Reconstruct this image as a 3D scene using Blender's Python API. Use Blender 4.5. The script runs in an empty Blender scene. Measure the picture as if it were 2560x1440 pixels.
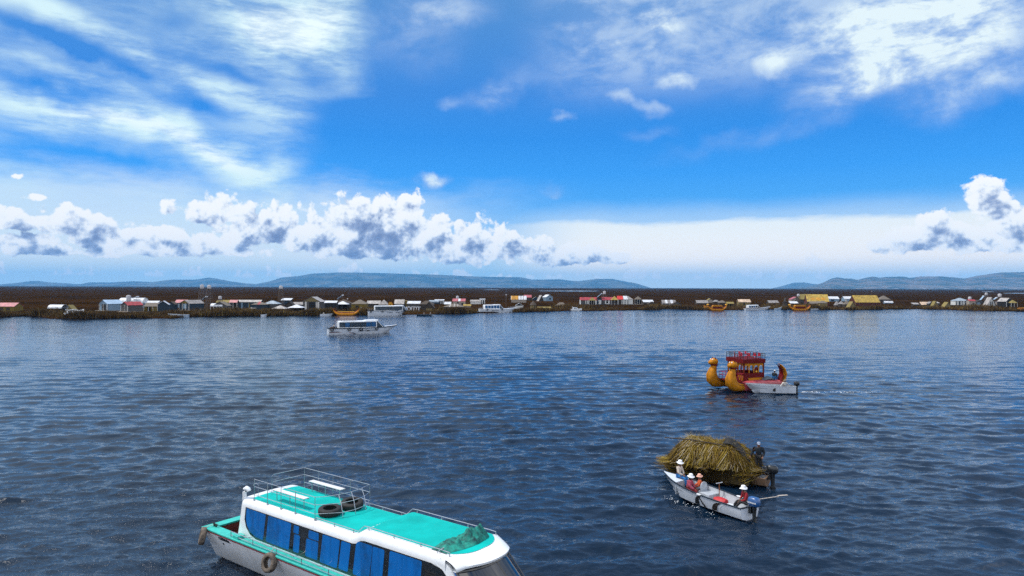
import bpy, bmesh, math, random
import numpy as np
from mathutils import Vector, Matrix
RNG = random.Random(7)
SC = bpy.context.scene
COL = SC.collection
PI = math.pi
rad = math.radians

# ------------------------------------------------------------------ camera
CAM_H = 11.0
FOC = 1730.0                      # focal length in photograph pixels
pit, rol = rad(-0.066), rad(0.19)
FWD = Vector((0, math.cos(pit), math.sin(pit)))
RGT = Vector((math.cos(rol), 0, math.sin(rol)))
UPV = RGT.cross(FWD).normalized()
RGT = FWD.cross(UPV).normalized()
CPOS = Vector((0, 0, CAM_H))
cd = bpy.data.cameras.new('camera')
cam = bpy.data.objects.new('camera', cd)
COL.objects.link(cam)
cd.sensor_width = 36.0
cd.lens = FOC / 2560 * 36
cd.clip_start = 0.2
cd.clip_end = 80000
cam.matrix_world = Matrix(((RGT.x, UPV.x, -FWD.x, 0), (RGT.y, UPV.y, -FWD.y, 0), (RGT.z, UPV.z, -FWD.z, CAM_H), (0, 0, 0, 1)))
SC.camera = cam

def ray(px, py):
    return FWD + RGT * ((px - 1280) / FOC) + UPV * ((720 - py) / FOC)
def atz(px, py, z=0.0):
    d = ray(px, py)
    return CPOS + d * ((z - CAM_H) / d.z)
def aty(px, py, Y):
    d = ray(px, py)
    return CPOS + d * (Y / d.y)

# ------------------------------------------------------------------ colour / materials
def lin(c):
    return tuple(((x / 255 / 12.92) if x / 255 <= 0.04045 else ((x / 255 + 0.055) / 1.055) ** 2.4) for x in c)
_MATS = {}
def mat(name, col, rough=0.6, metal=0.0, var=0.18, vs=6.0, bump=0.0, bs=20.0, stretch=(1, 1, 1), spec=0.5, coat=0.0, col2=None, trans=0.0):
    """Principled surface whose colour wanders between col and col2 (default a darker col) with fractal noise in object space."""
    if name in _MATS:
        return _MATS[name]
    m = bpy.data.materials.new(name)
    m.use_nodes = True
    nt = m.node_tree
    b = nt.nodes['Principled BSDF']
    b.inputs['Roughness'].default_value = rough
    b.inputs['Metallic'].default_value = metal
    b.inputs['Specular IOR Level'].default_value = spec
    b.inputs['Coat Weight'].default_value = coat
    if trans:
        b.inputs['Transmission Weight'].default_value = trans
    tc = nt.nodes.new('ShaderNodeTexCoord')
    mp = nt.nodes.new('ShaderNodeMapping')
    mp.inputs['Scale'].default_value = stretch
    nt.links.new(tc.outputs['Object'], mp.inputs['Vector'])
    nz = nt.nodes.new('ShaderNodeTexNoise')
    nz.inputs['Scale'].default_value = vs
    nz.inputs['Detail'].default_value = 6
    nz.inputs['Roughness'].default_value = 0.65
    nt.links.new(mp.outputs[0], nz.inputs['Vector'])
    mr = nt.nodes.new('ShaderNodeMapRange')
    mr.inputs['From Min'].default_value = 0.33
    mr.inputs['From Max'].default_value = 0.67
    nt.links.new(nz.outputs['Fac'], mr.inputs['Value'])
    mx = nt.nodes.new('ShaderNodeMix')
    mx.data_type = 'RGBA'
    if col2 is None:
        mx.inputs[6].default_value = (*[c * (1 - var) for c in col], 1)
        mx.inputs[7].default_value = (*[min(1, c * (1 + var * 0.5)) for c in col], 1)
    else:
        mx.inputs[6].default_value = (*col, 1)
        mx.inputs[7].default_value = (*col2, 1)
    nt.links.new(mr.outputs[0], mx.inputs[0])
    nt.links.new(mx.outputs[2], b.inputs['Base Color'])
    if bump:
        n2 = nt.nodes.new('ShaderNodeTexNoise')
        n2.inputs['Scale'].default_value = bs
        n2.inputs['Detail'].default_value = 5
        nt.links.new(mp.outputs[0], n2.inputs['Vector'])
        bp = nt.nodes.new('ShaderNodeBump')
        bp.inputs['Strength'].default_value = bump
        bp.inputs['Distance'].default_value = 0.02
        nt.links.new(n2.outputs['Fac'], bp.inputs['Height'])
        nt.links.new(bp.outputs[0], b.inputs['Normal'])
    _MATS[name] = m
    return m

# ------------------------------------------------------------------ mesh builder
def frame_of(d, hint=Vector((0, 0, 1))):
    d = Vector(d).normalized()
    if abs(d.dot(hint)) > 0.97:
        hint = Vector((1, 0, 0))
    a = hint.cross(d).normalized()
    return a, d.cross(a).normalized()

class MB:
    def __init__(s):
        s.v, s.f, s.mi = [], [], []
    def add(s, vs, fs, mi=0):
        o = len(s.v)
        s.v += [tuple(v) for v in vs]
        s.f += [tuple(i + o for i in f) for f in fs]
        s.mi += [mi] * len(fs)
        return s
    def box(s, x0, x1, y0, y1, z0, z1, mi=0):
        vs = [(x, y, z) for z in (z0, z1) for y in (y0, y1) for x in (x0, x1)]
        return s.add(vs, [(0, 2, 3, 1), (4, 5, 7, 6), (0, 1, 5, 4), (2, 6, 7, 3), (0, 4, 6, 2), (1, 3, 7, 5)], mi)
    def obox(s, c, size, rot=None, mi=0):
        hx, hy, hz = [q / 2 for q in size]
        R = rot if rot is not None else Matrix.Identity(3)
        c = Vector(c)
        vs = [c + R @ Vector((x, y, z)) for z in (-hz, hz) for y in (-hy, hy) for x in (-hx, hx)]
        return s.add(vs, [(0, 2, 3, 1), (4, 5, 7, 6), (0, 1, 5, 4), (2, 6, 7, 3), (0, 4, 6, 2), (1, 3, 7, 5)], mi)
    def loft(s, rings, closed=True, cap0=False, cap1=False, mi=0):
        n = len(rings[0])
        vs = [p for r in rings for p in r]
        fs = []
        m = n if closed else n - 1
        for i in range(len(rings) - 1):
            for j in range(m):
                k = (j + 1) % n
                fs.append((i * n + j, i * n + k, (i + 1) * n + k, (i + 1) * n + j))
        if cap0: fs.append(tuple(range(n))[::-1])
        if cap1: fs.append(tuple((len(rings) - 1) * n + j for j in range(n)))
        return s.add(vs, fs, mi)
    def tube(s, pts, r, n=6, caps=True, mi=0, closed=False):
        pts = [Vector(p) for p in pts]
        rings = []
        L = len(pts)
        for i, p in enumerate(pts):
            if closed: d = pts[(i + 1) % L] - pts[i - 1]
            else: d = pts[min(i + 1, L - 1)] - pts[max(i - 1, 0)]
            a, b = frame_of(d)
            rr = r[i] if isinstance(r, (list, tuple)) else r
            rings.append([p + a * (rr * math.cos(2 * PI * k / n)) + b * (rr * math.sin(2 * PI * k / n)) for k in range(n)])
        if closed: rings.append(rings[0])
        return s.loft(rings, True, caps and not closed, caps and not closed, mi)
    def lathe(s, prof, n=16, c=(0, 0, 0), M=None, mi=0, caps=True):
        c = Vector(c)
        R = M if M is not None else Matrix.Identity(3)
        rings = [[c + R @ Vector((r * math.cos(2 * PI * k / n), r * math.sin(2 * PI * k / n), z)) for k in range(n)] for r, z in prof]
        return s.loft(rings, True, caps, caps, mi)
    def ellipsoid(s, c, r, nu=12, nv=8, M=None, mi=0):
        prof = [(max(1e-3, math.sin(PI * i / nv)), -math.cos(PI * i / nv)) for i in range(nv + 1)]
        R = (M if M is not None else Matrix.Identity(3)) @ Matrix.Diagonal(r)
        return s.lathe(prof, nu, c, R, mi)
    def prism(s, poly, y0, y1, plane='xz', mi=0):
        n = len(poly)
        mk = {'xz': lambda a, b, t: (a, t, b), 'xy': lambda a, b, t: (a, b, t), 'yz': lambda a, b, t: (t, a, b)}[plane]
        vs = [mk(a, b, y0) for a, b in poly] + [mk(a, b, y1) for a, b in poly]
        fs = [tuple(range(n))[::-1], tuple(range(n, 2 * n))]
        fs += [(i, (i + 1) % n, n + (i + 1) % n, n + i) for i in range(n)]
        return s.add(vs, fs, mi)
    def slab(s, poly, t, mi=0):
        """closed slab of thickness t below a 3-D polygon"""
        P = [Vector(p) for p in poly]
        nrm = (P[1] - P[0]).cross(P[2] - P[0]).normalized()
        n = len(P)
        vs = P + [p - nrm * t for p in P]
        fs = [tuple(range(n)), tuple(range(n, 2 * n))[::-1]] + [(i, n + i, n + (i + 1) % n, (i + 1) % n) for i in range(n)]
        return s.add(vs, fs, mi)
    def tyre(s, c, R, w, axis, mi=0, n=28):
        """tyre: rounded square section swept about axis, open centre"""
        a, b = frame_of(axis)
        d = Vector(axis).normalized()
        c = Vector(c)
        ri = R * 0.56
        sec = [(ri, -w * .40), (ri + .02, -w * .5), (R * .86, -w * .5), (R * .97, -w * .40), (R, -w * .25), (R, w * .25), (R * .97, w * .40), (R * .86, w * .5), (ri + .02, w * .5), (ri, w * .40), (ri + R * .2, w * .3), (ri + R * .2, -w * .3)]
        rings = []
        for k in range(n + 1):
            t = 2 * PI * k / n
            rings.append([c + (a * math.cos(t) + b * math.sin(t)) * r + d * z for r, z in sec])
        return s.loft(rings, True, mi=mi)
    def build(s, name, mats, parent=None, smooth=True, ang=40, bevel=0, xf=None):
        me = bpy.data.meshes.new(name)
        me.from_pydata(s.v, [], s.f)
        ms = mats if isinstance(mats, (list, tuple)) else [mats]
        for m in ms: me.materials.append(m)
        if len(ms) > 1: me.polygons.foreach_set('material_index', s.mi)
        bm = bmesh.new(); bm.from_mesh(me)
        bmesh.ops.remove_doubles(bm, verts=bm.verts, dist=1e-5)
        bmesh.ops.recalc_face_normals(bm, faces=bm.faces)
        if xf is not None: bmesh.ops.transform(bm, matrix=xf, verts=bm.verts)
        bm.to_mesh(me); bm.free()
        if smooth:
            me.polygons.foreach_set('use_smooth', [True] * len(me.polygons))
            me.set_sharp_from_angle(angle=rad(ang))
        me.update()
        o = bpy.data.objects.new(name, me)
        COL.objects.link(o)
        if parent: o.parent = parent
        if bevel:
            bv = o.modifiers.new('bevel', 'BEVEL'); bv.width = bevel; bv.segments = 2; bv.limit_method = 'ANGLE'
        return o

def tag(o, label=None, cat=None, group=None, kind=None):
    if label: o['label'] = label
    if cat: o['category'] = cat
    if group: o['group'] = group
    if kind: o['kind'] = kind
    return o
def thing(name, label, cat, loc=(0, 0, 0), rz=0.0, group=None):
    o = bpy.data.objects.new(name, None)
    COL.objects.link(o)
    o.empty_display_size = 0.3
    o.location = loc
    o.rotation_euler = (0, 0, rz)
    return tag(o, label, cat, group)
def obj_np(name, V, F, material, smooth=True, kind=None):
    """fast big mesh from numpy arrays; F is (n,3) or (n,4)"""
    me = bpy.data.meshes.new(name)
    k = F.shape[1]
    me.vertices.add(len(V)); me.vertices.foreach_set('co', V.astype(np.float32).ravel())
    me.loops.add(F.size); me.loops.foreach_set('vertex_index', F.astype(np.int32).ravel())
    me.polygons.add(len(F)); me.polygons.foreach_set('loop_start', np.arange(0, F.size, k, dtype=np.int32))
    me.update(calc_edges=True); me.validate()
    if smooth: me.polygons.foreach_set('use_smooth', np.ones(len(me.polygons), bool))
    me.materials.append(material)
    o = bpy.data.objects.new(name, me)
    COL.objects.link(o)
    if kind: o['kind'] = kind
    return o
def grid_faces(nr, nc, wrap=False):
    i = np.arange(nr - 1)[:, None]; j = np.arange(nc if wrap else nc - 1)[None, :]
    a = i * nc + j; b = i * nc + (j + 1) % nc
    return np.stack([a, b, b + nc, a + nc], -1).reshape(-1, 4)
def text_mesh(txt, size, material, name, parent, M, depth=0.01, mirror=False, bold=0.0, shear=0.0):
    cu = bpy.data.curves.new('lettering', 'FONT')
    cu.body = txt; cu.size = size; cu.extrude = depth; cu.align_x = 'CENTER'; cu.align_y = 'CENTER'
    cu.offset = bold; cu.shear = shear
    t = bpy.data.objects.new('lettering', cu); COL.objects.link(t)
    bpy.context.view_layer.update()
    me = bpy.data.meshes.new_from_object(t.evaluated_get(bpy.context.evaluated_depsgraph_get()))
    bpy.data.objects.remove(t)
    me.transform(M); me.materials.clear(); me.materials.append(material)
    o = bpy.data.objects.new(name, me); COL.objects.link(o)
    if parent: o.parent = parent
    return o

def vnoise(x, y, seed=0):
    """smooth value noise on arrays (numpy)"""
    def h(i, j):
        n = (i * 374761393 + j * 668265263 + seed * 1442695041) & 0xffffffff
        n = ((n ^ (n >> 13)) * 1274126177) & 0xffffffff
        return ((n ^ (n >> 16)) & 0xffff) / 65535.0
    xi = np.floor(x).astype(np.int64); yi = np.floor(y).astype(np.int64)
    fx = x - xi; fy = y - yi
    fx = fx * fx * (3 - 2 * fx); fy = fy * fy * (3 - 2 * fy)
    return (h(xi, yi) * (1 - fx) + h(xi + 1, yi) * fx) * (1 - fy) + (h(xi, yi + 1) * (1 - fx) + h(xi + 1, yi + 1) * fx) * fy
def fbm(x, y, seed=0, oct=4):
    r = 0; a = 0.5
    for o in range(oct):
        r = r + a * vnoise(x * 2 ** o, y * 2 ** o, seed + o * 17); a *= 0.5
    return r
# ------------------------------------------------------------------ sky and light
SUN_AZ, SUN_EL = rad(-80), rad(60)           # azimuth from +Y towards +X
sun_dir = Vector((math.sin(SUN_AZ) * math.cos(SUN_EL), math.cos(SUN_AZ) * math.cos(SUN_EL), math.sin(SUN_EL)))
sl = bpy.data.lights.new('sun', 'SUN'); sl.energy = 3.6; sl.angle = rad(0.53); sl.color = (1.0, 0.955, 0.89)
so = bpy.data.objects.new('sun', sl); COL.objects.link(so)
so.rotation_euler = sun_dir.to_track_quat('Z', 'Y').to_euler()
so.location = (0, 0, 60)

W = bpy.data.worlds.new('World'); SC.world = W; W.use_nodes = True
W.cycles.sampling_method = 'MANUAL'; W.cycles.sample_map_resolution = 256

class NT:
    def __init__(s, nt): s.nt = nt
    def node(s, t, **kw):
        n = s.nt.nodes.new(t)
        for k, v in kw.items(): setattr(n, k, v)
        return n
    def setin(s, sock, v):
        if isinstance(v, bpy.types.NodeSocket): s.nt.links.new(v, sock)
        elif v is not None: sock.default_value = v
    def m(s, op, a, b=None, c=None, clamp=False):
        n = s.node('ShaderNodeMath', operation=op, use_clamp=clamp)
        for i, q in enumerate((a, b, c)):
            if q is not None: s.setin(n.inputs[i], q)
        return n.outputs[0]
    def add(s, a, b): return s.m('ADD', a, b)
    def sub(s, a, b): return s.m('SUBTRACT', a, b)
    def mul(s, a, b): return s.m('MULTIPLY', a, b)
    def smooth(s, v, a, b, lo=0.0, hi=1.0):
        n = s.node('ShaderNodeMapRange', interpolation_type='SMOOTHSTEP')
        s.setin(n.inputs['Value'], v)
        for k, q in (('From Min', a), ('From Max', b), ('To Min', lo), ('To Max', hi)): s.setin(n.inputs[k], q)
        return n.outputs[0]
    def mapping(s, v, loc=(0, 0, 0), rz=0, sc=(1, 1, 1), typ='POINT'):
        n = s.node('ShaderNodeMapping', vector_type=typ)
        s.setin(n.inputs['Vector'], v)
        if typ != 'VECTOR' and typ != 'NORMAL': n.inputs['Location'].default_value = loc
        n.inputs['Rotation'].default_value = (0, 0, rz); n.inputs['Scale'].default_value = sc
        return n.outputs[0]
    def noise(s, v, scale, detail=4, rough=0.55, dist=0.0, dim='2D', lac=2.0):
        n = s.node('ShaderNodeTexNoise', noise_dimensions=dim)
        s.setin(n.inputs['Vector'], v)
        for k, q in (('Scale', scale), ('Detail', detail), ('Roughness', rough), ('Distortion', dist), ('Lacunarity', lac)): n.inputs[k].default_value = q
        return n.outputs['Fac'], n.outputs['Color']
    def voro(s, v, scale, detail=2, rough=0.5, smooth=0.35):
        n = s.node('ShaderNodeTexVoronoi', feature='F1', voronoi_dimensions='2D')
        s.setin(n.inputs['Vector'], v)
        for k, q in (('Scale', scale), ('Detail', detail), ('Roughness', rough)): n.inputs[k].default_value = q
        return n.outputs['Distance']
    def vadd(s, a, b):
        n = s.node('ShaderNodeVectorMath', operation='ADD'); s.setin(n.inputs[0], a); s.setin(n.inputs[1], b); return n.outputs[0]
    def vscale(s, a, k):
        n = s.node('ShaderNodeVectorMath', operation='SCALE'); s.setin(n.inputs[0], a); s.setin(n.inputs['Scale'], k); return n.outputs[0]
    def chain(s, acc, v):
        # evaluates v after acc (keeps the shader's working memory small)
        n = s.node('ShaderNodeVectorMath', operation='MULTIPLY_ADD'); s.setin(n.inputs[0], acc); n.inputs[1].default_value = (1e-9, 1e-9, 1e-9); s.setin(n.inputs[2], v); return n.outputs[0]
    def local(s, v, cx, cy, sx, sy):
        n = s.node('ShaderNodeVectorMath', operation='MULTIPLY_ADD'); s.setin(n.inputs[0], v); n.inputs[1].default_value = (1 / sx, 1 / sy, 0); n.inputs[2].default_value = (-cx / sx, -cy / sy, 0); return n.outputs[0]
    def length(s, a):
        n = s.node('ShaderNodeVectorMath', operation='LENGTH'); s.setin(n.inputs[0], a); return n.outputs['Value']
    def xyz(s, v):
        n = s.node('ShaderNodeSeparateXYZ'); s.setin(n.inputs[0], v); return n.outputs
    def comb(s, x=0.0, y=0.0, z=0.0):
        n = s.node('ShaderNodeCombineXYZ')
        for i, q in enumerate((x, y, z)): s.setin(n.inputs[i], q)
        return n.outputs[0]
    def mixc(s, f, a, b, mode='MIX'):
        n = s.node('ShaderNodeMix', data_type='RGBA', blend_type=mode)
        s.setin(n.inputs[0], f)
        for i, q in ((6, a), (7, b)):
            s.setin(n.inputs[i], (*q, 1) if isinstance(q, tuple) and len(q) == 3 else q)
        return n.outputs[2]
    def ramp(s, v, stops, interp='LINEAR'):
        n = s.node('ShaderNodeValToRGB'); s.setin(n.inputs[0], v)
        n.color_ramp.interpolation = interp
        el = n.color_ramp.elements
        while len(el) < len(stops): el.new(0.5)
        for e, (p, c) in zip(el, stops):
            e.position = p; e.color = (*c, 1)
        return n.outputs[0]

def SKY(px, py):
    """azimuth / elevation-slope of a spot in the photographed sky, both times 1.73"""
    X = (px - 1280) / FOC
    th = math.atan(X)
    hz = 718.0 + X * 5.5
    return th * 1.73, (hz - py) / FOC * math.cos(th) * 1.73

# ---- cumulus density as a node group in (azimuth, elevation) coordinates
G = bpy.data.node_groups.new('cumulus_density', 'ShaderNodeTree')
G.interface.new_socket('Vector', in_out='INPUT', socket_type='NodeSocketVector')
G.interface.new_socket('Density', in_out='OUTPUT', socket_type='NodeSocketFloat')
g = NT(G)
gi = g.node('NodeGroupInput'); go = g.node('NodeGroupOutput')
gp = gi.outputs[0]
CUM = [  # px, py, rx, ry up, ry down
 (535, 528, 62, 42, 36), (632, 522, 30, 20, 26), (690, 582, 92, 62, 34), (605, 592, 60, 40, 24), (785, 592, 100, 52, 34),
 (925, 562, 118, 68, 70), (1020, 538, 42, 50, 60), (870, 612, 100, 34, 30), (1000, 610, 100, 52, 36), (1085, 592, 55, 50, 52),
 (1180, 612, 80, 52, 46), (1213, 562, 30, 36, 42), (1262, 612, 50, 42, 42), (1340, 630, 62, 34, 28), (1405, 637, 60, 30, 24),
 (1480, 642, 62, 24, 16), (1548, 646, 34, 20, 12), (1130, 642, 84, 20, 18), (940, 630, 110, 16, 16),
 (35, 552, 56, 34, 22), (165, 556, 58, 40, 30), (225, 575, 78, 36, 22), (60, 612, 74, 28, 24), (125, 628, 62, 20, 12),
 (228, 600, 52, 26, 20), (300, 602, 62, 32, 26), (400, 588, 62, 26, 26), (362, 622, 72, 26, 20), (455, 622, 62, 26, 20),
 (515, 612, 52, 28, 26), (420, 520, 24, 22, 20), (95, 495, 26, 9, 7), (34, 441, 15, 9, 9), (270, 632, 42, 17, 12), (590, 632, 42, 15, 10), (668, 626, 26, 12, 14),
 (2472, 492, 46, 44, 52), (2522, 545, 42, 46, 64), (2332, 560, 40, 36, 42), (2292, 602, 72, 38, 28), (2385, 592, 54, 38, 34),
 (2455, 602, 62, 32, 24), (2548, 592, 64, 56, 38), (2197, 620, 26, 22, 15), (2032, 656, 30, 20, 13), (2116, 661, 28, 14, 10)]
acc = None
for (px, py, rx, ru, rd_) in CUM:
    cx, cy = SKY(px, py)
    small = rx < 33
    if small: rx, ru, rd_ = rx * 1.7, ru * 1.7, rd_ * 1.7
    k = 1.73 / FOC * math.cos(cx / 1.73)
    v = g.local(gp if acc is None else g.chain(acc, gp), cx, cy, rx * k, ru * k)
    fl = g.node('ShaderNodeVectorMath', operation='MULTIPLY'); g.setin(fl.inputs[0], v); fl.inputs[1].default_value = (-1, -ru / rd_, 1)
    mxv = g.node('ShaderNodeVectorMath', operation='MAXIMUM'); g.setin(mxv.inputs[0], v); g.setin(mxv.inputs[1], fl.outputs[0])
    d = g.m('SUBTRACT', 1.0, g.length(mxv.outputs[0]))
    if small: d = g.m('MULTIPLY_ADD', d, 0.7, -0.50)     # small scraps keep a ragged, noise-eaten outline
    acc = d if acc is None else g.m('SMOOTH_MAX', acc, d, 0.12)
# a low row of small clouds along the horizon
gx, gy, gz = g.xyz(gp)
row = g.noise(g.comb(g.mul(gx, 1.0), 0.0, 3.0), 11.0, 5, 0.6)[0]
top = g.smooth(row, 0.40, 0.70, 0.010, 0.052)
rw = g.m('MULTIPLY', g.m('SUBTRACT', top, gy), 20.0)
rw = g.m('MINIMUM', rw, g.mul(g.m('SUBTRACT', gy, 0.024), 60.0))
rw = g.m('MINIMUM', rw, g.smooth(gx, -0.1, 0.35, 0.16, -0.02))
acc = g.m('SMOOTH_MAX', acc, rw, 0.05)
g.nt.links.new(acc, go.inputs[0])
G2 = bpy.data.node_groups.new('cumulus_billow', 'ShaderNodeTree')
G2.interface.new_socket('Vector', in_out='INPUT', socket_type='NodeSocketVector')
G2.interface.new_socket('Density', in_out='OUTPUT', socket_type='NodeSocketFloat')
g = NT(G2)
gi = g.node('NodeGroupInput'); go = g.node('NodeGroupOutput')
gp = gi.outputs[0]
wv = g.vadd(gp, g.vscale(g.vadd(g.noise(gp, 16.0, 2, 0.6)[1], (-0.5, -0.5, -0.5)), 0.016))
bil = g.voro(wv, 20.0, 2.0, 0.6)
fb = g.noise(wv, 24.0, 5, 0.64)[0]
dens = g.add(g.mul(g.sub(0.46, bil), 0.50), g.mul(g.sub(fb, 0.5), 1.15))
g.nt.links.new(g.add(dens, 0.37), go.inputs[0])

w = NT(W.node_tree)
bgn = W.node_tree.nodes['Background']
bgn.inputs['Strength'].default_value = 0.1
dirv = w.node('ShaderNodeTexCoord').outputs['Generated']
dx, dy, dz = w.xyz(dirv)
hor = w.m('SQRT', w.add(w.mul(dx, dx), w.add(w.mul(dy, dy), 1e-6)))
az = w.mul(w.m('ARCTAN2', dx, dy), 1.73)
el = w.m('MINIMUM', w.mul(w.m('DIVIDE', w.m('MAXIMUM', dz, 0.0), hor), 1.73), 3.0)
P = w.comb(az, el, 0.0)
sky = w.node('ShaderNodeTexSky', sky_type='NISHITA', sun_disc=False, sun_elevation=SUN_EL, sun_rotation=SUN_AZ, altitude=3800, air_density=1.0, dust_density=0.3, ozone_density=3.0)
# camera grade of the clear air: deeper and more saturated, as the photograph renders it
gm = w.node('ShaderNodeGamma'); w.setin(gm.inputs[0], w.mixc(1.0, sky.outputs[0], (0.13, 0.13, 0.13), 'MULTIPLY')); gm.inputs[1].default_value = 1.7
deep = w.mixc(1.0, gm.outputs[0], (0.55, 0.95, 1.25), 'MULTIPLY')
grad = w.ramp(w.mul(el, 1.0), [(0.0, lin((188, 228, 244))), (0.05, lin((166, 215, 243))), (0.12, lin((124, 198, 249))), (0.20, lin((80, 178, 255))), (0.28, lin((56, 164, 255))), (0.37, lin((47, 150, 244))), (0.48, lin((62, 144, 232))), (0.72, lin((90, 152, 219))), (1.0, lin((58, 122, 208)))])
clear = w.mixc(0.88, deep, grad)

def blobs(lst, vec):
    acc = None; turned = {}
    lst = sorted(lst, key=lambda q: q[4])
    for (px, py, rx, ry, rot, amp) in lst:
        cx, cy = SKY(px, py)
        k = 1.73 / FOC * math.cos(cx / 1.73)
        # turned coordinates are shared by all patches that lean the same way
        if rot not in turned: turned[rot] = w.mapping(vec, rz=rad(rot)) if rot else vec
        cr, sr = math.cos(rad(rot)), math.sin(rad(rot))
        v = w.local(turned[rot] if acc is None else w.chain(acc, turned[rot]), cx * cr - cy * sr, cx * sr + cy * cr, rx * k, ry * k)
        d = w.smooth(w.length(v), 1.0, 0.0, 0.0, amp)
        acc = d if acc is None else w.m('MAXIMUM', acc, d) if False else w.m('SUBTRACT', w.add(acc, d), w.mul(acc, d))
    return acc
def warp(vec, scale, amt, det=3):
    return w.vadd(vec, w.vscale(w.vadd(w.noise(vec, scale, det, 0.55)[1], (-0.5, -0.5, -0.5)), amt))

# ---- high left veil: fibrous, sharp right flank
Pw = warp(P, 5.0, 0.085)
CIRL = [(690, 70, 300, 160, 0, 1.0), (830, 50, 140, 180, 0, 0.70), (560, 230, 420, 60, 14, 0.55), (300, 305, 520, 62, 13, 0.85), (560, 400, 330, 66, 30, 0.75),
        (60, 280, 260, 60, 5, 0.45), (90, 20, 330, 60, 15, 0.50), (330, 120, 330, 60, 18, 0.30), (690, 300, 170, 190, 0, 0.26), (860, 200, 90, 70, 0, 0.22), (200, 195, 300, 24, 14, 0.35), (690, 440, 150, 70, -20, 0.30), (80, 420, 260, 60, 0, 0.25)]
ml = blobs(CIRL, Pw)
x_edge = w.smooth(w.add(az, w.mul(w.m('SUBTRACT', w.noise(P, 9.0, 4, 0.6)[0], 0.5), 0.12)), SKY(965, 0)[0], SKY(815, 0)[0])
x_edge2 = w.smooth(w.sub(w.add(az, w.mul(w.m('SUBTRACT', w.noise(P, 7.0, 4, 0.6)[0], 0.5), 0.09)), w.smooth(el, SKY(800, 265)[1], SKY(880, 225)[1], 0.0, 0.17)), SKY(835, 0)[0], SKY(660, 0)[0])
Pf = w.mapping(warp(P, 4.0, 0.05), rz=rad(15), sc=(2.4, 14.0, 1))
fib = w.noise(Pf, 1.0, 7, 0.62, 0.0)[0]
fine = w.noise(w.mapping(warp(P, 6.0, 0.03), rz=rad(20), sc=(6, 36, 1)), 1.0, 6, 0.65, 0.0)[0]
holes = blobs([(235, 122, 230, 48, 12, 0.85), (350, 172, 150, 34, 14, 0.8), (105, 222, 240, 36, 13, 0.9), (250, 420, 380, 60, 5, 0.75), (480, 55, 120, 66, 0, 0.6), (475, 232, 170, 34, 25, 0.6), (600, 188, 190, 36, 8, 0.6), (655, 405, 56, 62, -20, 0.5), (790, 200, 80, 50, 30, 0.4), (60, 60, 160, 40, 14, 0.4)], warp(P, 11.0, 0.05))
fluff = w.noise(w.mapping(warp(P, 5.0, 0.06), rz=rad(24), sc=(3.5, 8, 1)), 1.0, 8, 0.66, 0.0)[0]
al = w.mul(w.sub(w.add(ml, 0.24), w.mul(holes, 0.55)), w.smooth(w.add(w.add(w.mul(fib, 0.40), w.mul(fine, 0.30)), w.mul(fluff, 0.36)), 0.37, 0.66, 0.22, 1.3))
al = w.m('MAXIMUM', al, 0.0)
al = w.m('MULTIPLY', w.mul(al, w.m('MINIMUM', x_edge, x_edge2)), 1.0, clamp=True)
# ---- right-hand altocumulus sheets and scraps
CIRR = [(2300, 70, 480, 230, -10, 1.0), (2180, 195, 290, 90, -12, 0.8), (2450, 215, 260, 90, -15, 0.55), (2000, 60, 330, 130, 10, 0.50), (1650, 45, 150, 66, 10, 0.85), (1440, 70, 140, 90, 10, 0.5),
        (1465, 135, 64, 34, 20, 0.65), (1930, 160, 90, 62, -10, 0.75), (1690, 200, 100, 40, -8, 0.75), (1560, 240, 100, 34, 15, 0.55), (1640, 275, 70, 30, 20, 0.5), (1400, 288, 55, 20, 0, 0.55),
        (1240, 230, 130, 60, -20, 0.42), (1125, 255, 55, 30, 0, 0.3), (1543, 112, 40, 40, -30, 0.6), (1622, 108, 55, 40, 20, 0.6), (1130, 25, 170, 70, 0, 0.5), (1020, 70, 190, 150, 0, 0.36),
        (1950, 330, 430, 40, -10, 0.22), (1082, 445, 60, 24, 0, 0.8), (1372, 467, 52, 22, 0, 0.62), (1620, 340, 90, 26, 0, 0.2), (1800, 120, 300, 130, 10, 0.3), (1400, 190, 200, 60, 10, 0.25), (2250, 60, 330, 150, 0, 0.8), (2380, 150, 260, 120, -8, 0.6)]
mr_ = blobs(CIRR, warp(P, 8.0, 0.085, 5))
fr = w.noise(w.mapping(P, rz=rad(-8), sc=(5.0, 10.0, 1)), 1.0, 8, 0.62, 0.25)[0]
fr2 = w.noise(w.mapping(P, rz=rad(-8), sc=(19, 34, 1)), 1.0, 5, 0.6, 0.2)[0]
fr = w.add(w.mul(fr, 0.82), w.mul(fr2, 0.18))
ar = w.m('MULTIPLY', w.m('MAXIMUM', mr_, w.mul(w.smooth(el, SKY(1900, 290)[1], SKY(1900, 120)[1]), w.smooth(az, SKY(1250, 0)[0], SKY(1500, 0)[0], 0.0, 0.50))), w.smooth(fr, 0.30, 0.62, 0.36, 1.25), clamp=True)
# ---- overhead, outside the frame: broken high cloud
up = w.mul(w.smooth(el, 0.74, 0.92), w.m('MINIMUM', w.add(w.smooth(w.noise(P, 2.2, 6, 0.6)[0], 0.42, 0.66, 0.0, 0.5), w.smooth(az, 0.45, -0.55, 0.0, 0.75)), 0.95))
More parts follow.
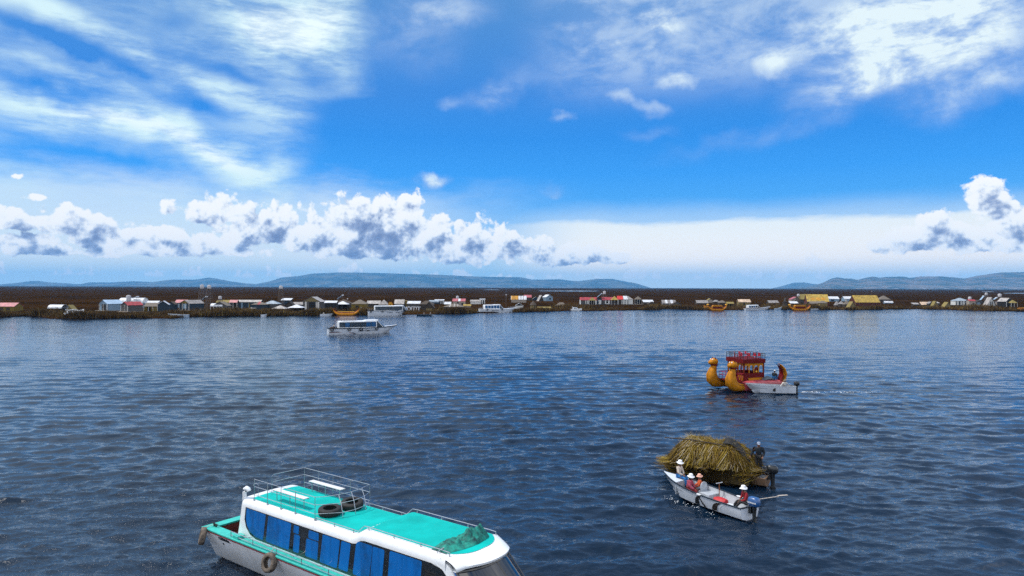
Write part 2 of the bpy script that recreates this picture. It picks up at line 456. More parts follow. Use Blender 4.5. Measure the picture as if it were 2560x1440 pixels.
# ---- bright veil low over the lake
vn = w.m('SUBTRACT', w.noise(w.mapping(P, sc=(4, 14, 1)), 1.0, 6, 0.6)[0], 0.5)
e_r = w.add(el, w.mul(vn, 0.035))
e_l = w.add(el, w.mul(vn, 0.12))
vr = w.mul(w.smooth(e_r, SKY(1900, 535)[1], SKY(1900, 560)[1]), w.smooth(az, SKY(1080, 0)[0], SKY(1500, 0)[0], 0.0, 0.97))
vr2 = w.mul(w.smooth(e_r, SKY(1900, 480)[1], SKY(1900, 560)[1], 0.0, 0.4), w.smooth(az, SKY(1080, 0)[0], SKY(1500, 0)[0], 0.3, 1.0))
vl = w.mul(w.smooth(e_l, SKY(600, 410)[1], SKY(600, 520)[1]), w.smooth(az, SKY(1500, 0)[0], SKY(800, 0)[0], 0.0, 0.62))
low = w.smooth(el, SKY(900, 640)[1], SKY(900, 700)[1], 1.0, 0.45)
veil = w.mul(w.m('MAXIMUM', w.m('MAXIMUM', vr, vr2), vl), low)

circ = w.mixc(w.smooth(el, 0.10, 0.30), lin((232, 250, 255)), lin((216, 240, 255)))
cirr = w.mixc(ar, lin((150, 182, 238)), lin((234, 250, 255)))
col = w.mixc(veil, clear, w.mixc(w.smooth(el, 0.20, 0.05), (0.88, 0.98, 1.0), (1.22, 1.14, 1.04)))
col = w.mixc(al, col, lin((220, 248, 255)))
col = w.mixc(w.mul(al, w.smooth(ml, 0.6, 0.98, 0.0, 0.8)), col, (1.0, 1.1, 1.1))
col = w.mixc(ar, col, cirr)
col = w.mixc(up, col, lin((214, 228, 242)))
# bright cloud added unseen behind the viewer to fill the shaded sides
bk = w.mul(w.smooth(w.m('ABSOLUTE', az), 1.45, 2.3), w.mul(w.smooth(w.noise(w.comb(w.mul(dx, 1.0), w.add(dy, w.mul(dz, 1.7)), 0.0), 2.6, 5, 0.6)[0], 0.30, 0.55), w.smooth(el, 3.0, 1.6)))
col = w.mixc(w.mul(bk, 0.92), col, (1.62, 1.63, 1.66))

# ---- cumulus: density, and how much cloud lies between each point and the sun
def dens_at(off, grp):
    n = w.node('ShaderNodeGroup'); n.node_tree = grp
    w.setin(n.inputs[0], w.vadd(P, off) if off else P)
    return n.outputs[0]
a0 = dens_at(None, G); a1 = dens_at((-0.010, 0.020, 0), G)
n0 = dens_at(None, G2); n1 = dens_at((-0.0035, 0.0075, 0), G2)
d0 = w.add(a0, n0)
acu = w.smooth(d0, 0.0, 0.26)
n2 = dens_at((-0.009, 0.017, 0), G2)
deep = w.add(w.mul(w.add(a1, 0.32), 1.0), w.mul(n2, 0.9))           # cloud between here and the sun
relief = w.add(w.mul(w.sub(n0, n1), 0.55), w.mul(w.sub(n0, n2), 0.55))  # faces turned to the sun
broad = w.sub(w.noise(P, 7.0, 3, 0.55)[0], 0.5)
lit = w.smooth(w.add(w.sub(relief, w.mul(deep, 0.90)), w.mul(broad, 1.5)), -1.75, -0.15)
cuc = w.ramp(lit, [(0, lin((116, 132, 172))), (.3, lin((156, 171, 203))), (.6, lin((214, 224, 239))), (.85, lin((250, 253, 255))), (1, (1.0, 1.0, 1.0))])
cuc = w.mixc(1.0, cuc, (1.06, 1.07, 1.08), 'MULTIPLY')
cuc = w.mixc(w.smooth(el, 0.07, 0.02, 0.0, 0.30), cuc, lin((222, 240, 250)))
col = w.mixc(w.mul(acu, w.smooth(el, 0.015, 0.028)), col, cuc)
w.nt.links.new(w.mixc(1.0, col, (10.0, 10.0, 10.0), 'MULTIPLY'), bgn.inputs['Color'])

SC.view_settings.view_transform = 'Standard'
SC.view_settings.look = 'None'
SC.view_settings.exposure = 0.0
SC.view_settings.gamma = 1.0
SC.view_settings.use_curve_mapping = False
SC.cycles.volume_bounces = 1
SC.cycles.max_bounces = 6
SC.cycles.caustics_reflective = False
SC.cycles.sample_clamp_direct = 2.5
SC.cycles.sample_clamp_indirect = 2.5
SC.cycles.use_denoising = False
SC.cycles.use_adaptive_sampling = True
SC.cycles.adaptive_threshold = 0.007
# ------------------------------------------------------------------ water, marsh, hills, air
def water_material():
    m = bpy.data.materials.new('lake_water'); m.use_nodes = True
    n = NT(m.node_tree); b = m.node_tree.nodes['Principled BSDF']
    b.inputs['Roughness'].default_value = 0.06
    b.inputs['IOR'].default_value = 1.38
    tc = n.node('ShaderNodeTexCoord').outputs['Object']
    big = n.noise(tc, 0.035, 3, 0.5)[0]
    b.inputs['Base Color'].default_value = (0.006, 0.016, 0.032, 1)
    n.setin(b.inputs['Base Color'], n.mixc(n.smooth(big, 0.3, 0.7), (0.003, 0.012, 0.028), (0.007, 0.020, 0.042)))
    geo = n.node('ShaderNodeCameraData').outputs['View Distance'] if False else n.length(tc)
    near = n.smooth(geo, 22.0, 55.0, 1.0, 0.0)
    n.setin(b.inputs['Roughness'], n.add(n.smooth(geo, 35.0, 190.0, 0.045, 0.085), n.mul(n.sub(n.noise(n.mapping(tc, sc=(0.010, 0.06, 1)), 1.0, 4, 0.6)[0], 0.5), n.smooth(geo, 60.0, 190.0, 0.0, 0.16))))
    w1 = n.noise(n.mapping(tc, rz=rad(8), sc=(1.1, 2.6, 1)), 1.0, 4, 0.6, 0.4)[0]      # ripples
    w2 = n.noise(n.mapping(tc, rz=rad(-12), sc=(3.2, 7.5, 1)), 1.0, 3, 0.6, 0.3)[0]    # fine ripples
    w3 = n.noise(n.mapping(tc, rz=rad(4), sc=(0.22, 0.7, 1)), 1.0, 4, 0.6, 0.3)[0]      # far chop
    patch = n.smooth(n.noise(n.mapping(tc, sc=(0.02, 0.05, 1)), 1.0, 3, 0.5)[0], 0.35, 0.65, 0.55, 1.25)
    h = n.add(n.mul(n.mul(w1, patch), n.smooth(geo, 30.0, 90.0, 0.085, 0.022)), n.mul(n.mul(n.mul(w2, 0.055), near), patch))
    h = n.add(h, n.mul(n.mul(w3, 0.15), n.smooth(geo, 30.0, 140.0)))
    bp = n.node('ShaderNodeBump'); bp.inputs['Strength'].default_value = 0.85; bp.inputs['Distance'].default_value = 1.0
    n.setin(bp.inputs['Height'], h)
    n.nt.links.new(bp.outputs[0], b.inputs['Normal'])
    return m
def wave_height(X, Y, RR_):
    r = np.random.RandomState(5)
    Z = np.zeros_like(X)
    for i in range(100):
        lam = 0.30 * (14.0 ** r.rand())
        ang = rad(90) + r.randn() * (0.36 if lam > 1.5 else 0.5) + 0.06
        k = 2 * PI / lam
        a = 0.0062 * lam ** 0.70
        ph = k * (X * math.cos(ang) + Y * math.sin(ang)) + r.rand() * 2 * PI
        s = np.sin(ph)
        Z += a * np.clip((RR_ * 0 + 1) * 1.0, 0, 1) * np.clip(lam / (0.0016 * RR_ * RR_ / 11 + 0.0035 * RR_) / 1.7, 0, 1) * (2.0 * (0.5 + 0.5 * s) ** 2.0 - 1)
    env = 0.55 + 0.9 * fbm(X / 9, Y / 5, 3, 3)
    return Z * env * (1 - .42 * np.clip((RR_ - 55) / 110, 0, 1))
th = np.concatenate([np.linspace(-PI, -0.9, 40)[:-1], np.linspace(-0.9, -0.72, 40)[:-1], np.linspace(-0.72, 0.72, 760)[:-1], np.linspace(0.72, 0.9, 40)[:-1], np.linspace(0.9, PI, 40)[:-1]])
rr = np.concatenate([[0.5, 4, 8], np.geomspace(12, 265, 900), np.geomspace(272, 26000, 40)])
RR, TT = np.meshgrid(rr, th, indexing='ij')
WX, WY = RR * np.sin(TT), RR * np.cos(TT)
fade = np.clip((RR - 8) / 6, 0, 1) * np.clip((260 - RR) / 120, 0, 1) * np.clip((0.9 - np.abs(TT)) / 0.15, 0, 1)
WZ = wave_height(WX, WY, RR) * fade
obj_np('water', np.stack([WX, WY, WZ], -1).reshape(-1, 3), grid_faces(len(rr), len(th), True), water_material(), True, 'structure')

# ---- shoreline read off the photograph, as distances along the ground
SHORE = [(-400, 792), (-100, 793), (0, 794), (60, 791), (100, 793), (125, 798), (200, 799), (330, 797), (430, 798), (470, 793), (560, 792), (700, 791), (800, 790), (840, 789), (960, 789), (1060, 787), (1180, 784), (1290, 781),
         (1340, 780), (1420, 778), (1480, 778), (1560, 777), (1640, 775), (1665, 772), (1730, 775), (1780, 777), (1830, 776), (1930, 774), (2010, 774), (2100, 775), (2160, 775), (2250, 773), (2330, 774), (2400, 776), (2480, 778), (2560, 779), (2700, 779), (3000, 778)]
_s = [atz(x, y, 0.0) for x, y in SHORE]
_saz = np.array([math.atan2(p.x, p.y) for p in _s]); _sd = np.array([math.hypot(p.x, p.y) for p in _s])
def shore_r(a): return np.interp(a, _saz, _sd)
GZ = 0.5          # height of the reed islands above the lake
ta = np.linspace(_saz[0] - 0.5, _saz[-1] + 0.5, 900)
off = np.concatenate([[0, 0.05, 1.5, 4, 8, 14, 22, 32, 45, 60, 80, 105, 135, 170], np.geomspace(210, 15500, 60)])
base = shore_r(ta) + 4.5 + 3.5 * (fbm(ta * 160, ta * 0, 4, 4) - 0.45)
OO, TA = np.meshgrid(off, ta, indexing='ij')
RM = base[None, :] + OO
MX, MY = RM * np.sin(TA), RM * np.cos(TA)
grow = np.clip((OO - 110) / 160, 0, 1)
MZ = GZ - 0.08 + 0.30 * (fbm(MX / 6, MY / 6, 9, 3) - 0.5) + grow * (0.7 + 0.9 * fbm(MX / 40, MY / 90, 21, 4))
MZ[0, :] = -0.4; MZ[1, :] = 0.12
def marsh_material():
    m = bpy.data.materials.new('marsh_reeds'); m.use_nodes = True
    n = NT(m.node_tree); b = m.node_tree.nodes['Principled BSDF']
    b.inputs['Roughness'].default_value = 1.0; b.inputs['Specular IOR Level'].default_value = 0.0
    tc = n.node('ShaderNodeTexCoord').outputs['Object']
    a = n.noise(n.mapping(tc, sc=(0.02, 0.012, 1)), 1.0, 6, 0.65)[0]
    c = n.noise(n.mapping(tc, sc=(0.5, 0.12, 0.5)), 1.0, 5, 0.7)[0]
    col = n.mixc(n.smooth(a, 0.35, 0.68), (0.0125, 0.0062, 0.0018), (0.032, 0.0150, 0.0040))
    col = n.mixc(n.smooth(c, 0.45, 0.75, 0.0, 0.7), col, (0.046, 0.026, 0.008))
    n.setin(b.inputs['Base Color'], col)
    bp = n.node('ShaderNodeBump'); bp.inputs['Strength'].default_value = 0.6; bp.inputs['Distance'].default_value = 0.4
    n.setin(bp.inputs['Height'], c); n.nt.links.new(bp.outputs[0], b.inputs['Normal'])
    return m
obj_np('marsh', np.stack([MX, MY, MZ], -1).reshape(-1, 3), grid_faces(len(off), len(ta)), marsh_material(), True, 'structure')
# open-water channels far out in the marsh
def channel(px0, px1, py, thick):
    mb = MB(); n = 24; top = []; bot = []
    for i in range(n + 1):
        t = i / n; px = px0 + (px1 - px0) * t
        hz = 718 + (px - 1280) / 1730 * 5.5
        q = thick * (math.sin(PI * t) ** 0.5) * (0.7 + 0.6 * RNG.random())
        top.append(atz(px, py + (px - px0) * 0.0032 - q, 2.0)); bot.append(atz(px, py + (px - px0) * 0.0032 + q, 2.0))
    mb.loft([top, bot], closed=False)
    o = mb.build('channel_water', CHAN, smooth=False); tag(o, kind='structure'); return o
CHAN = mat('still_water', (0.05, 0.08, 0.11), rough=0.18, var=0.2, vs=0.02, bump=0.3, bs=0.3)
channel(1342, 1500, 727.2, 0.9); channel(1210, 1251, 724.4, 0.45); channel(2505, 2600, 733.0, 0.7); channel(2454, 2485, 729.2, 0.5)

# ---- hills
def hills_material(name, a, b_, s):
    m = bpy.data.materials.new(name); m.use_nodes = True
    n = NT(m.node_tree); b = m.node_tree.nodes['Principled BSDF']
    b.inputs['Roughness'].default_value = 0.95; b.inputs['Specular IOR Level'].default_value = 0.05
    tc = n.node('ShaderNodeTexCoord').outputs['Object']
    f = n.noise(n.mapping(tc, sc=(s, s, s * 3)), 1.0, 7, 0.65)[0]
    z = n.xyz(tc)[2]
    col = n.mixc(n.smooth(f, 0.42, 0.60), a, b_)
    town = n.noise(n.mapping(tc, sc=(0.007, 0.007, 0.02)), 1.0, 3, 0.7)[0]
    col = n.mixc(n.mul(n.smooth(town, 0.55, 0.68, 0.0, 0.8), n.smooth(z, 150.0, 20.0)), col, (0.30, 0.27, 0.24))
    n.setin(b.inputs['Base Color'], col)
    return m
def range_of(prof, dist, material, seed):
    px = np.linspace(prof[0][0], prof[-1][0], 420)
    py = np.interp(px, [p[0] for p in prof], [p[1] for p in prof])
    X = (px - 1280) / FOC
    hz = 718 + X * 5.5
    ridge = (hz - py) / FOC * dist + CAM_H
    ridge = np.maximum(ridge + 10 * (fbm(px / 9, px * 0, seed, 3) - 0.45), 0)
    rows = []
    for t in (0.0, 0.12, 0.25, 0.4, 0.55, 0.7, 0.82, 0.92, 1.0, 1.15, 1.4, 1.8):
        y = dist - 2800 + 2800 * t
        hh = (t ** 0.8 if t <= 1 else max(0, 1 - (t - 1) * 1.3))
        sc_ = y / dist
        z = ridge * hh * (1 if t == 1 else 0.93 + 0.16 * (fbm(px / 25 + t * 3, px * 0 + t * 5, seed + 3, 4) - 0.5)) * (sc_ if t <= 1 else 1)
        if t > 1: z = np.minimum(z, ridge * 0.98)
        rows.append(np.stack([X * y, np.full_like(X, y) + 420 * (fbm(px / 60, px * 0 + t * 2, seed + 8, 3) - 0.5) * (0 if t == 1 else 1), z - 0.5], -1))
    V = np.concatenate(rows)
    return obj_np('hills', V, grid_faces(len(rows), len(px)), material, True, 'structure')
hm1 = hills_material('hill_slopes', (0.012, 0.024, 0.026), (0.090, 0.085, 0.065), 0.0011)
hm2 = hills_material('near_hill_slopes', (0.035, 0.040, 0.025), (0.15, 0.11, 0.075), 0.0018)
range_of([(-700, 706), (-300, 704), (0, 711), (35, 708), (75, 703), (95, 702), (120, 706), (170, 708), (185, 710), (205, 710), (220, 706), (280, 706), (330, 703), (380, 705), (430, 699), (490, 699), (520, 694), (545, 697), (580, 704), (620, 709), (640, 710), (676, 703), (704, 694), (746, 690), (781, 684), (850, 681), (930, 682), (1000, 684), (1100, 687), (1160, 690), (1220, 692), (1300, 693), (1312, 695), (1330, 699), (1400, 698), (1430, 702), (1445, 703), (1490, 697), (1530, 697), (1560, 703), (1590, 708), (1610, 714), (1625, 719)], 21000, hm1, 2)
range_of([(1930, 721), (1965, 712), (1985, 706.5), (2010, 706), (2030, 709), (2060, 713), (2100, 721)], 22000, hm1, 12)
range_of([(2000, 721), (2035, 713), (2056, 707), (2079, 696), (2092, 693), (2112, 696), (2127, 696), (2143, 699.5), (2162, 694.6), (2180, 691), (2199, 694), (2219, 692), (2260, 691), (2273, 694.5), (2300, 691), (2353, 690.7), (2412, 695.6), (2438, 690), (2500, 681), (2560, 680), (2800, 676), (3300, 690)], 16000, hm2, 23)

# ---- the air between here and the hills
hb = MB().box(-27500, 27500, -27500, 27500, -2.0, 560.0)
hz_m = bpy.data.materials.new('air'); hz_m.use_nodes = True
hz_m.node_tree.nodes.remove(hz_m.node_tree.nodes['Principled BSDF'])
pv = hz_m.node_tree.nodes.new('ShaderNodeVolumePrincipled')
pv.inputs['Color'].default_value = (0.17, 0.52, 0.97, 1); pv.inputs['Density'].default_value = 4.2e-5
hz_m.node_tree.links.new(pv.outputs[0], hz_m.node_tree.nodes['Material Output'].inputs['Volume'])
tag(hb.build('haze', hz_m, smooth=False), kind='stuff')
# ------------------------------------------------------------------ shared materials
WHITE = mat('white_gelcoat', (0.78, 0.80, 0.82), rough=0.28, var=0.10, vs=1.6, coat=0.35, bump=0.03, bs=3)
HULLW = mat('weathered_white_hull', (0.70, 0.69, 0.67), rough=0.38, col2=(0.84, 0.85, 0.86), vs=1.3, stretch=(1, 1, .5), coat=0.15, bump=0.05, bs=6)
TEAL = mat('turquoise_deck_paint', (0.001, 0.41, 0.375), rough=0.7, var=0.24, vs=0.8, bump=0.08, bs=60, spec=0.12)
TEALD = mat('turquoise_gunwale_paint', (0.03, 0.47, 0.40), rough=0.5, var=0.22, vs=4)
REDL = mat('red_waterline_paint', (0.42, 0.012, 0.018), rough=0.45, var=0.25, vs=5)
MAROON = mat('maroon_cockpit_paint', (0.10, 0.014, 0.008), rough=0.6, var=0.35, vs=3)
STEEL = mat('stainless_tube', (0.46, 0.48, 0.52), rough=0.28, metal=0.85, var=0.15, vs=12)
BLACKW = mat('tinted_window_frame', (0.008, 0.011, 0.014), rough=0.10, var=0.3, vs=2, coat=0.6)
RUBBER = mat('black_tyre_rubber', (0.012, 0.012, 0.013), rough=0.75, var=0.4, vs=9, bump=0.3, bs=30)
OLDRUB = mat('worn_tyre_rubber', (0.030, 0.026, 0.024), rough=0.9, vs=7, col2=(0.21, 0.165, 0.125), bump=0.35, bs=25)
ALUM = mat('bench_plank', (0.66, 0.66, 0.66), rough=0.45, var=0.15, vs=5, stretch=(1, 6, 1))
DARK = mat('dark_interior', (0.010, 0.010, 0.012), rough=0.7, var=0.3)
INK = mat('black_lettering', (0.008, 0.008, 0.010), rough=0.5, var=0.2)
NET = mat('green_net_cloth', (0.004, 0.020, 0.030), rough=0.8, vs=5, col2=(0.010, 0.30, 0.23), bump=0.5, bs=14)
def curtain_mat():
    m = bpy.data.materials.new('blue_curtain_behind_glass'); m.use_nodes = True
    n = NT(m.node_tree); b = m.node_tree.nodes['Principled BSDF']
    b.inputs['Roughness'].default_value = 0.55; b.inputs['Coat Weight'].default_value = 0.25; b.inputs['Coat Roughness'].default_value = 0.03; b.inputs['Specular IOR Level'].default_value = 0.2
    tc = n.node('ShaderNodeTexCoord').outputs['Object']
    f = n.noise(n.mapping(tc, sc=(4.5, 1, 0.35)), 1.0, 4, 0.55, dim='3D')[0]
    g_ = n.noise(n.mapping(tc, sc=(1.2, 1, 0.9)), 1.0, 3, 0.6, dim='3D')[0]
    c = n.mixc(n.smooth(f, 0.34, 0.58), (0.001, 0.100, 0.35), (0.001, 0.13, 0.45))  # curtain folds: their shading is coloured in as darker and lighter stripes
    c = n.mixc(n.smooth(g_, 0.52, 0.64, 0.0, 0.35), c, (0.006, 0.03, 0.07))
    n.setin(b.inputs['Base Color'], c)
    return m
CURT = curtain_mat()
def glass_mat(name, tint, refl):
    m = bpy.data.materials.new(name); m.use_nodes = True
    nt = m.node_tree; nt.nodes.remove(nt.nodes['Principled BSDF'])
    n = NT(nt)
    tr = n.node('ShaderNodeBsdfTransparent'); tr.inputs[0].default_value = (*tint, 1)
    gl = n.node('ShaderNodeBsdfGlossy'); gl.inputs['Roughness'].default_value = 0.03
    fr = n.node('ShaderNodeFresnel'); fr.inputs[0].default_value = 1.5
    mx = n.node('ShaderNodeMixShader')
    n.setin(mx.inputs[0], n.m('ADD', fr.outputs[0], refl, clamp=True))
    nt.links.new(tr.outputs[0], mx.inputs[1]); nt.links.new(gl.outputs[0], mx.inputs[2])
    nt.links.new(mx.outputs[0], nt.nodes['Material Output'].inputs[0])
    return m
GLASS = glass_mat('windscreen_glass', (0.02, 0.06, 0.13), 0.10)

# ------------------------------------------------------------------ the big passenger ferry in the foreground
def smoothrect(x0, x1, z0, z1, r, n=4, rr=None):
    """rounded rectangle polygon; rr may give radii for (bl, br, tr, tl)"""
    rr = rr or (r, r, r, r)
    P = []
    for (cx, cz, sx, sz, q, a0) in ((x0, z0, 1, 1, rr[0], 180), (x1, z0, -1, 1, rr[1], 270), (x1, z1, -1, -1, rr[2], 0), (x0, z1, 1, -1, rr[3], 90)):
        for k in range(n + 1):
            a = rad(a0 + 90 * k / n)
            P.append((cx + sx * q + q * math.cos(a), cz + sz * q + q * math.sin(a)))
    return P
FO = atz(508.7, 1319, 1.25)
FA = rad(-37)
ferry = thing('passenger_ferry', 'large white passenger ferry with turquoise roof and blue curtained windows, nearest boat', 'ferry', (FO.x, FO.y, 0), FA)
YC = 1.72
def f_hb(x): return 1.72 if x <= 9 else 1.72 * max(0.0, 1 - ((x - 9) / 7.2) ** 2.3)
def f_gz(x): return 1.25 + (0.55 * ((x - 8) / 8) ** 2 if x > 8 else 0)
xs = [-0.06, 1, 2.5, 4, 6, 8, 9, 10, 11, 12, 13, 14, 14.8, 15.4, 15.9, 16.15]
rings = []
for x in xs:
    hb, gz = f_hb(x), f_gz(x)
    k = 1 if x < 10 else 1 - 0.55 * ((x - 10) / 6.15) ** 1.5
    chine = max(0.02, hb - 0.58) * k
    zc = -0.02 + (0.5 * ((x - 12) / 4) ** 2 if x > 12 else 0)
    kz = -0.55 + (0.9 * max(0, (x - 11) / 5) ** 2)
    side = [(hb, gz), (hb * 0.995, gz - 0.10), (hb - (hb - chine) * 0.5, (gz + zc) / 2), (chine, zc), (chine * 0.85, zc - 0.14), (0.01, kz)]
    pts = [(x, YC - a, z) for a, z in side] + [(x, YC + a, z) for a, z in side[::-1]]
    rings.append(pts)
h = MB().loft(rings, closed=False)
h.add(rings[0], [tuple(range(len(rings[0])))])
hull = h.build('hull', HULLW, ferry, ang=30)
MB().box(-0.55, -0.07, 0.95, 2.5, 0.02, 0.12).build('swim_platform', HULLW, ferry, bevel=0.02)
# deck rim
d = MB()
def strip(xa, xb, sgn, w0, n=16):
    top = []; inn = []
    for i in range(n + 1):
        x = xa + (xb - xa) * i / n
        hb = f_hb(x) + 0.03
        top.append((x, YC + sgn * hb, f_gz(x) + 0.03)); inn.append((x, YC + sgn * max(0.0, hb - w0), f_gz(x) + 0.03))
    low = [(p[0], p[1], p[2] - 0.07) for p in top]
    lin_ = [(p[0], p[1], p[2] - 0.07) for p in inn]
    d.loft([low, top, inn, lin_], closed=False)
strip(0.36, 13.6, -1, 0.46); strip(0.36, 13.6, 1, 0.46)
d.box(-0.10, 0.36, YC - 1.75, YC + 1.75, 1.21, 1.28)
d.box(2.08, 2.42, 0.02, 0.34, 1.28, 1.40)
d.build('side_deck', TEALD, ferry, bevel=0.012)
fd = MB(); ring = [(13.3 + 2.8 * i / 14) for i in range(15)]
fd.loft([[(x, YC - f_hb(x) * 1.01, f_gz(x) + 0.03) for x in ring], [(x, YC, f_gz(x) + 0.10) for x in ring], [(x, YC + f_hb(x) * 1.01, f_gz(x) + 0.03) for x in ring]], closed=False)
fd.build('foredeck', WHITE, ferry)
rb = MB()
for s in (-1, 1):
    rb.tube([(x, YC + s * (f_hb(x) + 0.012 - 0.02), f_gz(x) - 0.075) for x in [-0.05 + 0.5 * i for i in range(33)]], 0.028, 6)
rb.build('rub_rail', REDL, ferry)
bl = MB()
for s in (-1, 1):
    bl.tube([(x, YC + s * (f_hb(x) + 0.02), f_gz(x) - 0.035) for x in [-0.05 + 0.5 * i for i in range(33)]], 0.018, 6)
bl.build('rubber_strip', RUBBER, ferry)
# cockpit well
ck = MB()
ck.box(0.30, 2.0, 0.50, 2.94, 0.50, 0.55)
ck.box(0.30, 2.0, 0.46, 0.50, 0.50, 1.22).box(0.30, 2.0, 2.94, 2.98, 0.50, 1.22).box(0.26, 0.30, 0.46, 2.98, 0.50, 1.22)
ck.build('cockpit', MAROON, ferry)
MB().box(0.7, 1.5, 2.45, 2.93, 0.56, 0.85).build('cockpit_bench', MAROON, ferry, bevel=0.02)
# cabin shell
def f_zr(x):
    t = min(1, max(0, (x - 8.55) / 0.6)); t = t * t * (3 - 2 * t)
    return 2.70 + 0.25 * t - (0.10 * ((x - 12.3) / 1.5) ** 2 if x > 12.3 else 0)
def f_cam(y): return 0.045 * (1 - ((y - YC) / 1.3) ** 2)
def section(x, xb, wl):
    """cabin cross-section leaning from xb at deck to x at roof; wl = half width"""
    zr = f_zr(x); P = []
    half = [(wl, 1.27, 0), (wl, 1.6, .3), (wl - 0.01, zr - 0.26, .85), (wl - 0.03, zr - 0.13, .93), (wl - 0.09, zr - 0.045, .98), (wl - 0.20, zr, 1), (wl - 0.24, zr + f_cam(YC + wl - 0.24), 1)]
    inner = [(YC - (wl - 0.24) * (1 - 2 * i / 8)) for i in range(1, 8)]
    for a, z, t in half: P.append((xb + (x - xb) * t, YC - a, z))
    for y in inner: P.append((x, y, zr + f_cam(y)))
    for a, z, t in half[::-1]: P.append((xb + (x - xb) * t, YC + a, z))
    return P
cs = [(2.02, 1.74), (2.10, 1.80), (2.3, 2.1), (4, 4), (6, 6), (8, 8), (8.5, 8.5), (8.65, 8.62), (8.8, 8.75), (8.95, 8.9), (9.1, 9.05), (9.25, 9.2), (10.5, 10.5), (11.8, 11.8), (12.3, 12.4), (12.75, 12.9)]
cab = MB().loft([section(a, b, 1.30 if i else 1.26) for i, (a, b) in enumerate(cs)], closed=False)
cab.add(section(2.02, 1.74, 1.26), [tuple(range(21))])
# visor: the roof sweeps forward over the windscreen in plan
vis = []
for i in range(9):
    t = i / 8
    row = []
    for j in range(15):
        v = -1 + 2 * j / 14
        xf = 13.80 - 0.62 * abs(v) ** 2.6
        wl = 1.30 - 0.06 * t
        x = 12.72 + (xf - 12.72) * t
        zedge = f_zr(x) + f_cam(YC + 1.06 * v) - (0.02 + 0.13 * t) * abs(v) ** 4 - 0.10 * t ** 3
        if abs(v) == 1: zedge -= 0.05
        row.append((x, YC + wl * v * 0.985, zedge))
    vis.append(row)
lip = [(p[0] - 0.02, p[1], p[2] - 0.07) for p in vis[-1]]
under = [(p[0] - 0.5, YC + (p[1] - YC) * 0.93, p[2] - 0.10) for p in vis[-1]]
cab.loft(vis + [lip, under], closed=False)
# front pillars
for s in (-1, 1):
    pil = []
    for (x, z, wd) in ((12.45, 2.80, .22), (12.80, 2.62, .18), (13.04, 2.36, .15), (13.38, 1.92, .15), (13.85, 1.35, .16)):
        yy = YC + s * 1.30
        pil.append([(x - wd / 2, yy, z - wd / 2), (x + wd / 2, yy - s * 0.05, z + wd / 3), (x + wd / 2, yy - s * 0.16, z + wd / 3), (x - wd / 2, yy - s * 0.12, z - wd / 2)])
    cab.loft(pil, closed=True, cap0=True, cap1=True)
cabin = cab.build('cabin', WHITE, ferry, ang=50)
# roof paint
def roof_patch(fx0, fx1, y0, y1, nx, ny):
    rows = []
    for j in range(ny + 1):
        y = y0 + (y1 - y0) * j / ny
        a, b = fx0(y), fx1(y)
        rows.append([(a + (b - a) * i / nx, y, f_zr(a + (b - a) * i / nx) + f_cam(y) + 0.006) for i in range(nx + 1)])
    return rows
rp = MB().loft(roof_patch(lambda y: 2.34 + 0.25 * abs((y - YC) / 1.08) ** 6 * 0.3, lambda y: 13.22 - 0.55 * abs((y - YC) / 1.08) ** 3, 0.66, 2.78, 90, 14), closed=False)
rp.build('roof_deck', TEAL, ferry)
# side windows
for s in (-1, 1):
    yo = YC + s * 1.3035
    band = [(2.34, 2.43), (2.26, 1.95), (2.36, 1.66), (2.62, 1.44), (3.0, 1.33), (13.70, 1.33), (13.24, 1.93), (12.90, 2.36), (12.66, 2.57), (12.2, 2.655), (9.2, 2.645), (9.0, 2.60), (8.80, 2.47), (8.62, 2.43)]
    wb = MB().prism(band, yo, yo + s * 0.004).build('window_band', BLACKW, ferry, smooth=False)
    yp = yo + s * 0.0045
    panes = [([(2.42, 2.40), (3.68, 2.40), (3.50, 1.40), (3.0, 1.42), (2.66, 1.53), (2.43, 1.74), (2.36, 2.0)], None),
             (smoothrect(3.84, 5.26, 1.40, 2.40, .06), -0.16), (smoothrect(5.42, 5.72, 2.10, 2.38, .03), -0.10), (smoothrect(6.28, 6.84, 2.10, 2.38, .04), -0.05), (smoothrect(5.44, 5.78, 1.42, 2.06, .06), -0.13), (smoothrect(6.14, 6.82, 1.42, 2.06, .06), -0.10),
             (smoothrect(7.06, 7.98, 1.40, 2.40, .06), -0.16), (smoothrect(8.06, 8.54, 1.42, 2.40, .06), -0.16), (smoothrect(8.82, 9.62, 1.42, 2.57, .06, rr=(.06, .06, .05, .16)), -0.16), (smoothrect(9.63, 10.18, 1.42, 2.57, .06), -0.12), (smoothrect(10.42, 11.84, 1.40, 2.61, .06), -0.10)]
    for poly, lean in panes:
        if lean:
            zt = max(q[1] for q in poly); poly = [(x + lean * (zt - z), z) for x, z in poly]
        MB().prism(poly, yp, yp + s * 0.004).build('pane', CURT, wb, smooth=False)
    # louvred blind in the last bay
    lv = MB()
    for k in range(13):
        lv.box(11.98, 12.42, min(yp, yp + s * .012), max(yp, yp + s * .012), 1.45 + k * 0.075, 1.475 + k * 0.075)
    lv.build('louvre', DARK, wb, smooth=False)
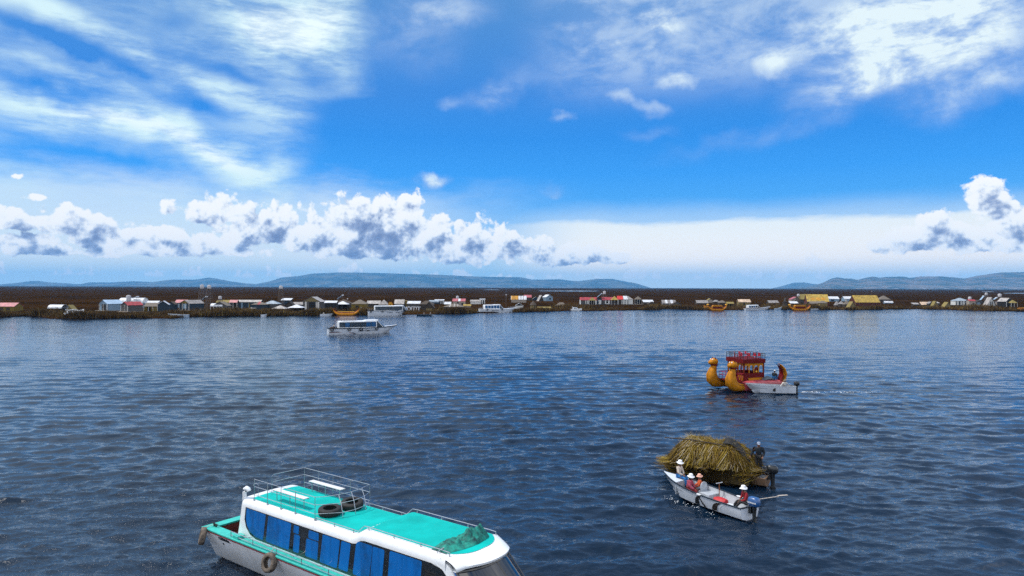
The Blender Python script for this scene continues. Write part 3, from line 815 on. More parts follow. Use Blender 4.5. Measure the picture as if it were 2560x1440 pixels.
# windscreen
TP, BT = [], []
for j in range(17):
    v = -1 + 2 * j / 16
    TP.append(Vector((13.72 - 0.58 * abs(v) ** 2.6, YC + 1.19 * v, 2.66 - 0.10 * v * v)))
    BT.append(Vector((14.95 - 0.85 * abs(v) ** 2.4, YC + 1.27 * v, 1.50)))
ws = MB().loft([TP, BT], closed=False).build('windscreen', GLASS, ferry)
fm = MB().tube(TP, 0.045, 6).tube(BT, 0.05, 6).tube([TP[8], BT[8]], 0.03, 6).tube([TP[0], BT[0]], 0.045, 6).tube([TP[-1], BT[-1]], 0.045, 6)
fm.build('windscreen_frame', BLACKW, ws)
sk = MB().loft([BT, [Vector((p.x + 0.06, p.y, 1.27)) for p in BT]], closed=False); sk.build('cabin_front', WHITE, ferry)
inn = MB().box(12.55, 12.6, YC - 1.2, YC + 1.2, 0.6, 2.55).box(12.6, 14.0, YC - 1.2, YC + 1.2, 1.2, 1.25).box(13.2, 13.9, YC - 1.05, YC + 1.05, 1.25, 1.55)
inn.build('dashboard', DARK, ferry)
for (j0, j1) in ((1, 3), (13, 15)):
    ct = MB()
    top = [TP[0 if j0 < 8 else 16].lerp(TP[j0 if j0 < 8 else j1 - 1], k / 6) for k in range(7)]
    bot = [BT[0 if j0 < 8 else 16].lerp(BT[j0 + 1 if j0 < 8 else j1 - 2], k / 6) for k in range(7)]
    ct.loft([[p + Vector((-0.14 + 0.03 * (i % 2), 0, 0)) for i, p in enumerate(top)], [p + Vector((-0.16 + 0.04 * (i % 2), 0, 0.03)) for i, p in enumerate(bot)]], closed=False)
    ct.build('curtain', CURT, ws)
# roof rail cage
cg = MB()
R0 = 0.0105
zt, zm, zl = 3.52, 3.24, 2.98
arcs = lambda z, b: [(6.38, 0.60, z), (6.62, 0.85, z), (6.92 + b, 1.3, z), (7.02 + b, 1.8, z), (6.95 + b, 2.35, z), (6.72, 2.83, z)]
for z, b in ((zt, -0.12), (zm, 0.02), (zl - 0.06, 0.10)):
    cg.tube([(2.62, 0.60, z), (6.38, 0.60, z)] + arcs(z, b)[1:] + [(2.72, 2.84, z)], R0, 6)
for z in (zt, zm): cg.tube([(2.72, 2.84, z), (2.62, 1.45, z)] + ([(2.62, 1.38, z - 0.06), (2.62, 1.38, 2.74)] if z == zt else []), R0, 6)
for x in (2.62, 3.5, 4.36, 5.24, 6.38): cg.tube([(x, 0.60, 2.70), (x, 0.60, zt)], 0.0125, 6); cg.lathe([(0.045, 2.715), (0.045, 2.73), (0.02, 2.74)], 8, (x, 0.60, 0))
for x in (2.72, 3.66, 4.56, 5.6, 6.72): cg.tube([(x, 2.84, 2.70), (x, 2.84, zt)], 0.0125, 6)
for i in (2, 3, 4):
    a, b, c = arcs(zt, -0.12)[i], arcs(zm, 0.02)[i], arcs(zl - 0.06, 0.10)[i]; cg.tube([a, b, c, (c[0] + .02, c[1], 2.75)], 0.013, 6)
cg.build('roof_railing', STEEL, ferry)
# benches inside the cage
for (x0, x1, y0, y1, ly) in ((3.28, 5.24, 0.96, 1.20, 1.06), (3.40, 5.38, 2.54, 2.78, 2.60)):
    b = MB().box(x0, x1, y0, y1, 3.125, 3.155).build('bench', ALUM, ferry, bevel=0.008)
    for x in (x0 + .15, (x0 + x1) / 2, x1 - .12):
        lg = MB()
        lg.tube([(x, ly, 2.72), (x, ly, 3.13)], 0.018, 6); lg.tube([(x - .12, ly - .1, 3.11), (x + .12, ly + .14, 3.11)], 0.012, 4)
        lg.build('bench_leg', STEEL, b)
# low roof-edge grab rails
for s in (-1, 1):
    yy = YC + s * 1.12
    gr = MB()
    def rl(xa, xb):
        n = int((xb - xa) / 0.9)
        gr.tube([(xa + (xb - xa) * i / 12, yy, f_zr(xa + (xb - xa) * i / 12) + 0.11) for i in range(13)], 0.012, 6)
        for i in range(n + 1):
            x = xa + (xb - xa) * i / n; gr.tube([(x, yy, f_zr(x) - 0.02), (x, yy, f_zr(x) + 0.11)], 0.014, 6)
    rl(6.45, 8.45); rl(9.22, 12.8); gr.tube([(8.45, yy, f_zr(8.45) + 0.11), (8.7, yy, 2.80), (9.0, yy, f_zr(9.1) + 0.10), (9.22, yy, f_zr(9.22) + 0.11)], 0.012, 6)
    gr.build('grab_rail', STEEL, ferry)
# side deck rails
for s in (-1, 1):
    sr = MB()
    yy = lambda x: YC + s * (f_hb(x) - 0.05)
    X = [1.92 + 0.37 * i for i in range(31)]
    for z in (1.50, 1.36): sr.tube([(x, yy(x), z) for x in X], 0.014, 6)
    for x in X[::4]: sr.tube([(x, yy(x), 1.22), (x, yy(x), 1.50)], 0.018, 6)
    for x in X[2::4]: sr.tube([(x, yy(x), 1.50), (x + .10, yy(x) - s * .10, 1.40), (x + .14, YC + s * 1.31, 1.36)], 0.012, 6)
    sr.build('side_railing', STEEL, ferry)
# bow pulpit
pu = MB(); PX = [13.95, 14.0, 14.4, 15.0, 15.6, 16.0]
for s in (-1, 1): pu.tube([(13.95, YC + s * f_hb(13.95) * .93, f_gz(14))] + [(x, YC + s * f_hb(x) * .92, f_gz(x) + 0.42) for x in PX[1:]], 0.016, 6)
for s in (-1, 1):
    for x in (14.6, 15.4): pu.tube([(x, YC + s * f_hb(x) * .92, f_gz(x)), (x, YC + s * f_hb(x) * .92, f_gz(x) + 0.42)], 0.014, 6)
pu.build('bow_railing', STEEL, ferry)
# white elbow exhaust pipe and small hook behind it
MB().tube([(2.02, 0.56, 2.58), (2.02, 0.56, 2.94), (2.05, 0.57, 3.04), (2.13, 0.58, 3.09), (2.22, 0.60, 3.06), (2.26, 0.61, 2.99)], [0.075, 0.075, 0.085, 0.09, 0.088, 0.085], 12).build('exhaust_pipe', WHITE, ferry)
MB().tube([(2.5, 0.85, 2.72), (2.5, 0.85, 3.2), (2.46, 0.82, 3.28), (2.38, 0.76, 3.28), (2.34, 0.74, 3.2)], 0.010, 5).build('flag_hook', STEEL, ferry)
# mooring cleats at the stern corner
cl = MB().tube([(0.28, 0.30, 1.27), (0.28, 0.30, 1.42)], 0.035, 8).tube([(0.42, 0.30, 1.27), (0.42, 0.30, 1.40)], 0.035, 8).tube([(0.14, 0.30, 1.39), (0.56, 0.30, 1.38)], 0.025, 6)
cl.build('mooring_bitt', DARK, ferry)
# searchlight on an arm at the roof front
sa = MB().tube([(12.35, 0.52, 2.94), (12.42, 0.62, 3.05), (12.48, 0.98, 3.10), (12.48, 1.12, 3.06)], 0.014, 6).build('lamp_arm', STEEL, ferry)
MB().lathe([(0.02, -0.09), (0.07, -0.06), (0.075, 0.04), (0.08, 0.07), (0.0, 0.06)], 12, (12.5, 1.16, 3.08), Matrix.Rotation(rad(60), 3, 'Y')).build('searchlight', DARK, sa)
# portholes / drain holes on the near side
for x, z, r in ((1.15, 0.80, 0.06), (2.35, 1.03, 0.022), (4.05, 0.42, 0.024), (7.4, 0.85, 0.05)):
    yy = YC - (f_hb(x) - (1.25 - z) * 0.46) - 0.012
    MB().lathe([(r, 0), (r, 0.015), (r * 0.7, 0.02)], 14, (x, yy + 0.012, z), Matrix.Rotation(rad(90) + 0.43, 3, 'X')).build('drain_port', INK, ferry)
T = Matrix.Translation((1.42, YC - 1.72 + 0.055, 1.045)) @ Matrix.Rotation(rad(90) + 0.43, 4, 'X')
text_mesh('CHESNIA', 0.19, INK, 'name_lettering', ferry, T, 0.006, bold=0.008)

FM = Matrix.Translation((FO.x, FO.y, 0)) @ Matrix.Rotation(FA, 4, 'Z')
def on_ferry(p): return FM @ Vector(p)
def tyre_thing(label, c, R, w, axis, m, group, rope=None):
    P = on_ferry(c)
    t = thing('tyre', label, 'tyre', (P.x, P.y, P.z), FA, group)
    MB().tyre((0, 0, 0), R, w, axis, n=32).build('tread', m, t, ang=50)
    if rope:
        MB().tube([Vector(q) - Vector(c) for q in rope], 0.014, 5).build('rope', ROPE, t)
    return t
ROPE = mat('pale_rope', (0.40, 0.36, 0.30), rough=0.9, var=0.3, vs=30)
tyre_thing('black truck tyre lying on the turquoise roof nearer the side windows', (6.40, 1.24, 2.885), 0.42, 0.24, (0.05, -0.06, 1), RUBBER, 'tyres on the ferry roof')
tyre_thing('black truck tyre lying on the turquoise roof beside the far bench', (6.50, 2.17, 2.91), 0.42, 0.25, (0.10, -0.12, 1), RUBBER, 'tyres on the ferry roof')
tyre_thing('worn fender tyre hung amidships below the blue curtained windows', (4.72, -0.13, 1.02), 0.35, 0.22, (0.05, -1, 0.30), OLDRUB, 'fender tyres along the ferry hull', [(4.72, -0.16, 1.30), (4.72, -0.03, 1.40), (4.75, 0.05, 1.50)])
tyre_thing('worn fender tyre hung at the turquoise stern corner', (0.16, -0.12, 0.98), 0.35, 0.22, (-0.55, -1, 0.25), OLDRUB, 'fender tyres along the ferry hull', [(0.18, -0.15, 1.25), (0.22, 0.1, 1.33), (0.28, 0.30, 1.36)])
# crumpled green net on the roof front
nx, ny = 34, 46
rows = []
for i in range(nx):
    row = []
    for j in range(ny):
        u, v = i / (nx - 1), j / (ny - 1)
        y = 0.62 + 1.95 * v
        width = 0.25 + 0.62 * math.sin(PI * min(1, v * 0.95 + 0.12)) ** 0.6
        x = 12.98 - 0.30 * abs((y - YC) / 1.1) ** 2 - width * (1 - u) - 0.05
        q = math.sin(PI * u) ** 0.7 * math.sin(PI * min(1, max(0, v))) ** 0.5
        n1 = float(fbm(np.array(x * 5.0), np.array(y * 3.5), 5, 4)); n2 = float(fbm(np.array(x * 14 + 3 * n1), np.array(y * 5), 8, 3))
        row.append((x, y, f_zr(x) + f_cam(y) + 0.012 + q * (0.05 + 0.75 * max(0, n1 - 0.25) * (0.5 + 1.0 * v) + 0.10 * n2)))
    rows.append(row)
P0 = on_ferry((12.6, 1.6, 2.95))
nt_ = MB().loft(rows, closed=False)
o = nt_.build('net', NET, None, ang=60, xf=Matrix.Translation((-12.6, -1.6, -2.95)))
o.location = P0; o.rotation_euler = (0, 0, FA)
tag(o, 'crumpled dark green net heaped on the front of the turquoise roof', 'net')
# ------------------------------------------------------------------ people
SKIN = mat('brown_skin', (0.18, 0.085, 0.05), rough=0.55, var=0.15, vs=14)
EYE = mat('dark_eyes_and_hair', (0.012, 0.009, 0.008), rough=0.5, var=0.2)
LIP = mat('lips', (0.20, 0.06, 0.05), rough=0.5, var=0.1)
def skin_mesh(V, E, R, sub=1, root=0):
    me = bpy.data.meshes.new('skin'); me.from_pydata(V, E, [])
    o = bpy.data.objects.new('skin', me); COL.objects.link(o)
    o.modifiers.new('skin', 'SKIN').use_smooth_shade = True
    sv = me.skin_vertices[0].data
    for i, r in enumerate(R):
        sv[i].radius = (r, r) if not isinstance(r, tuple) else r
        sv[i].use_root = (i == root)
    if sub:
        ss = o.modifiers.new('sub', 'SUBSURF'); ss.levels = sub; ss.render_levels = sub
    bpy.context.view_layer.update()
    out = bpy.data.meshes.new_from_object(o.evaluated_get(bpy.context.evaluated_depsgraph_get()))
    bpy.data.objects.remove(o)
    return out
def graph(J, chains, rad_, grow=0.0):
    names = []
    for c in chains:
        for n in c:
            if n not in names: names.append(n)
    E = []
    for c in chains:
        for a, b in zip(c[:-1], c[1:]): E.append((names.index(a), names.index(b)))
    return [J[n] for n in names], E, [(rad_[n][0] + grow, rad_[n][1] + grow) if isinstance(rad_[n], tuple) else rad_[n] + grow for n in names]
BR = {'pelvis': .115, 'spine': .115, 'chest': .125, 'neck': .052, 'skull': .07}
for s in 'LR':
    BR.update({'sh' + s: .062, 'el' + s: .044, 'ha' + s: .030, 'hip' + s: .088, 'kn' + s: .060, 'an' + s: .040, 'toe' + s: .032})
def pose(kind='sit', lean=0.0, arms=None, legs=None, head=(0.0, 0.0), twist=0.0):
    """joint positions in metres; x forward, y left, z up; seat (or ground) at z = 0"""
    J = {}
    b = 0.11 if kind == 'sit' else 0.92
    sl = math.sin(lean); cl = math.cos(lean)
    up = lambda h, f=0.0: (f + h * sl, 0.0, b + h * cl)
    J['pelvis'] = (0, 0, b); J['spine'] = up(.19, -.01); J['chest'] = up(.37); J['neck'] = up(.50, .01); J['skull'] = up(.60, .03 + head[0])
    for s, k in (('L', 1), ('R', -1)):
        c = up(.43)
        J['sh' + s] = (c[0], k * .185, c[2])
        J['hip' + s] = (.02, k * .095, b - .02)
        if kind == 'sit':
            J['kn' + s] = (.44, k * .13, .10); J['an' + s] = (.42, k * .12, -.33); J['toe' + s] = (.55, k * .13, -.38)
            J['el' + s] = (c[0] + .10, k * .25, c[2] - .27); J['ha' + s] = (c[0] + .30, k * .12, c[2] - .36)
        else:
            J['kn' + s] = (.03, k * .10, .48); J['an' + s] = (-.02, k * .11, .08); J['toe' + s] = (.14, k * .13, .03)
            J['el' + s] = (c[0] - .03, k * .26, c[2] - .28); J['ha' + s] = (c[0] + .03, k * .30, c[2] - .53)
    for d in (arms or {}, legs or {}): J.update(d)
    J['_yaw'] = head[1]
    return J
def make_person(label, J, loc, rz, shirt, pants, hat=None, hair_len=0.0, group=None, sleeves=True, scale=1.0, shoes=None, vest=None, fat=0.0):
    root = thing('person', label, 'person', loc, rz, group)
    root.scale = (scale, scale, scale)
    ch = [['pelvis', 'spine', 'chest', 'neck', 'skull'], ['chest', 'shL', 'elL', 'haL'], ['chest', 'shR', 'elR', 'haR'], ['pelvis', 'hipL', 'knL', 'anL', 'toeL'], ['pelvis', 'hipR', 'knR', 'anR', 'toeR']]
    me = skin_mesh(*graph(J, ch, BR))
    mb = MB()
    mb.add([v.co[:] for v in me.vertices], [tuple(p.vertices) for p in me.polygons])
    bpy.data.meshes.remove(me)
    yaw = Matrix.Rotation(J['_yaw'], 3, 'Z')
    hc = Vector(J['skull']) + Vector((0.012, 0, .045))
    prof = [(.002, -.125), (.045, -.118), (.062, -.09), (.074, -.04), (.081, .02), (.078, .06), (.058, .098), (.025, .115), (.002, .118)]
    rings = []
    for r, z in prof:
        rings.append([hc + yaw @ Vector((1.17 * r * math.cos(2 * PI * k / 14) + (0.012 if z < -.03 else 0), r * math.sin(2 * PI * k / 14), z)) for k in range(14)])
    mb.loft(rings, True, True, True)
    f = lambda x, y, z: hc + yaw @ Vector((x, y, z))
    mb.ellipsoid(f(.100, 0, -.025), (.022, .014, .026), 8, 6)                      # nose
    for k in (1, -1):
        mb.ellipsoid(f(0, k * .083, -.01), (.022, .010, .032), 8, 6)               # ears
        mb.ellipsoid(f(.083, k * .033, .012), (.010, .014, .008), 8, 5, mi=1)      # eyes
    mb.ellipsoid(f(.088, 0, -.066), (.010, .026, .009), 8, 5, mi=2)                # mouth
    for s in 'LR':                                                                   # hands
        h = Vector(J['ha' + s]); d = (h - Vector(J['el' + s])).normalized()
        a, b = frame_of(d); k = 1 if s == 'L' else -1
        mb.ellipsoid(h + d * .05, (.040, .018, .048), 8, 6, M=Matrix((a, b, d)).transposed())
        for i, (o, L) in enumerate(((-.030, .062), (-.010, .074), (.010, .070), (.029, .054))):
            p0 = h + d * .085 + a * o; p1 = p0 + d * L * .5 - b * .010; p2 = p1 + d * L * .35 - b * .022; p3 = p2 + d * L * .1 - b * .02
            mb.tube([p0, p1, p2, p3], [.010, .0095, .0085, .006], 6)
        q = h + d * .03 - a * .034 * k
        mb.tube([q, q - a * .028 * k + d * .028, q - a * .036 * k + d * .060 - b * .01], [.012, .011, .008], 6)
    body = mb.build('body', [SKIN, EYE, LIP], root, ang=80)
    def garment(name, chains, m, grow, tweak=None):
        R = dict(BR)
        if tweak: R.update(tweak)
        me = skin_mesh(*graph(J, chains, R, grow))
        g_ = bpy.data.objects.new(name, me); COL.objects.link(g_); g_.parent = root
        me.materials.clear(); me.materials.append(m)
        return g_
    J['wrL'] = tuple(Vector(J['elL']).lerp(Vector(J['haL']), .9 if sleeves else .05)); J['wrR'] = tuple(Vector(J['elR']).lerp(Vector(J['haR']), .9 if sleeves else .05))
    J['coll'] = tuple(Vector(J['chest']).lerp(Vector(J['neck']), .75))
    BR['wrL'] = BR['wrR'] = .036; BR['coll'] = .062
    garment('shirt', [['pelvis', 'spine', 'chest', 'coll'], ['chest', 'shL', 'elL', 'wrL'], ['chest', 'shR', 'elR', 'wrR']], shirt, .016 + fat)
    garment('trousers', [['pelvis', 'hipL', 'knL', 'anL'], ['pelvis', 'hipR', 'knR', 'anR']], pants, .014 + fat * .5)
    if vest:
        garment('life_vest', [['pelvis', 'spine', 'chest', 'coll'], ['chest', 'shL'], ['chest', 'shR']], vest, .045)
    for s in 'LR':
        a, t = Vector(J['an' + s]), Vector(J['toe' + s])
        MB().tube([a + Vector((-.03, 0, -.02)), a.lerp(t, .35) + Vector((0, 0, .005)), t, t + (t - a).normalized() * .05], [.045, .052, .046, .028], 8).build('shoe', shoes or EYE, root)
    hr = MB()
    pr = [(.088, -.06 - hair_len), (.090, -.02), (.092, .03), (.086, .07), (.062, .108), (.028, .124), (.002, .127)]
    hr.loft([[hc + yaw @ Vector((1.08 * r * math.cos(a) - .014, r * math.sin(a), z)) for a in [rad(55 + 250 * k / 13) for k in range(14)]] for r, z in pr], closed=False)
    if hair_len > .05: hr.tube([hc + yaw @ Vector((-.07, 0, -.04)), hc + yaw @ Vector((-.11, 0, -.16)), hc + yaw @ Vector((-.12, 0, -.30))], [.05, .035, .015], 8)
    hr.build('hair', EYE, root)
    if hat is not None:
        m, kind = hat
        H = MB()
        if kind == 'brim':
            P_ = [(.178, -.030), (.168, -.006), (.105, .028), (.100, .075), (.092, .115), (.060, .138), (.002, .142)]
            H.loft([[hc + yaw @ Vector((1.12 * r * math.cos(a), r * math.sin(a), .035 + z + (.022 * math.sin(2 * a + .7) - .016 * math.cos(a) if r > .15 else 0))) for a in [2 * PI * k / 20 for k in range(20)]] for r, z in P_], True, False, True)
        else:
            P_ = [(.097, .03), (.098, .06), (.086, .10), (.055, .13), (.002, .136)]
            H.loft([[hc + yaw @ Vector((1.12 * r * math.cos(a), r * math.sin(a), z)) for a in [2 * PI * k / 16 for k in range(16)]] for r, z in P_], True, False, True)
            H.slab([hc + yaw @ Vector(q) for q in ((.09, -.07, .045), (.19, -.05, .028), (.20, 0, .025), (.19, .05, .028), (.09, .07, .045))], .008)
        h = H.build('hat', m, root, ang=60)
        if kind == 'brim':
            so_ = h.modifiers.new('felt', 'SOLIDIFY'); so_.thickness = .006
    return root
CL = lambda n, c, v=.2: mat(n, c, rough=0.85, var=v, vs=9, bump=0.25, bs=18)
WHAT = CL('white_hat_cloth', (0.80, 0.81, 0.82), .08)
CREAM = CL('cream_pullover', (0.62, 0.53, 0.44)); JEANS = CL('blue_jeans', (0.02, 0.16, 0.42)); PINK = CL('pink_woven_shirt', (0.42, 0.07, 0.11), .4); MRED = CL('dark_red_skirt', (0.20, 0.010, 0.014))
ORNG = CL('orange_yellow_shawl', (0.62, 0.10, 0.02), .5); PEACH = CL('peach_hat_cloth', (0.72, 0.38, 0.28)); RED = CL('red_pullover', (0.26, 0.006, 0.012)); BLK = CL('black_trousers', (0.012, 0.011, 0.012))
NAVY = CL('dark_navy_jacket', (0.008, 0.014, 0.022)); BROWN = CL('brown_cloth', (0.05, 0.03, 0.02)); GREYC = CL('grey_cap_cloth', (0.25, 0.30, 0.40)); OWHITE = CL('off_white_shirt', (0.55, 0.52, 0.48)); STRAW = CL('straw_hat_felt', (0.16, 0.13, 0.10))

# ------------------------------------------------------------------ small boats
BLUEC = mat('blue_engine_cowl', (0.015, 0.085, 0.26), rough=0.3, var=0.2, vs=5, coat=0.5)
BLKC = mat('black_engine_cowl', (0.010, 0.012, 0.014), rough=0.35, var=0.2, vs=5, coat=0.4)
GREYP = mat('grey_boat_paint', (0.40, 0.43, 0.47), rough=0.5, var=0.2, vs=4)
LGREY = mat('pale_grey_hull', (0.62, 0.66, 0.72), rough=0.35, var=0.14, vs=1.8, coat=0.2)
DKTRIM = mat('dark_gunwale_trim', (0.010, 0.020, 0.030), rough=0.5, var=0.3)
WOOD = mat('weathered_wood', (0.20, 0.12, 0.07), rough=0.8, var=0.35, vs=5, stretch=(1, 6, 6), bump=0.2)
POLEW = mat('dark_pole_wood', (0.035, 0.024, 0.018), rough=0.8, var=0.3, vs=8)
def outboard(parent, loc, cowl, rz=0.0, s=1.0, word=None):
    """outboard engine facing aft of a transom; a part of the boat it is clamped to"""
    X = Matrix.Translation(loc) @ Matrix.Rotation(rz, 4, 'Z') @ Matrix.Scale(s, 4)
    c = MB(); rr = []
    for z, l, w_, dx in ((.18, .20, .13, -.02), (.24, .25, .17, -.03), (.36, .27, .185, -.03), (.48, .255, .175, -.02), (.55, .21, .14, -.01), (.575, .12, .08, 0)):
        rr.append([(dx - .08 + l * math.copysign(abs(math.cos(a)) ** .7, math.cos(a)), w_ * math.copysign(abs(math.sin(a)) ** .7, math.sin(a)), z) for a in [2 * PI * k / 18 for k in range(18)]])
    c.loft(rr, True, True, True)
    o = c.build('outboard_engine', cowl, parent, ang=60, xf=X)
    g_ = MB()
    g_.loft([[(dx + l * math.cos(a), w_ * math.sin(a), z) for a in [2 * PI * k / 10 for k in range(10)]] for z, l, w_, dx in ((.19, .14, .09, -.10), (-.05, .10, .06, -.11), (-.45, .09, .04, -.12), (-.52, .14, .05, -.12), (-.58, .16, .05, -.10), (-.63, .08, .03, -.10))], True, True, True)
    g_.box(-.02, .10, -.10, .10, -.14, .14); g_.tube([(.10, 0, .16), (.32, 0, .22), (.62, .02, .24)], [.022, .018, .022], 8)
    g_.build('drive_leg', BLKC, o, xf=X)
    if word: text_mesh(word, .095 * s, WHITE, 'engine_lettering', o, X @ Matrix.Translation((-.10, .192, .36)) @ Matrix.Rotation(PI, 4, 'Z') @ Matrix.Rotation(rad(90), 4, 'X'), .002, bold=.002)
    return o
def skiff(name, label, loc, rz, L, B, hs, hb, mh, mi, trim, deck=None, group=None, bt=0.8, seats=(), floor=0.1, flare=0.80):
    """open boat: x forward from the transom, y to port"""
    root = thing(name, label, 'boat', loc, rz, group)
    N = 18
    def half(t): return B / 2 * (bt + (1 - bt) * min(1, t / .35)) * (1 - max(0, (t - .45) / .55) ** 2.4)
    def gz(t): return hs + (hb - hs) * t ** 2.2
    out, inn, rim = [], [], []
    for i in range(N + 1):
        t = i / N; h = max(half(t), .012); z = gz(t); rake = .12 * t * 0
        ch = h * flare * (1 - .35 * t ** 3)
        zc = .0 + .30 * max(0, t - .72) / .28 * z
        kz = -.16 + .30 * z * max(0, (t - .8) / .2) ** 2
        xg = L * t; xk = L * (t - .13 * max(0, (t - .6) / .4) ** 1.5)
        pr = [(xg, h, z), (xg * .4 + xk * .6, (h + ch) / 2 + .02 * B * (1 - t), (z + zc) / 2), (xk, ch, zc), (xk, ch * .5, (zc + kz) / 2), (xk, .004, kz)]
        out.append(pr + [(x, -y, zz) for x, y, zz in pr[::-1]])
        hi = max(h - .045, .006)
        pi_ = [(xg, hi, z), (xg * .5 + xk * .5, max(hi * .96, .005), (z + floor) / 2), (min(xk, L * .93), max(min(hi, ch * .9), .004), min(floor + .25 * max(0, t - .8) * z * 3, z - .02))]
        inn.append(pi_ + [(x, -y, zz) for x, y, zz in pi_[::-1]])
    h_ = MB().loft(out, closed=False); h_.add(out[0], [tuple(range(10))])
    h_.build('hull', mh, root, ang=35)
    n_ = MB().loft(inn, closed=False); n_.add([(p[0] + .04, p[1], p[2]) for p in inn[0]], [tuple(range(6))])
    n_.build('interior', mi, root, ang=35)
    g_ = MB()
    for s in (1, -1):
        g_.loft([[(L * t - .02 * (i == 0), s * (max(half(t), .012) + .018), gz(t) - .035), (L * t, s * (max(half(t), .012) + .018), gz(t) + .012), (L * t, s * max(half(t) - .06, 0), gz(t) + .012), (L * t, s * max(half(t) - .06, 0), gz(t) - .02)] for i, t in [(i, i / N) for i in range(N + 1)]], closed=False)
    g_.box(-.025, .05, -half(0) - .015, half(0) + .015, gz(0) - .03, gz(0) + .012)
    g_.build('gunwale', trim, root)
    if deck:
        t0, md = deck; k = 10
        T_ = [t0 + (0.985 - t0) * i / k for i in range(k + 1)]
        MB().loft([[(L * t, half(t) - .02, gz(t) + .006) for t in T_], [(L * t, 0, gz(t) + .03) for t in T_], [(L * t, -half(t) + .02, gz(t) + .006) for t in T_]], closed=False).build('foredeck', md, root)
        MB().box(L * t0 - .02, L * t0 + .01, -half(t0) + .05, half(t0) - .05, floor, gz(t0)).build('bulkhead', mi, root)
    for t, w_ in seats:
        MB().box(L * t - w_ / 2, L * t + w_ / 2, -half(t) + .05, half(t) - .05, gz(t) * .62, gz(t) * .62 + .04).build('thwart', mi, root, bevel=.006)
    root['_half'] = 0
    del root['_half']
    return root, half, gz
# ------------------------------------------------------------------ white motor skiff with four people
RA = rad(120.5)
rb_loc = (11.41, 33.08, 0.0)
rbt, rhalf, rgz = skiff('motor_skiff', 'pale motor skiff with black crescent marks carrying four people in hats', rb_loc, RA, 5.95, 1.62, 0.55, 0.88, LGREY, GREYP, DKTRIM, deck=(0.735, LGREY), bt=0.80, floor=0.10)
RM = Matrix.Translation(rb_loc) @ Matrix.Rotation(RA, 4, 'Z')
on_r = lambda p: tuple(RM @ Vector(p))
MB().box(2.62, 3.42, -0.74, -0.02, 0.10, 0.40).build('seat_box', GREYP, rbt, bevel=0.015)
sp = [(-0.62, 0.40), (-0.62, 0.62)] + [(-0.38 + 0.24 * math.cos(rad(a)), 0.64 + 0.24 * math.sin(rad(a))) for a in range(180, -1, -20)] + [(-0.14, 0.40)]
MB().prism(sp, 3.30, 3.34, 'yz').build('seat_back', GREYP, rbt, bevel=0.006)
MB().tube([(2.45, -0.58, 0.1), (2.45, -0.58, 0.98)], 0.022, 8).build('steering_post', mat('varnished_post', (0.22, 0.07, 0.02), rough=0.4, var=.2), rbt)
MB().tube([(2.45, -0.80, 1.0), (2.45, -0.58, 0.99), (2.45, -0.36, 1.0)], 0.025, 8).build('post_handle', GREYP, rbt)
for s, x in ((1, 2.55), (-1, 1.25)):
    MB().ellipsoid((x, s * (rhalf(x / 5.95) - 0.02), 0.58), (0.22, 0.05, 0.05), 12, 8).build('gunwale_fender', WHITE, rbt)
outboard(rbt, (-0.12, 0.0, 0.42), BLUEC, 0.12, 1.12, 'YAMAHA')
# painted crescents on the port side
def side_pt(t, f, off=0.012):
    """a spot on the skiff's port side; t along the length, f from gunwale (0) to waterline (1)"""
    L, B, hs, hb, bt, fl = 5.95, 1.62, 0.55, 0.88, 0.80, 0.80
    h = rhalf(t); z = rgz(t); ch = h * fl * (1 - .35 * t ** 3); zc = .0 + .30 * max(0, t - .72) / .28 * z
    m = (h + ch) / 2 + .02 * B * (1 - t)
    if f < .5: y, zz = h + (m - h) * f * 2, z + ((z + zc) / 2 - z) * f * 2
    else: y, zz = m + (ch - m) * (f * 2 - 1), (z + zc) / 2 + (zc - (z + zc) / 2) * (f * 2 - 1)
    return (L * t, y + off, zz)
def crescent(curve, m, name):
    """band between two curves given as (t, f) pairs"""
    a, b = curve; n = 10
    lerp = lambda c, u: (c[0][0] * (1 - u) ** 2 + 2 * c[1][0] * u * (1 - u) + c[2][0] * u * u, c[0][1] * (1 - u) ** 2 + 2 * c[1][1] * u * (1 - u) + c[2][1] * u * u)
    R1 = [side_pt(*lerp(a, i / n)) for i in range(n + 1)]; R2 = [side_pt(*lerp(b, i / n)) for i in range(n + 1)]
    MB().loft([R1, R2], closed=False).build(name, m, rbt, smooth=False)
crescent((((.400, .10), (.475, .10), (.49, .98)), ((.400, .13), (.44, .35), (.435, .98))), INK, 'crescent_mark')
crescent((((.420, .12), (.40, .5), (.355, .98)), ((.428, .12), (.42, .5), (.385, .98))), INK, 'crescent_mark')
crescent((((.195, .12), (.275, .10), (.30, .98)), ((.19, .16), (.235, .30), (.245, .98))), mat('brown_black_mark', (0.02, 0.013, 0.010), rough=.5), 'crescent_mark')
crescent((((.165, .16), (.215, .25), (.225, .98)), ((.165, .19), (.207, .3), (.215, .98))), WHITE, 'pinstripe')
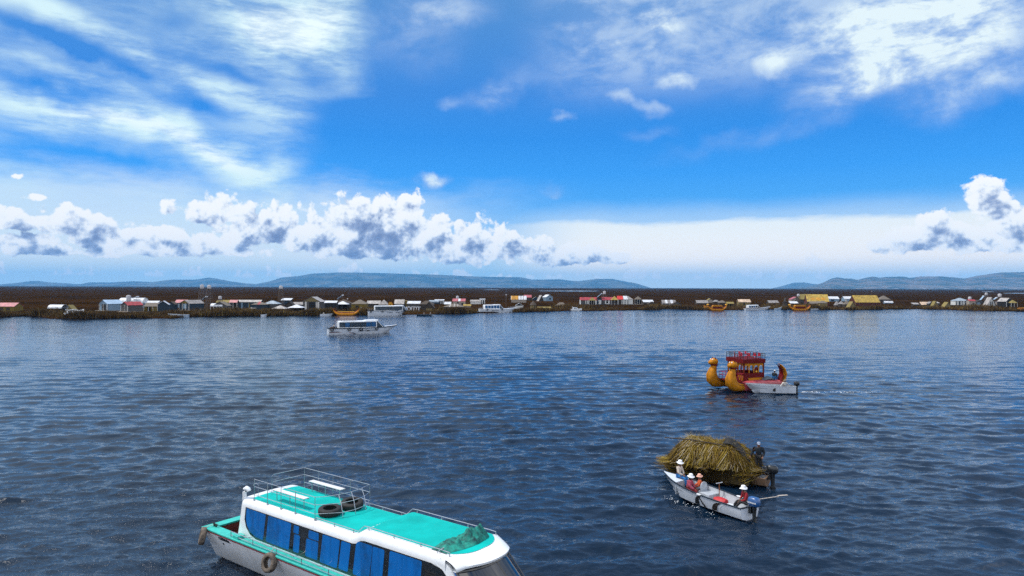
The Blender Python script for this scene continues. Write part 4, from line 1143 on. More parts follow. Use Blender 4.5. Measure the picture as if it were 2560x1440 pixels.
# passengers
ppl = 'people riding in the pale motor skiff'
make_person('person in cream pullover and white hat seated on the bow deck', pose('sit', 0.05, arms={'haL': (.30, -.02, .18), 'haR': (.30, -.08, .16)}, legs={'knL': (.43, .08, .02), 'anL': (.50, .06, -.40), 'toeL': (.62, .06, -.44), 'knR': (.42, -.12, .02), 'anR': (.47, -.12, -.40), 'toeR': (.6, -.12, -.44)}),
            on_r((4.80, -0.05, 0.82)), RA + PI - 0.65 + 1.0, CREAM, JEANS, (WHAT, 'brim'), 0.02, ppl)
make_person('person in pink woven shirt and white hat seated behind the bow deck', pose('sit', 0.12), on_r((3.80, 0.22, 0.36)), RA + PI + 0.5, PINK, MRED, (WHAT, 'brim'), 0.10, ppl, fat=.02)
make_person('small person in orange and yellow with a peach hat beside the grey seat back', pose('sit', 0.0), on_r((3.62, -0.42, 0.40)), RA + 0.9, ORNG, GREYC, (PEACH, 'brim'), 0.02, ppl, scale=0.88, vest=ORNG)
make_person('person in red pullover and white hat steering at the blue engine', pose('sit', 0.22, arms={'elR': (.12, -.26, .30), 'haR': (.30, -.10, .22)}, legs={'knL': (.42, .16, .14), 'anL': (.72, .14, -.20), 'toeL': (.84, .15, -.18), 'knR': (.44, -.08, .14), 'anR': (.74, -.06, -.22), 'toeR': (.86, -.06, -.2)}),
            on_r((0.62, -0.50, 0.44)), RA + 1.15, RED, BLK, (WHAT, 'brim'), 0.02, ppl)
# things lying in the skiff
REDB = mat('red_nylon_bag', (0.46, 0.012, 0.016), rough=.6, var=.25, vs=7, bump=.4, bs=12)
b = MB(); b.loft([[Vector((x, sy * w_, 0.0)) + Vector((0, 0, z)) for sy, z in ((-1, 0.0), (-1.08, .10), (-.95, .24), (-.4, .31 + q), (.3, .32), (.95, .22), (1.06, .1), (1, 0))] for x, w_, q in ((-.36, .16, -.06), (-.32, .21, 0), (-.05, .25, .04), (.22, .23, .02), (.33, .17, -.07))], True, True, True)
o = b.build('bag', REDB, None, ang=60, bevel=.02); o.location = on_r((1.95, -0.12, 0.11)); o.rotation_euler = (0, 0, RA + .15); tag(o, 'red bag on the floor of the pale motor skiff', 'bag')
bk = thing('bucket', 'white lidded tub beside the red pullover person', 'tub', on_r((1.05, 0.18, 0.12)), RA)
MB().lathe([(.14, 0), (.17, .22), (.175, .23), (.16, .25)], 16).build('tub', DKTRIM, bk); MB().lathe([(.178, .25), (.18, .275), (.1, .29), (.01, .29)], 16).build('lid', WHITE, bk)
o = MB().ellipsoid((0, 0, .10), (.20, .13, .12), 12, 8).ellipsoid((.18, .05, .07), (.14, .10, .08), 10, 6).build('cloth_bundle', REDB, None); o.location = on_r((1.28, 0.25, 0.10)); o.rotation_euler = (0, 0, RA); tag(o, 'small red cloth bundle beside the white lidded tub', 'bundle')
o = MB().tube([(0, -.6, 0), (0, .5, .10), (0, 1.05, .10), (0, 1.6, .08)], 0.012, 4).build('spare', STEEL, None) if False else None
oar = thing('oar', 'long pale oar sticking out over the far side of the motor skiff', 'oar', on_r((0.55, -0.42, 0.63)), RA)
MB().tube([(.10, .35, -.05), (-.30, -2.0, -.02)], 0.022, 8).build('shaft', mat('pale_oar_wood', (0.50, 0.44, 0.38), rough=.6, var=.2), oar)
MB().slab([(-.27, -1.85, 0.0), (-.24, -2.05, 0.0), (-.32, -2.55, -.03), (-.40, -2.54, -.03), (-.36, -2.03, 0.0)], .02).build('blade', mat('pale_oar_wood', (0.5, 0.44, 0.38)), oar, smooth=False)

# ------------------------------------------------------------------ reed boat: a wooden boat heaped with cut reeds
EA = rad(144.9); e_loc = (11.69, 40.73, 0.0)
ebt, ehalf, egz = skiff('wooden_boat', 'low wooden boat buried under a heap of cut reeds', (e_loc[0] - 3.3 * math.cos(EA), e_loc[1] - 3.3 * math.sin(EA), 0), EA, 6.7, 1.5, 0.42, 0.55, WOOD, WOOD, WOOD, bt=0.8, floor=0.08)
EM = Matrix.Translation(e_loc) @ Matrix.Rotation(EA, 4, 'Z')
on_e = lambda p: tuple(EM @ Vector(p))
outboard(ebt, (-0.15, 0.05, 0.45), BLKC, 0.2, 1.15)
MB().box(0.0, 0.5, -.5, .5, .30, .34).build('stern_seat', GREYP, ebt, bevel=.01)
def pile_z(x, y):
    x = (x + .18) / .93
    return 2.02 * max(0, 1 - abs(x / 2.55) ** 5) ** .8 * max(0, 1 - abs(y / 1.42) ** 3.2) ** .62 * (0.95 + .07 * math.exp(-((x - 1.5) / .5) ** 2) + .05 * math.exp(-((x + 1.3) / .5) ** 2) + .025 * math.sin(5 * x + 3 * y))
def reed_mat():
    m = bpy.data.materials.new('cut_reeds'); m.use_nodes = True
    n = NT(m.node_tree); b = m.node_tree.nodes['Principled BSDF']
    b.inputs['Roughness'].default_value = .75; b.inputs['Specular IOR Level'].default_value = .2
    oi = n.node('ShaderNodeAttribute'); oi.attribute_name = 'tone'
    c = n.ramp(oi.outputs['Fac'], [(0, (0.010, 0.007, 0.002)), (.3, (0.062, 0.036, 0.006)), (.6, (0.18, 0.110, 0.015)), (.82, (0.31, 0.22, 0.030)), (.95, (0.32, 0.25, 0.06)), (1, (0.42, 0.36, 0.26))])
    n.setin(b.inputs['Base Color'], c)
    return m
REED = reed_mat()
def blades(name, items, material):
    """many three-sided stalks in one mesh; item = (points, radius, tone)"""
    V, F, T = [], [], []
    for pts, r, tone in items:
        o = len(V); n = len(pts)
        for i, p in enumerate(pts):
            p = Vector(p); d = (Vector(pts[min(i + 1, n - 1)]) - Vector(pts[max(i - 1, 0)]))
            a, b = frame_of(d)
            rr = r * (1 - .75 * i / (n - 1))
            for k in range(3):
                q = p + a * (rr * math.cos(2.094 * k)) + b * (rr * math.sin(2.094 * k)); V.append(q[:]); T.append(tone)
        for i in range(n - 1):
            for k in range(3):
                F.append((o + i * 3 + k, o + i * 3 + (k + 1) % 3, o + i * 3 + 3 + (k + 1) % 3, o + i * 3 + 3 + k))
    o = obj_np(name, np.array(V), np.array(F), material, True)
    at = o.data.attributes.new('tone', 'FLOAT', 'POINT'); at.data.foreach_set('value', np.array(T, np.float32))
    return o
rg = random.Random(11)
items = []
bund = [(rg.uniform(-2.4, 1.95), rg.uniform(-1.1, 1.3), rg.uniform(-.7, .7), rg.random()) for _ in range(84)]
for bx, by, bt_, btone in bund:
    ba = rg.gauss(0, .75)
    # every sheaf hangs outward and down from its own crown point
    for k in range(62):
        x = bx + rg.gauss(0, .20); y = by + rg.gauss(0, .16)
        z = pile_z(x, y) + rg.uniform(-.10, .13)
        if z < .15: continue
        out = Vector((x / 2.75 * .9 + bt_ * .8 + rg.gauss(0, .30), y / 1.6 + .10 + rg.gauss(0, .30), 0))
        out = out.normalized() if out.length > .05 else Vector((rg.gauss(0, 1), 1, 0)).normalized()
        out = Matrix.Rotation(ba, 3, 'Z') @ out
        Ln = rg.uniform(.45, 1.0); pts = [Vector((x, y, z))]
        px_, py_ = x, y
        for st in range(3):
            px_ += out.x * Ln / 3; py_ += out.y * Ln / 3
            zt_ = max(pile_z(px_, py_) + rg.uniform(-.02, .20), pts[-1].z - Ln / 3 * .75, .55 + .35 * btone)
            pts.append(Vector((px_, py_, min(zt_, pts[-1].z + .10))))
        tone = min(1, max(0, .55 + .62 * (btone - .5) + rg.gauss(0, .20)))
        items.append((pts, rg.uniform(.012, .024), tone))
# bristles standing out of the top and foot stalks coloured dark as the overhang's shade
for k in range(1100):
    x, y = rg.uniform(-2.4, 2.1), rg.uniform(-.7, .7); z = pile_z(x, y)
    d = Vector((rg.gauss(.15, .5), rg.gauss(0, .5), rg.uniform(.15, .7))).normalized()
    Ln = rg.uniform(.25, .65)
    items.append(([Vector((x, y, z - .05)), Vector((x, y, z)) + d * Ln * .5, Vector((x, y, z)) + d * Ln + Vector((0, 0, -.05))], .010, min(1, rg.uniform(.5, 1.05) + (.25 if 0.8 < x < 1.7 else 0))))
for k in range(1300):
    x = rg.uniform(-2.6, 2.2); w_ = (1.22 + .25 * rg.random()) * (1 - abs(x / 2.8) ** 3) ** .5
    s = 1 if rg.random() < .8 else -1
    z = rg.uniform(.25, 1.15); y = s * w_ * (1 - z * .10)
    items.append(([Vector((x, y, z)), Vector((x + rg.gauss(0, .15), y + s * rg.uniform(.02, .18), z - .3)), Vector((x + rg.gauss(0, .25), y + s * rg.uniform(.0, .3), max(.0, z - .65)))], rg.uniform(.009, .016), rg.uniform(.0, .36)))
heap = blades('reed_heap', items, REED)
heap.location = e_loc; heap.rotation_euler = (0, 0, EA)
tag(heap, 'great shaggy heap of yellow green cut reeds loaded on the wooden boat', 'reeds')
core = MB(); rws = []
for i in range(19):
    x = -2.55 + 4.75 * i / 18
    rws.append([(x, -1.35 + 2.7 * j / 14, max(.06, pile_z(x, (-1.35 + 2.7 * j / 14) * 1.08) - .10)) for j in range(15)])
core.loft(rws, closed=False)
core.build('packed_reeds', mat('packed_reeds_gap_shade', (0.012, 0.008, 0.003), rough=.95, vs=8, col2=(0.06, 0.04, 0.006), bump=.6, bs=20), heap)  # core coloured dark to stand for shade in the gaps between sheaves
# dark tarpaulin tucked into the right-hand end, pole across the heap
P = (-1.75, .38)
tp = MB(); rws = []
for i in range(8):
    u = i / 7
    rws.append([(P[0] + .75 - 1.45 * u + .05 * math.sin(9 * v), P[1] - .30 + .62 * v, max(.9, pile_z(P[0] + .75 - 1.45 * u, P[1] - .30 + .62 * v)) + .30 + .05 * math.sin(5 * u + 4 * v)) for v in [j / 5 for j in range(6)]])
o = tp.loft(rws, closed=False).build('tarpaulin', mat('black_tarpaulin', (0.006, 0.006, 0.007), rough=.7, var=.3, bump=.4), None); o.location = e_loc; o.rotation_euler = (0, 0, EA); tag(o, 'black tarpaulin strip lying on the right end of the reed heap', 'tarpaulin')
tk = o.modifiers.new('t', 'SOLIDIFY'); tk.thickness = .02
o = MB().tube([(2.55, .66, 1.98), (.8, .70, 2.07), (-.9, .74, 2.02), (-2.45, .72, 1.72)], [.035, .033, .030, .024], 8).build('punt_pole', POLEW, None); o.location = e_loc; o.rotation_euler = (0, 0, EA); tag(o, 'long dark punting pole laid across the top of the reed heap', 'pole')
make_person('person in dark jacket and grey cap standing at the stern behind the reed heap', pose('stand', 0.06, arms={'elR': (-.08, -.30, 1.12), 'haR': (.02, -.42, .90), 'elL': (.05, .27, 1.12), 'haL': (.22, .20, .95)}), on_e((-2.80, .0, .52)), EA + PI * .5 + .3, NAVY, BLK, (GREYC, 'cap'), 0.0, scale=1.06, fat=.02)
o = MB().ellipsoid((0, 0, 0), (.28, .24, .22), 12, 8).ellipsoid((.2, .1, .1), (.2, .18, .16), 10, 7).ellipsoid((-.22, -.06, .06), (.2, .16, .2), 10, 7).build('sack', mat('black_plastic_sack', (.006, .007, .009), rough=.4, var=.3, bump=.6, bs=9), None); o.location = on_e((-3.0, -.28, .66)); tag(o, 'black plastic sacks piled by the black engine of the reed boat', 'sack')
# ------------------------------------------------------------------ catamaran with two puma-headed prows
YEL = mat('yellow_ochre_paint', (0.47, 0.18, 0.003), rough=0.6, spec=0.2, var=0.35, vs=3, bump=.15, bs=8)
YEL2 = mat('bright_yellow_paint', (0.70, 0.36, 0.012), rough=0.5, var=0.2, vs=3)
DRED = mat('deep_red_paint', (0.12, 0.002, 0.003), rough=0.6, spec=0.2, var=0.3, vs=3)
PRED = mat('faded_red_float', (0.30, 0.020, 0.035), rough=0.45, vs=2.5, col2=(0.46, 0.09, 0.10), coat=.2)
IRON = mat('dark_iron_rail', (0.030, 0.020, 0.018), rough=0.5, var=0.3, vs=10)
def puma_prow(parent, yc, x0, tone=1.0):
    """swollen reed-bundle prow that rises to a cat's head"""
    path = [(-1.75, .36, .36), (-.95, .40, .50), (-.35, .52, .65), (.0, .87, .71), (.08, 1.32, .63), (.0, 1.77, .48), (-.13, 2.12, .37), (-.20, 2.40, .30)]
    P = MB(); rings = []
    for i, (x, z, r) in enumerate(path):
        a = path[max(i - 1, 0)]; b = path[min(i + 1, len(path) - 1)]
        t = Vector((b[0] - a[0], 0, b[1] - a[1])).normalized(); nrm = Vector((-t.z, 0, t.x))
        ring = []
        for k in range(36):
            an = 2 * PI * k / 36
            lobe = 1 + .30 * abs(math.cos(1.5 * an + .0)) ** .5 - .24
            u, v = math.cos(an) * r * lobe, math.sin(an) * r * lobe * .93
            # outer (front / lower) face swells, inner face is flattened
            if u > 0: u *= .80
            q = Vector((x0 + x, yc + v, z)) + nrm * u
            ring.append(q)
        rings.append(ring)
    P.loft(rings, True, True, True)
    pr = P.build('prow', YEL, parent, ang=60)
    for kk in (18, 6, 30):                      # dark lashed seams between the reed rolls
        MB().tube([rg_[kk] * 1.0 for rg_ in rings], .035, 5).build('seam', BROWN, pr)
    inn = MB(); ir = []
    for i, (x, z, r) in enumerate(path):
        a = path[max(i - 1, 0)]; b = path[min(i + 1, len(path) - 1)]
        t = Vector((b[0] - a[0], 0, b[1] - a[1])).normalized(); nrm = Vector((-t.z, 0, t.x))
        c = Vector((x0 + x, yc, z)) + nrm * (r * .80 + .05)
        ir.append([c + Vector((0, -r * .50, 0)) - nrm * .12, c + Vector((0, -r * .3, 0)), c + Vector((0, r * .3, 0)), c + Vector((0, r * .50, 0)) - nrm * .12])
    inn.loft(ir, True, True, True); inn.build('prow_lining', DRED, pr)
    hx, hz = x0 - .14, 2.78
    H = MB()
    H.ellipsoid((hx, yc, hz), (.50, .45, .41), 18, 12); H.ellipsoid((hx + .40, yc, hz - .08), (.26, .33, .24), 14, 10)
    H.ellipsoid((hx + .12, yc + .28, hz + .10), (.20, .13, .16), 10, 8).ellipsoid((hx + .12, yc - .28, hz + .10), (.20, .13, .16), 10, 8)
    hd = H.build('puma_head', YEL, parent)
    m = MB().loft([[(hx + .52 - .02 * abs(k - 4), yc + .09 * (k - 4) * .62, hz - .19 - .03 * math.cos(k)) for k in range(9)], [(hx + .44 - .05 * abs(k - 4), yc + .10 * (k - 4) * .62, hz - .33 + .012 * abs(k - 4)) for k in range(9)], [(hx + .2, yc + .09 * (k - 4) * .62, hz - .36) for k in range(9)]], closed=False)
    m.ellipsoid((hx + .58, yc, hz + .02), (.06, .09, .06), 8, 6); m.build('muzzle', DRED, hd)
    for s in (1, -1):
        MB().ellipsoid((hx + .28, yc + s * .19, hz + .25), (.085, .085, .085), 10, 8).build('eye', WHITE, hd)
        MB().lathe([(.10, 0), (.07, .12), (.005, .30)], 8, (hx - .02, yc + s * .24, hz + .26), Matrix.Rotation(s * -.25, 3, 'X')).build('ear', DRED, hd)
    MB().lathe([(.38, 0), (.43, .07), (.38, .14)], 18, (x0 - .20, yc, 2.36)).build('neck_ring', DRED, hd)
    return pr
def arch_panel(x0, x1, z0, z1, n, post=0.10, top=.30):
    """wall panel between z0 and z1 with n arched openings; list of polygons in (x, z)"""
    polys = []; w_ = (x1 - x0 - post * (n + 1)) / n
    for i in range(n):
        a = x0 + post + i * (w_ + post); b = a + w_; r = w_ / 2; zc = z1 - top - .02
        cur = [(a + r - r * math.cos(PI * k / 10), zc - r * .6 + r * .9 * math.sin(PI * k / 10)) for k in range(11)]
        L = a - post / 2 if i else x0; R = b + post / 2 if i < n - 1 else x1
        polys.append([(L, z1), (L, z0), (a, z0)] + cur[:6] + [(a + r, z1)])
        polys.append([(a + r, z1)] + cur[5:] + [(b, z0), (R, z0), (R, z1)])
    return polys
DA = rad(196.3); d_loc = (26.0, 76.4, 0.0)
DM = Matrix.Translation(d_loc) @ Matrix.Rotation(DA, 4, 'Z')
on_d = lambda p: tuple(DM @ Vector(p))
db = thing('puma_catamaran', 'red and yellow catamaran with two puma head prows and a two storey cabin', 'boat', d_loc, DA)
for yc, x0 in ((1.72, 3.1), (-1.72, 3.25)):
    puma_prow(db, yc, x0)
    fl = MB(); rr = []
    for x, r, z in ((1.75, .50, .42), (1.2, .58, .46), (0, .62, .48), (-1.6, .62, .50), (-2.6, .52, .52), (-3.1, .36, .60)):
        rr.append([(x, yc + r * math.copysign(abs(math.cos(2 * PI * k / 20)) ** .7, math.cos(2 * PI * k / 20)), z + r * .95 * math.copysign(abs(math.sin(2 * PI * k / 20)) ** .7, math.sin(2 * PI * k / 20))) for k in range(20)])
    fl.loft(rr, True, True, True); fl.build('float', PRED, db)
    if yc < 0: continue
    # upswept crescent tail
    tl = MB(); rr = []; ri = []
    for x, z, r in ((-2.3, .45, .50), (-3.0, .62, .52), (-3.5, 1.05, .50), (-3.72, 1.6, .44), (-3.62, 2.15, .34), (-3.25, 2.6, .20), (-2.95, 2.76, .07)):
        rr.append([(x + .25 + r * .55 * math.cos(2 * PI * k / 16) * (1 if math.cos(2 * PI * k / 16) < 0 else .3), yc + r * math.sin(2 * PI * k / 16), z + r * .2 * math.cos(2 * PI * k / 16) * -1) for k in range(16)])
        ri.append([(x + .43 + r * .35, yc - r * .85, z - .05), (x + .43 + r * .35, yc + r * .85, z - .05)])
    tl.loft(rr, True, True, True); t_ = tl.build('tail', YEL, db)
    li = MB()
    for q in ((0,), ):
        li.loft([[a, b, (b[0] + .06, b[1] - .03, b[2] + .02), (a[0] + .06, a[1] + .03, a[2] + .02)] for a, b in ri], True, True, True)
    li.build('tail_lining', DRED, t_)
MB().box(-2.7, 2.55, -1.62, 1.62, .82, .95).build('deck', DRED, db, bevel=.02)
# house
hs_ = MB().box(-1.0, 1.38, 1.40, 1.47, .95, 1.80).box(-1.0, 1.38, -1.47, -1.40, .95, 1.80).box(-1.07, -1.0, -1.47, 1.47, .95, 1.8).box(1.38, 1.45, .35, 1.47, .95, 1.8).box(1.38, 1.45, -1.47, -.35, .95, 1.8)
house = hs_.build('cabin', DRED, db, smooth=False)
MB().box(-.9, .9, 1.475, 1.50, 1.00, 1.28).box(1.455, 1.48, .5, 1.4, 1.0, 1.5).build('skirting_panel', YEL, house, smooth=False)
ap = MB()
for poly in arch_panel(-1.05, 1.43, 1.80, 2.86, 4): ap.prism(poly, 1.43, 1.48)
for poly in arch_panel(-1.05, 1.43, 1.80, 2.86, 3): ap.prism(poly, -1.48, -1.43)
for a, b, n in ((-1.42, -.35, 1), (.35, 1.42, 1)):
    for poly in arch_panel(a, b, 1.80, 2.86, n): ap.prism([(p[0], p[1]) for p in poly], 1.40, 1.45, 'yz')
for poly in arch_panel(-1.42, 1.42, 1.80, 2.86, 3): ap.prism(poly, -1.05, -1.0, 'yz')
ap.build('arcade', YEL, house, smooth=False)
for i, (x, y) in enumerate(((1.42, 1.45), (1.42, -1.45), (-1.03, 1.45), (-1.03, -1.45), (1.42, .35), (1.42, -.35))):
    MB().box(x - .06, x + .06, y - .06, y + .06, .95, 2.87).build('post', DRED, house, smooth=False)
# shaded drapery with a sunburst in the middle arch
dr = MB().prism([(-.55, 1.8), (.18, 1.8), (.10, 2.15), (-.18, 2.5), (-.45, 2.15)], 1.36, 1.39); dr.build('drape', DRED, house, smooth=False)
MB().prism([(-.18 + (.09 if k % 2 else .16) * math.cos(PI * k / 8), 1.95 + (.09 if k % 2 else .16) * math.sin(PI * k / 8)) for k in range(16)], 1.395, 1.41).build('sun_emblem', YEL2, house, smooth=False)
up_ = MB().box(-1.18, 1.62, -1.60, 1.60, 2.87, 3.30); up_.build('upper_deck', DRED, db, smooth=False)
ur = MB(); cs_ = [(1.58, 1.56), (1.58, -1.56), (-1.14, -1.56), (-1.14, 1.56)]
for z in (3.86, 3.62):
    ur.tube([(x, y, z) for x, y in cs_], .028 if z > 3.7 else .016, 6, closed=True)
for i in range(4):
    a, b = Vector((*cs_[i], 0)), Vector((*cs_[(i + 1) % 4], 0)); n = 5 if i % 2 else 6
    for k in range(n):
        p = a.lerp(b, k / n); ur.tube([(p.x, p.y, 3.29), (p.x, p.y, 3.86)], .03, 6)
ur.build('upper_railing', IRON, db)
CHRED = mat('red_plastic', (0.36, 0.012, 0.03), rough=.4, var=.15)
def deck_chair(x, y, a):
    c = thing('deck_chair', 'small red chair on the open upper deck of the puma catamaran', 'chair', on_d((x, y, 3.30)), DA + a, 'red chairs on the catamaran roof')
    MB().box(-.2, .2, -.2, .2, .26, .30).build('seat', CHRED, c); MB().box(-.2, -.16, -.2, .2, .30, .62).build('backrest', CHRED, c)
    for u in (-.17, .17):
        for v in (-.17, .17): MB().tube([(u, v, 0), (u, v, .27)], .02, 5).build('leg', CHRED, c)
for i, (x, y, a) in enumerate(((-.7, .9, 0), (-.1, .95, 0), (.6, .9, .3), (1.1, .2, .2), (-.6, -.9, 3), (.2, -.9, 3), (.9, -.8, 2.6))): deck_chair(x, y, a)
ladder = MB().tube([(1.50, .95, .95), (1.35, .95, 2.9)], .035, 6).tube([(1.95, 1.2, .95), (1.52, 1.2, 2.9)], .04, 6)
ladder.build('ladder', DRED, db)
# front deck railing
fr_ = MB()
for y in (1.45, -1.45):
    for z in (1.75, 1.40): fr_.tube([(1.5, y, z), (2.6, y, z)], .03, 6)
    for x in (1.75, 2.2, 2.6): fr_.tube([(x, y, .93), (x, y, 1.75)], .03, 6)
for z in (1.75, 1.40): fr_.tube([(2.6, 1.45, z), (2.6, -1.45, z)], .03, 6)
fr_.build('front_railing', CHRED, db)
# cargo and boatman on the stern
o = MB(); rws = []
for i in range(12):
    rws.append([(-2.1 + 1.5 * i / 11, 1.35 + .75 * j / 9, 1.0 + .42 * math.sin(PI * i / 11) ** .6 * math.sin(PI * (j + .6) / 10.2) ** .6 * (0.7 + .6 * float(fbm(np.array(i * .7), np.array(j * .8), 3, 3)))) for j in range(10)])
o = o.loft(rws, closed=False).build('tarpaulin_bundle', mat('grey_tarpaulin', (0.10, 0.12, 0.14), rough=.6, var=.5, vs=4, bump=.5), None, ang=60); o.location = d_loc; o.rotation_euler = (0, 0, DA); tag(o, 'grey tarpaulin bundle on the red float of the catamaran', 'bundle')
make_person('person in dark jacket and white cap crouched at the catamaran stern', pose('sit', .25), on_d((-2.35, 1.45, 1.15)), DA + PI + .4, NAVY, JEANS, (WHAT, 'cap'), 0.02, fat=.03)

# ------------------------------------------------------------------ grey skiff alongside
GA = rad(173); g_loc = (29.75, 72.75, 0)
gbt, ghalf, ggz = skiff('grey_skiff', 'grey white outboard skiff with a black emblem, alongside the puma catamaran', g_loc, GA, 5.0, 1.5, 0.72, 0.92, LGREY, GREYP, GREYP, bt=.82, floor=.12, flare=.78, seats=((.30, .3), (.6, .3)))
GMx = Matrix.Translation(g_loc) @ Matrix.Rotation(GA, 4, 'Z')
outboard(gbt, (-0.10, 0, .58), BLKC, .1, 1.1)
em = [(.00, .17), (.05, .20), (.09, .16), (.10, .09), (.07, .06), (.11, .02), (.10, -.06), (.06, -.13), (.02, -.11), (-.02, -.11), (-.06, -.13), (-.10, -.07), (-.11, .03), (-.09, .10), (-.05, .12), (-.02, .10), (.0, .17)]
yo = ghalf(.44) - .065
MB().prism([(2.22 - x * 1.25, .34 + z * 1.15) for x, z in em], yo + .03, yo + .075).build('emblem', INK, gbt, smooth=False)
make_person('person in off white shirt and dark brimmed hat seated in the grey skiff', pose('sit', .1, arms={'elL': (.02, .42, .30), 'haL': (.10, .62, .10), 'elR': (.05, -.40, .30), 'haR': (.12, -.58, .08)}), tuple(GMx @ Vector((1.0, -.05, .50))), -PI / 2 + .15, OWHITE, BROWN, (STRAW, 'brim'), 0.02)
# churned foam behind the skiff
FOAM = mat('white_foam', (0.72, 0.76, 0.80), rough=.6, var=.2, vs=20)
fm_ = MB(); rf = random.Random(3)
for k in range(120):
    u = rf.random() ** 1.3
    x = g_loc[0] + .9 + u * 10.5 + rf.gauss(0, .15); y = g_loc[1] + .35 - .02 * u + rf.gauss(0, .14 + .25 * u)
    r = rf.uniform(.015, .06) * (1.25 - u)
    n = rf.choice((5, 6, 7)); a0 = rf.random() * 6
    fm_.add([(x + r * (2.4 * math.cos(a0 + 2 * PI * i / n)) * rf.uniform(.6, 1), y + r * 1.3 * math.sin(a0 + 2 * PI * i / n) * rf.uniform(.6, 1), .035) for i in range(n)] + [(x, y, .035 + r * .5)], [(i, (i + 1) % n, n) for i in range(n)])
for k in range(80):      # and along the white motor skiff
    u = .12 + .5 * rf.random()
    p = RM @ Vector((5.0 - 9.0 * u ** 1.4, .75 + 1.1 * u + rf.gauss(0, .07 + .25 * u) + (.25 if u < .3 else 0), 0))
    r = rf.uniform(.005, .02) * (1.2 - u * .8); n = 6; a0 = rf.random() * 6
    fm_.add([(p.x + 2 * r * math.cos(a0 + 2 * PI * i / n) * rf.uniform(.6, 1), p.y + r * 1.3 * math.sin(a0 + 2 * PI * i / n), .045) for i in range(n)] + [(p.x, p.y, .05 + r * .5)], [(i, (i + 1) % n, n) for i in range(n)])
tag(fm_.build('foam', FOAM, None, smooth=False), kind='stuff')

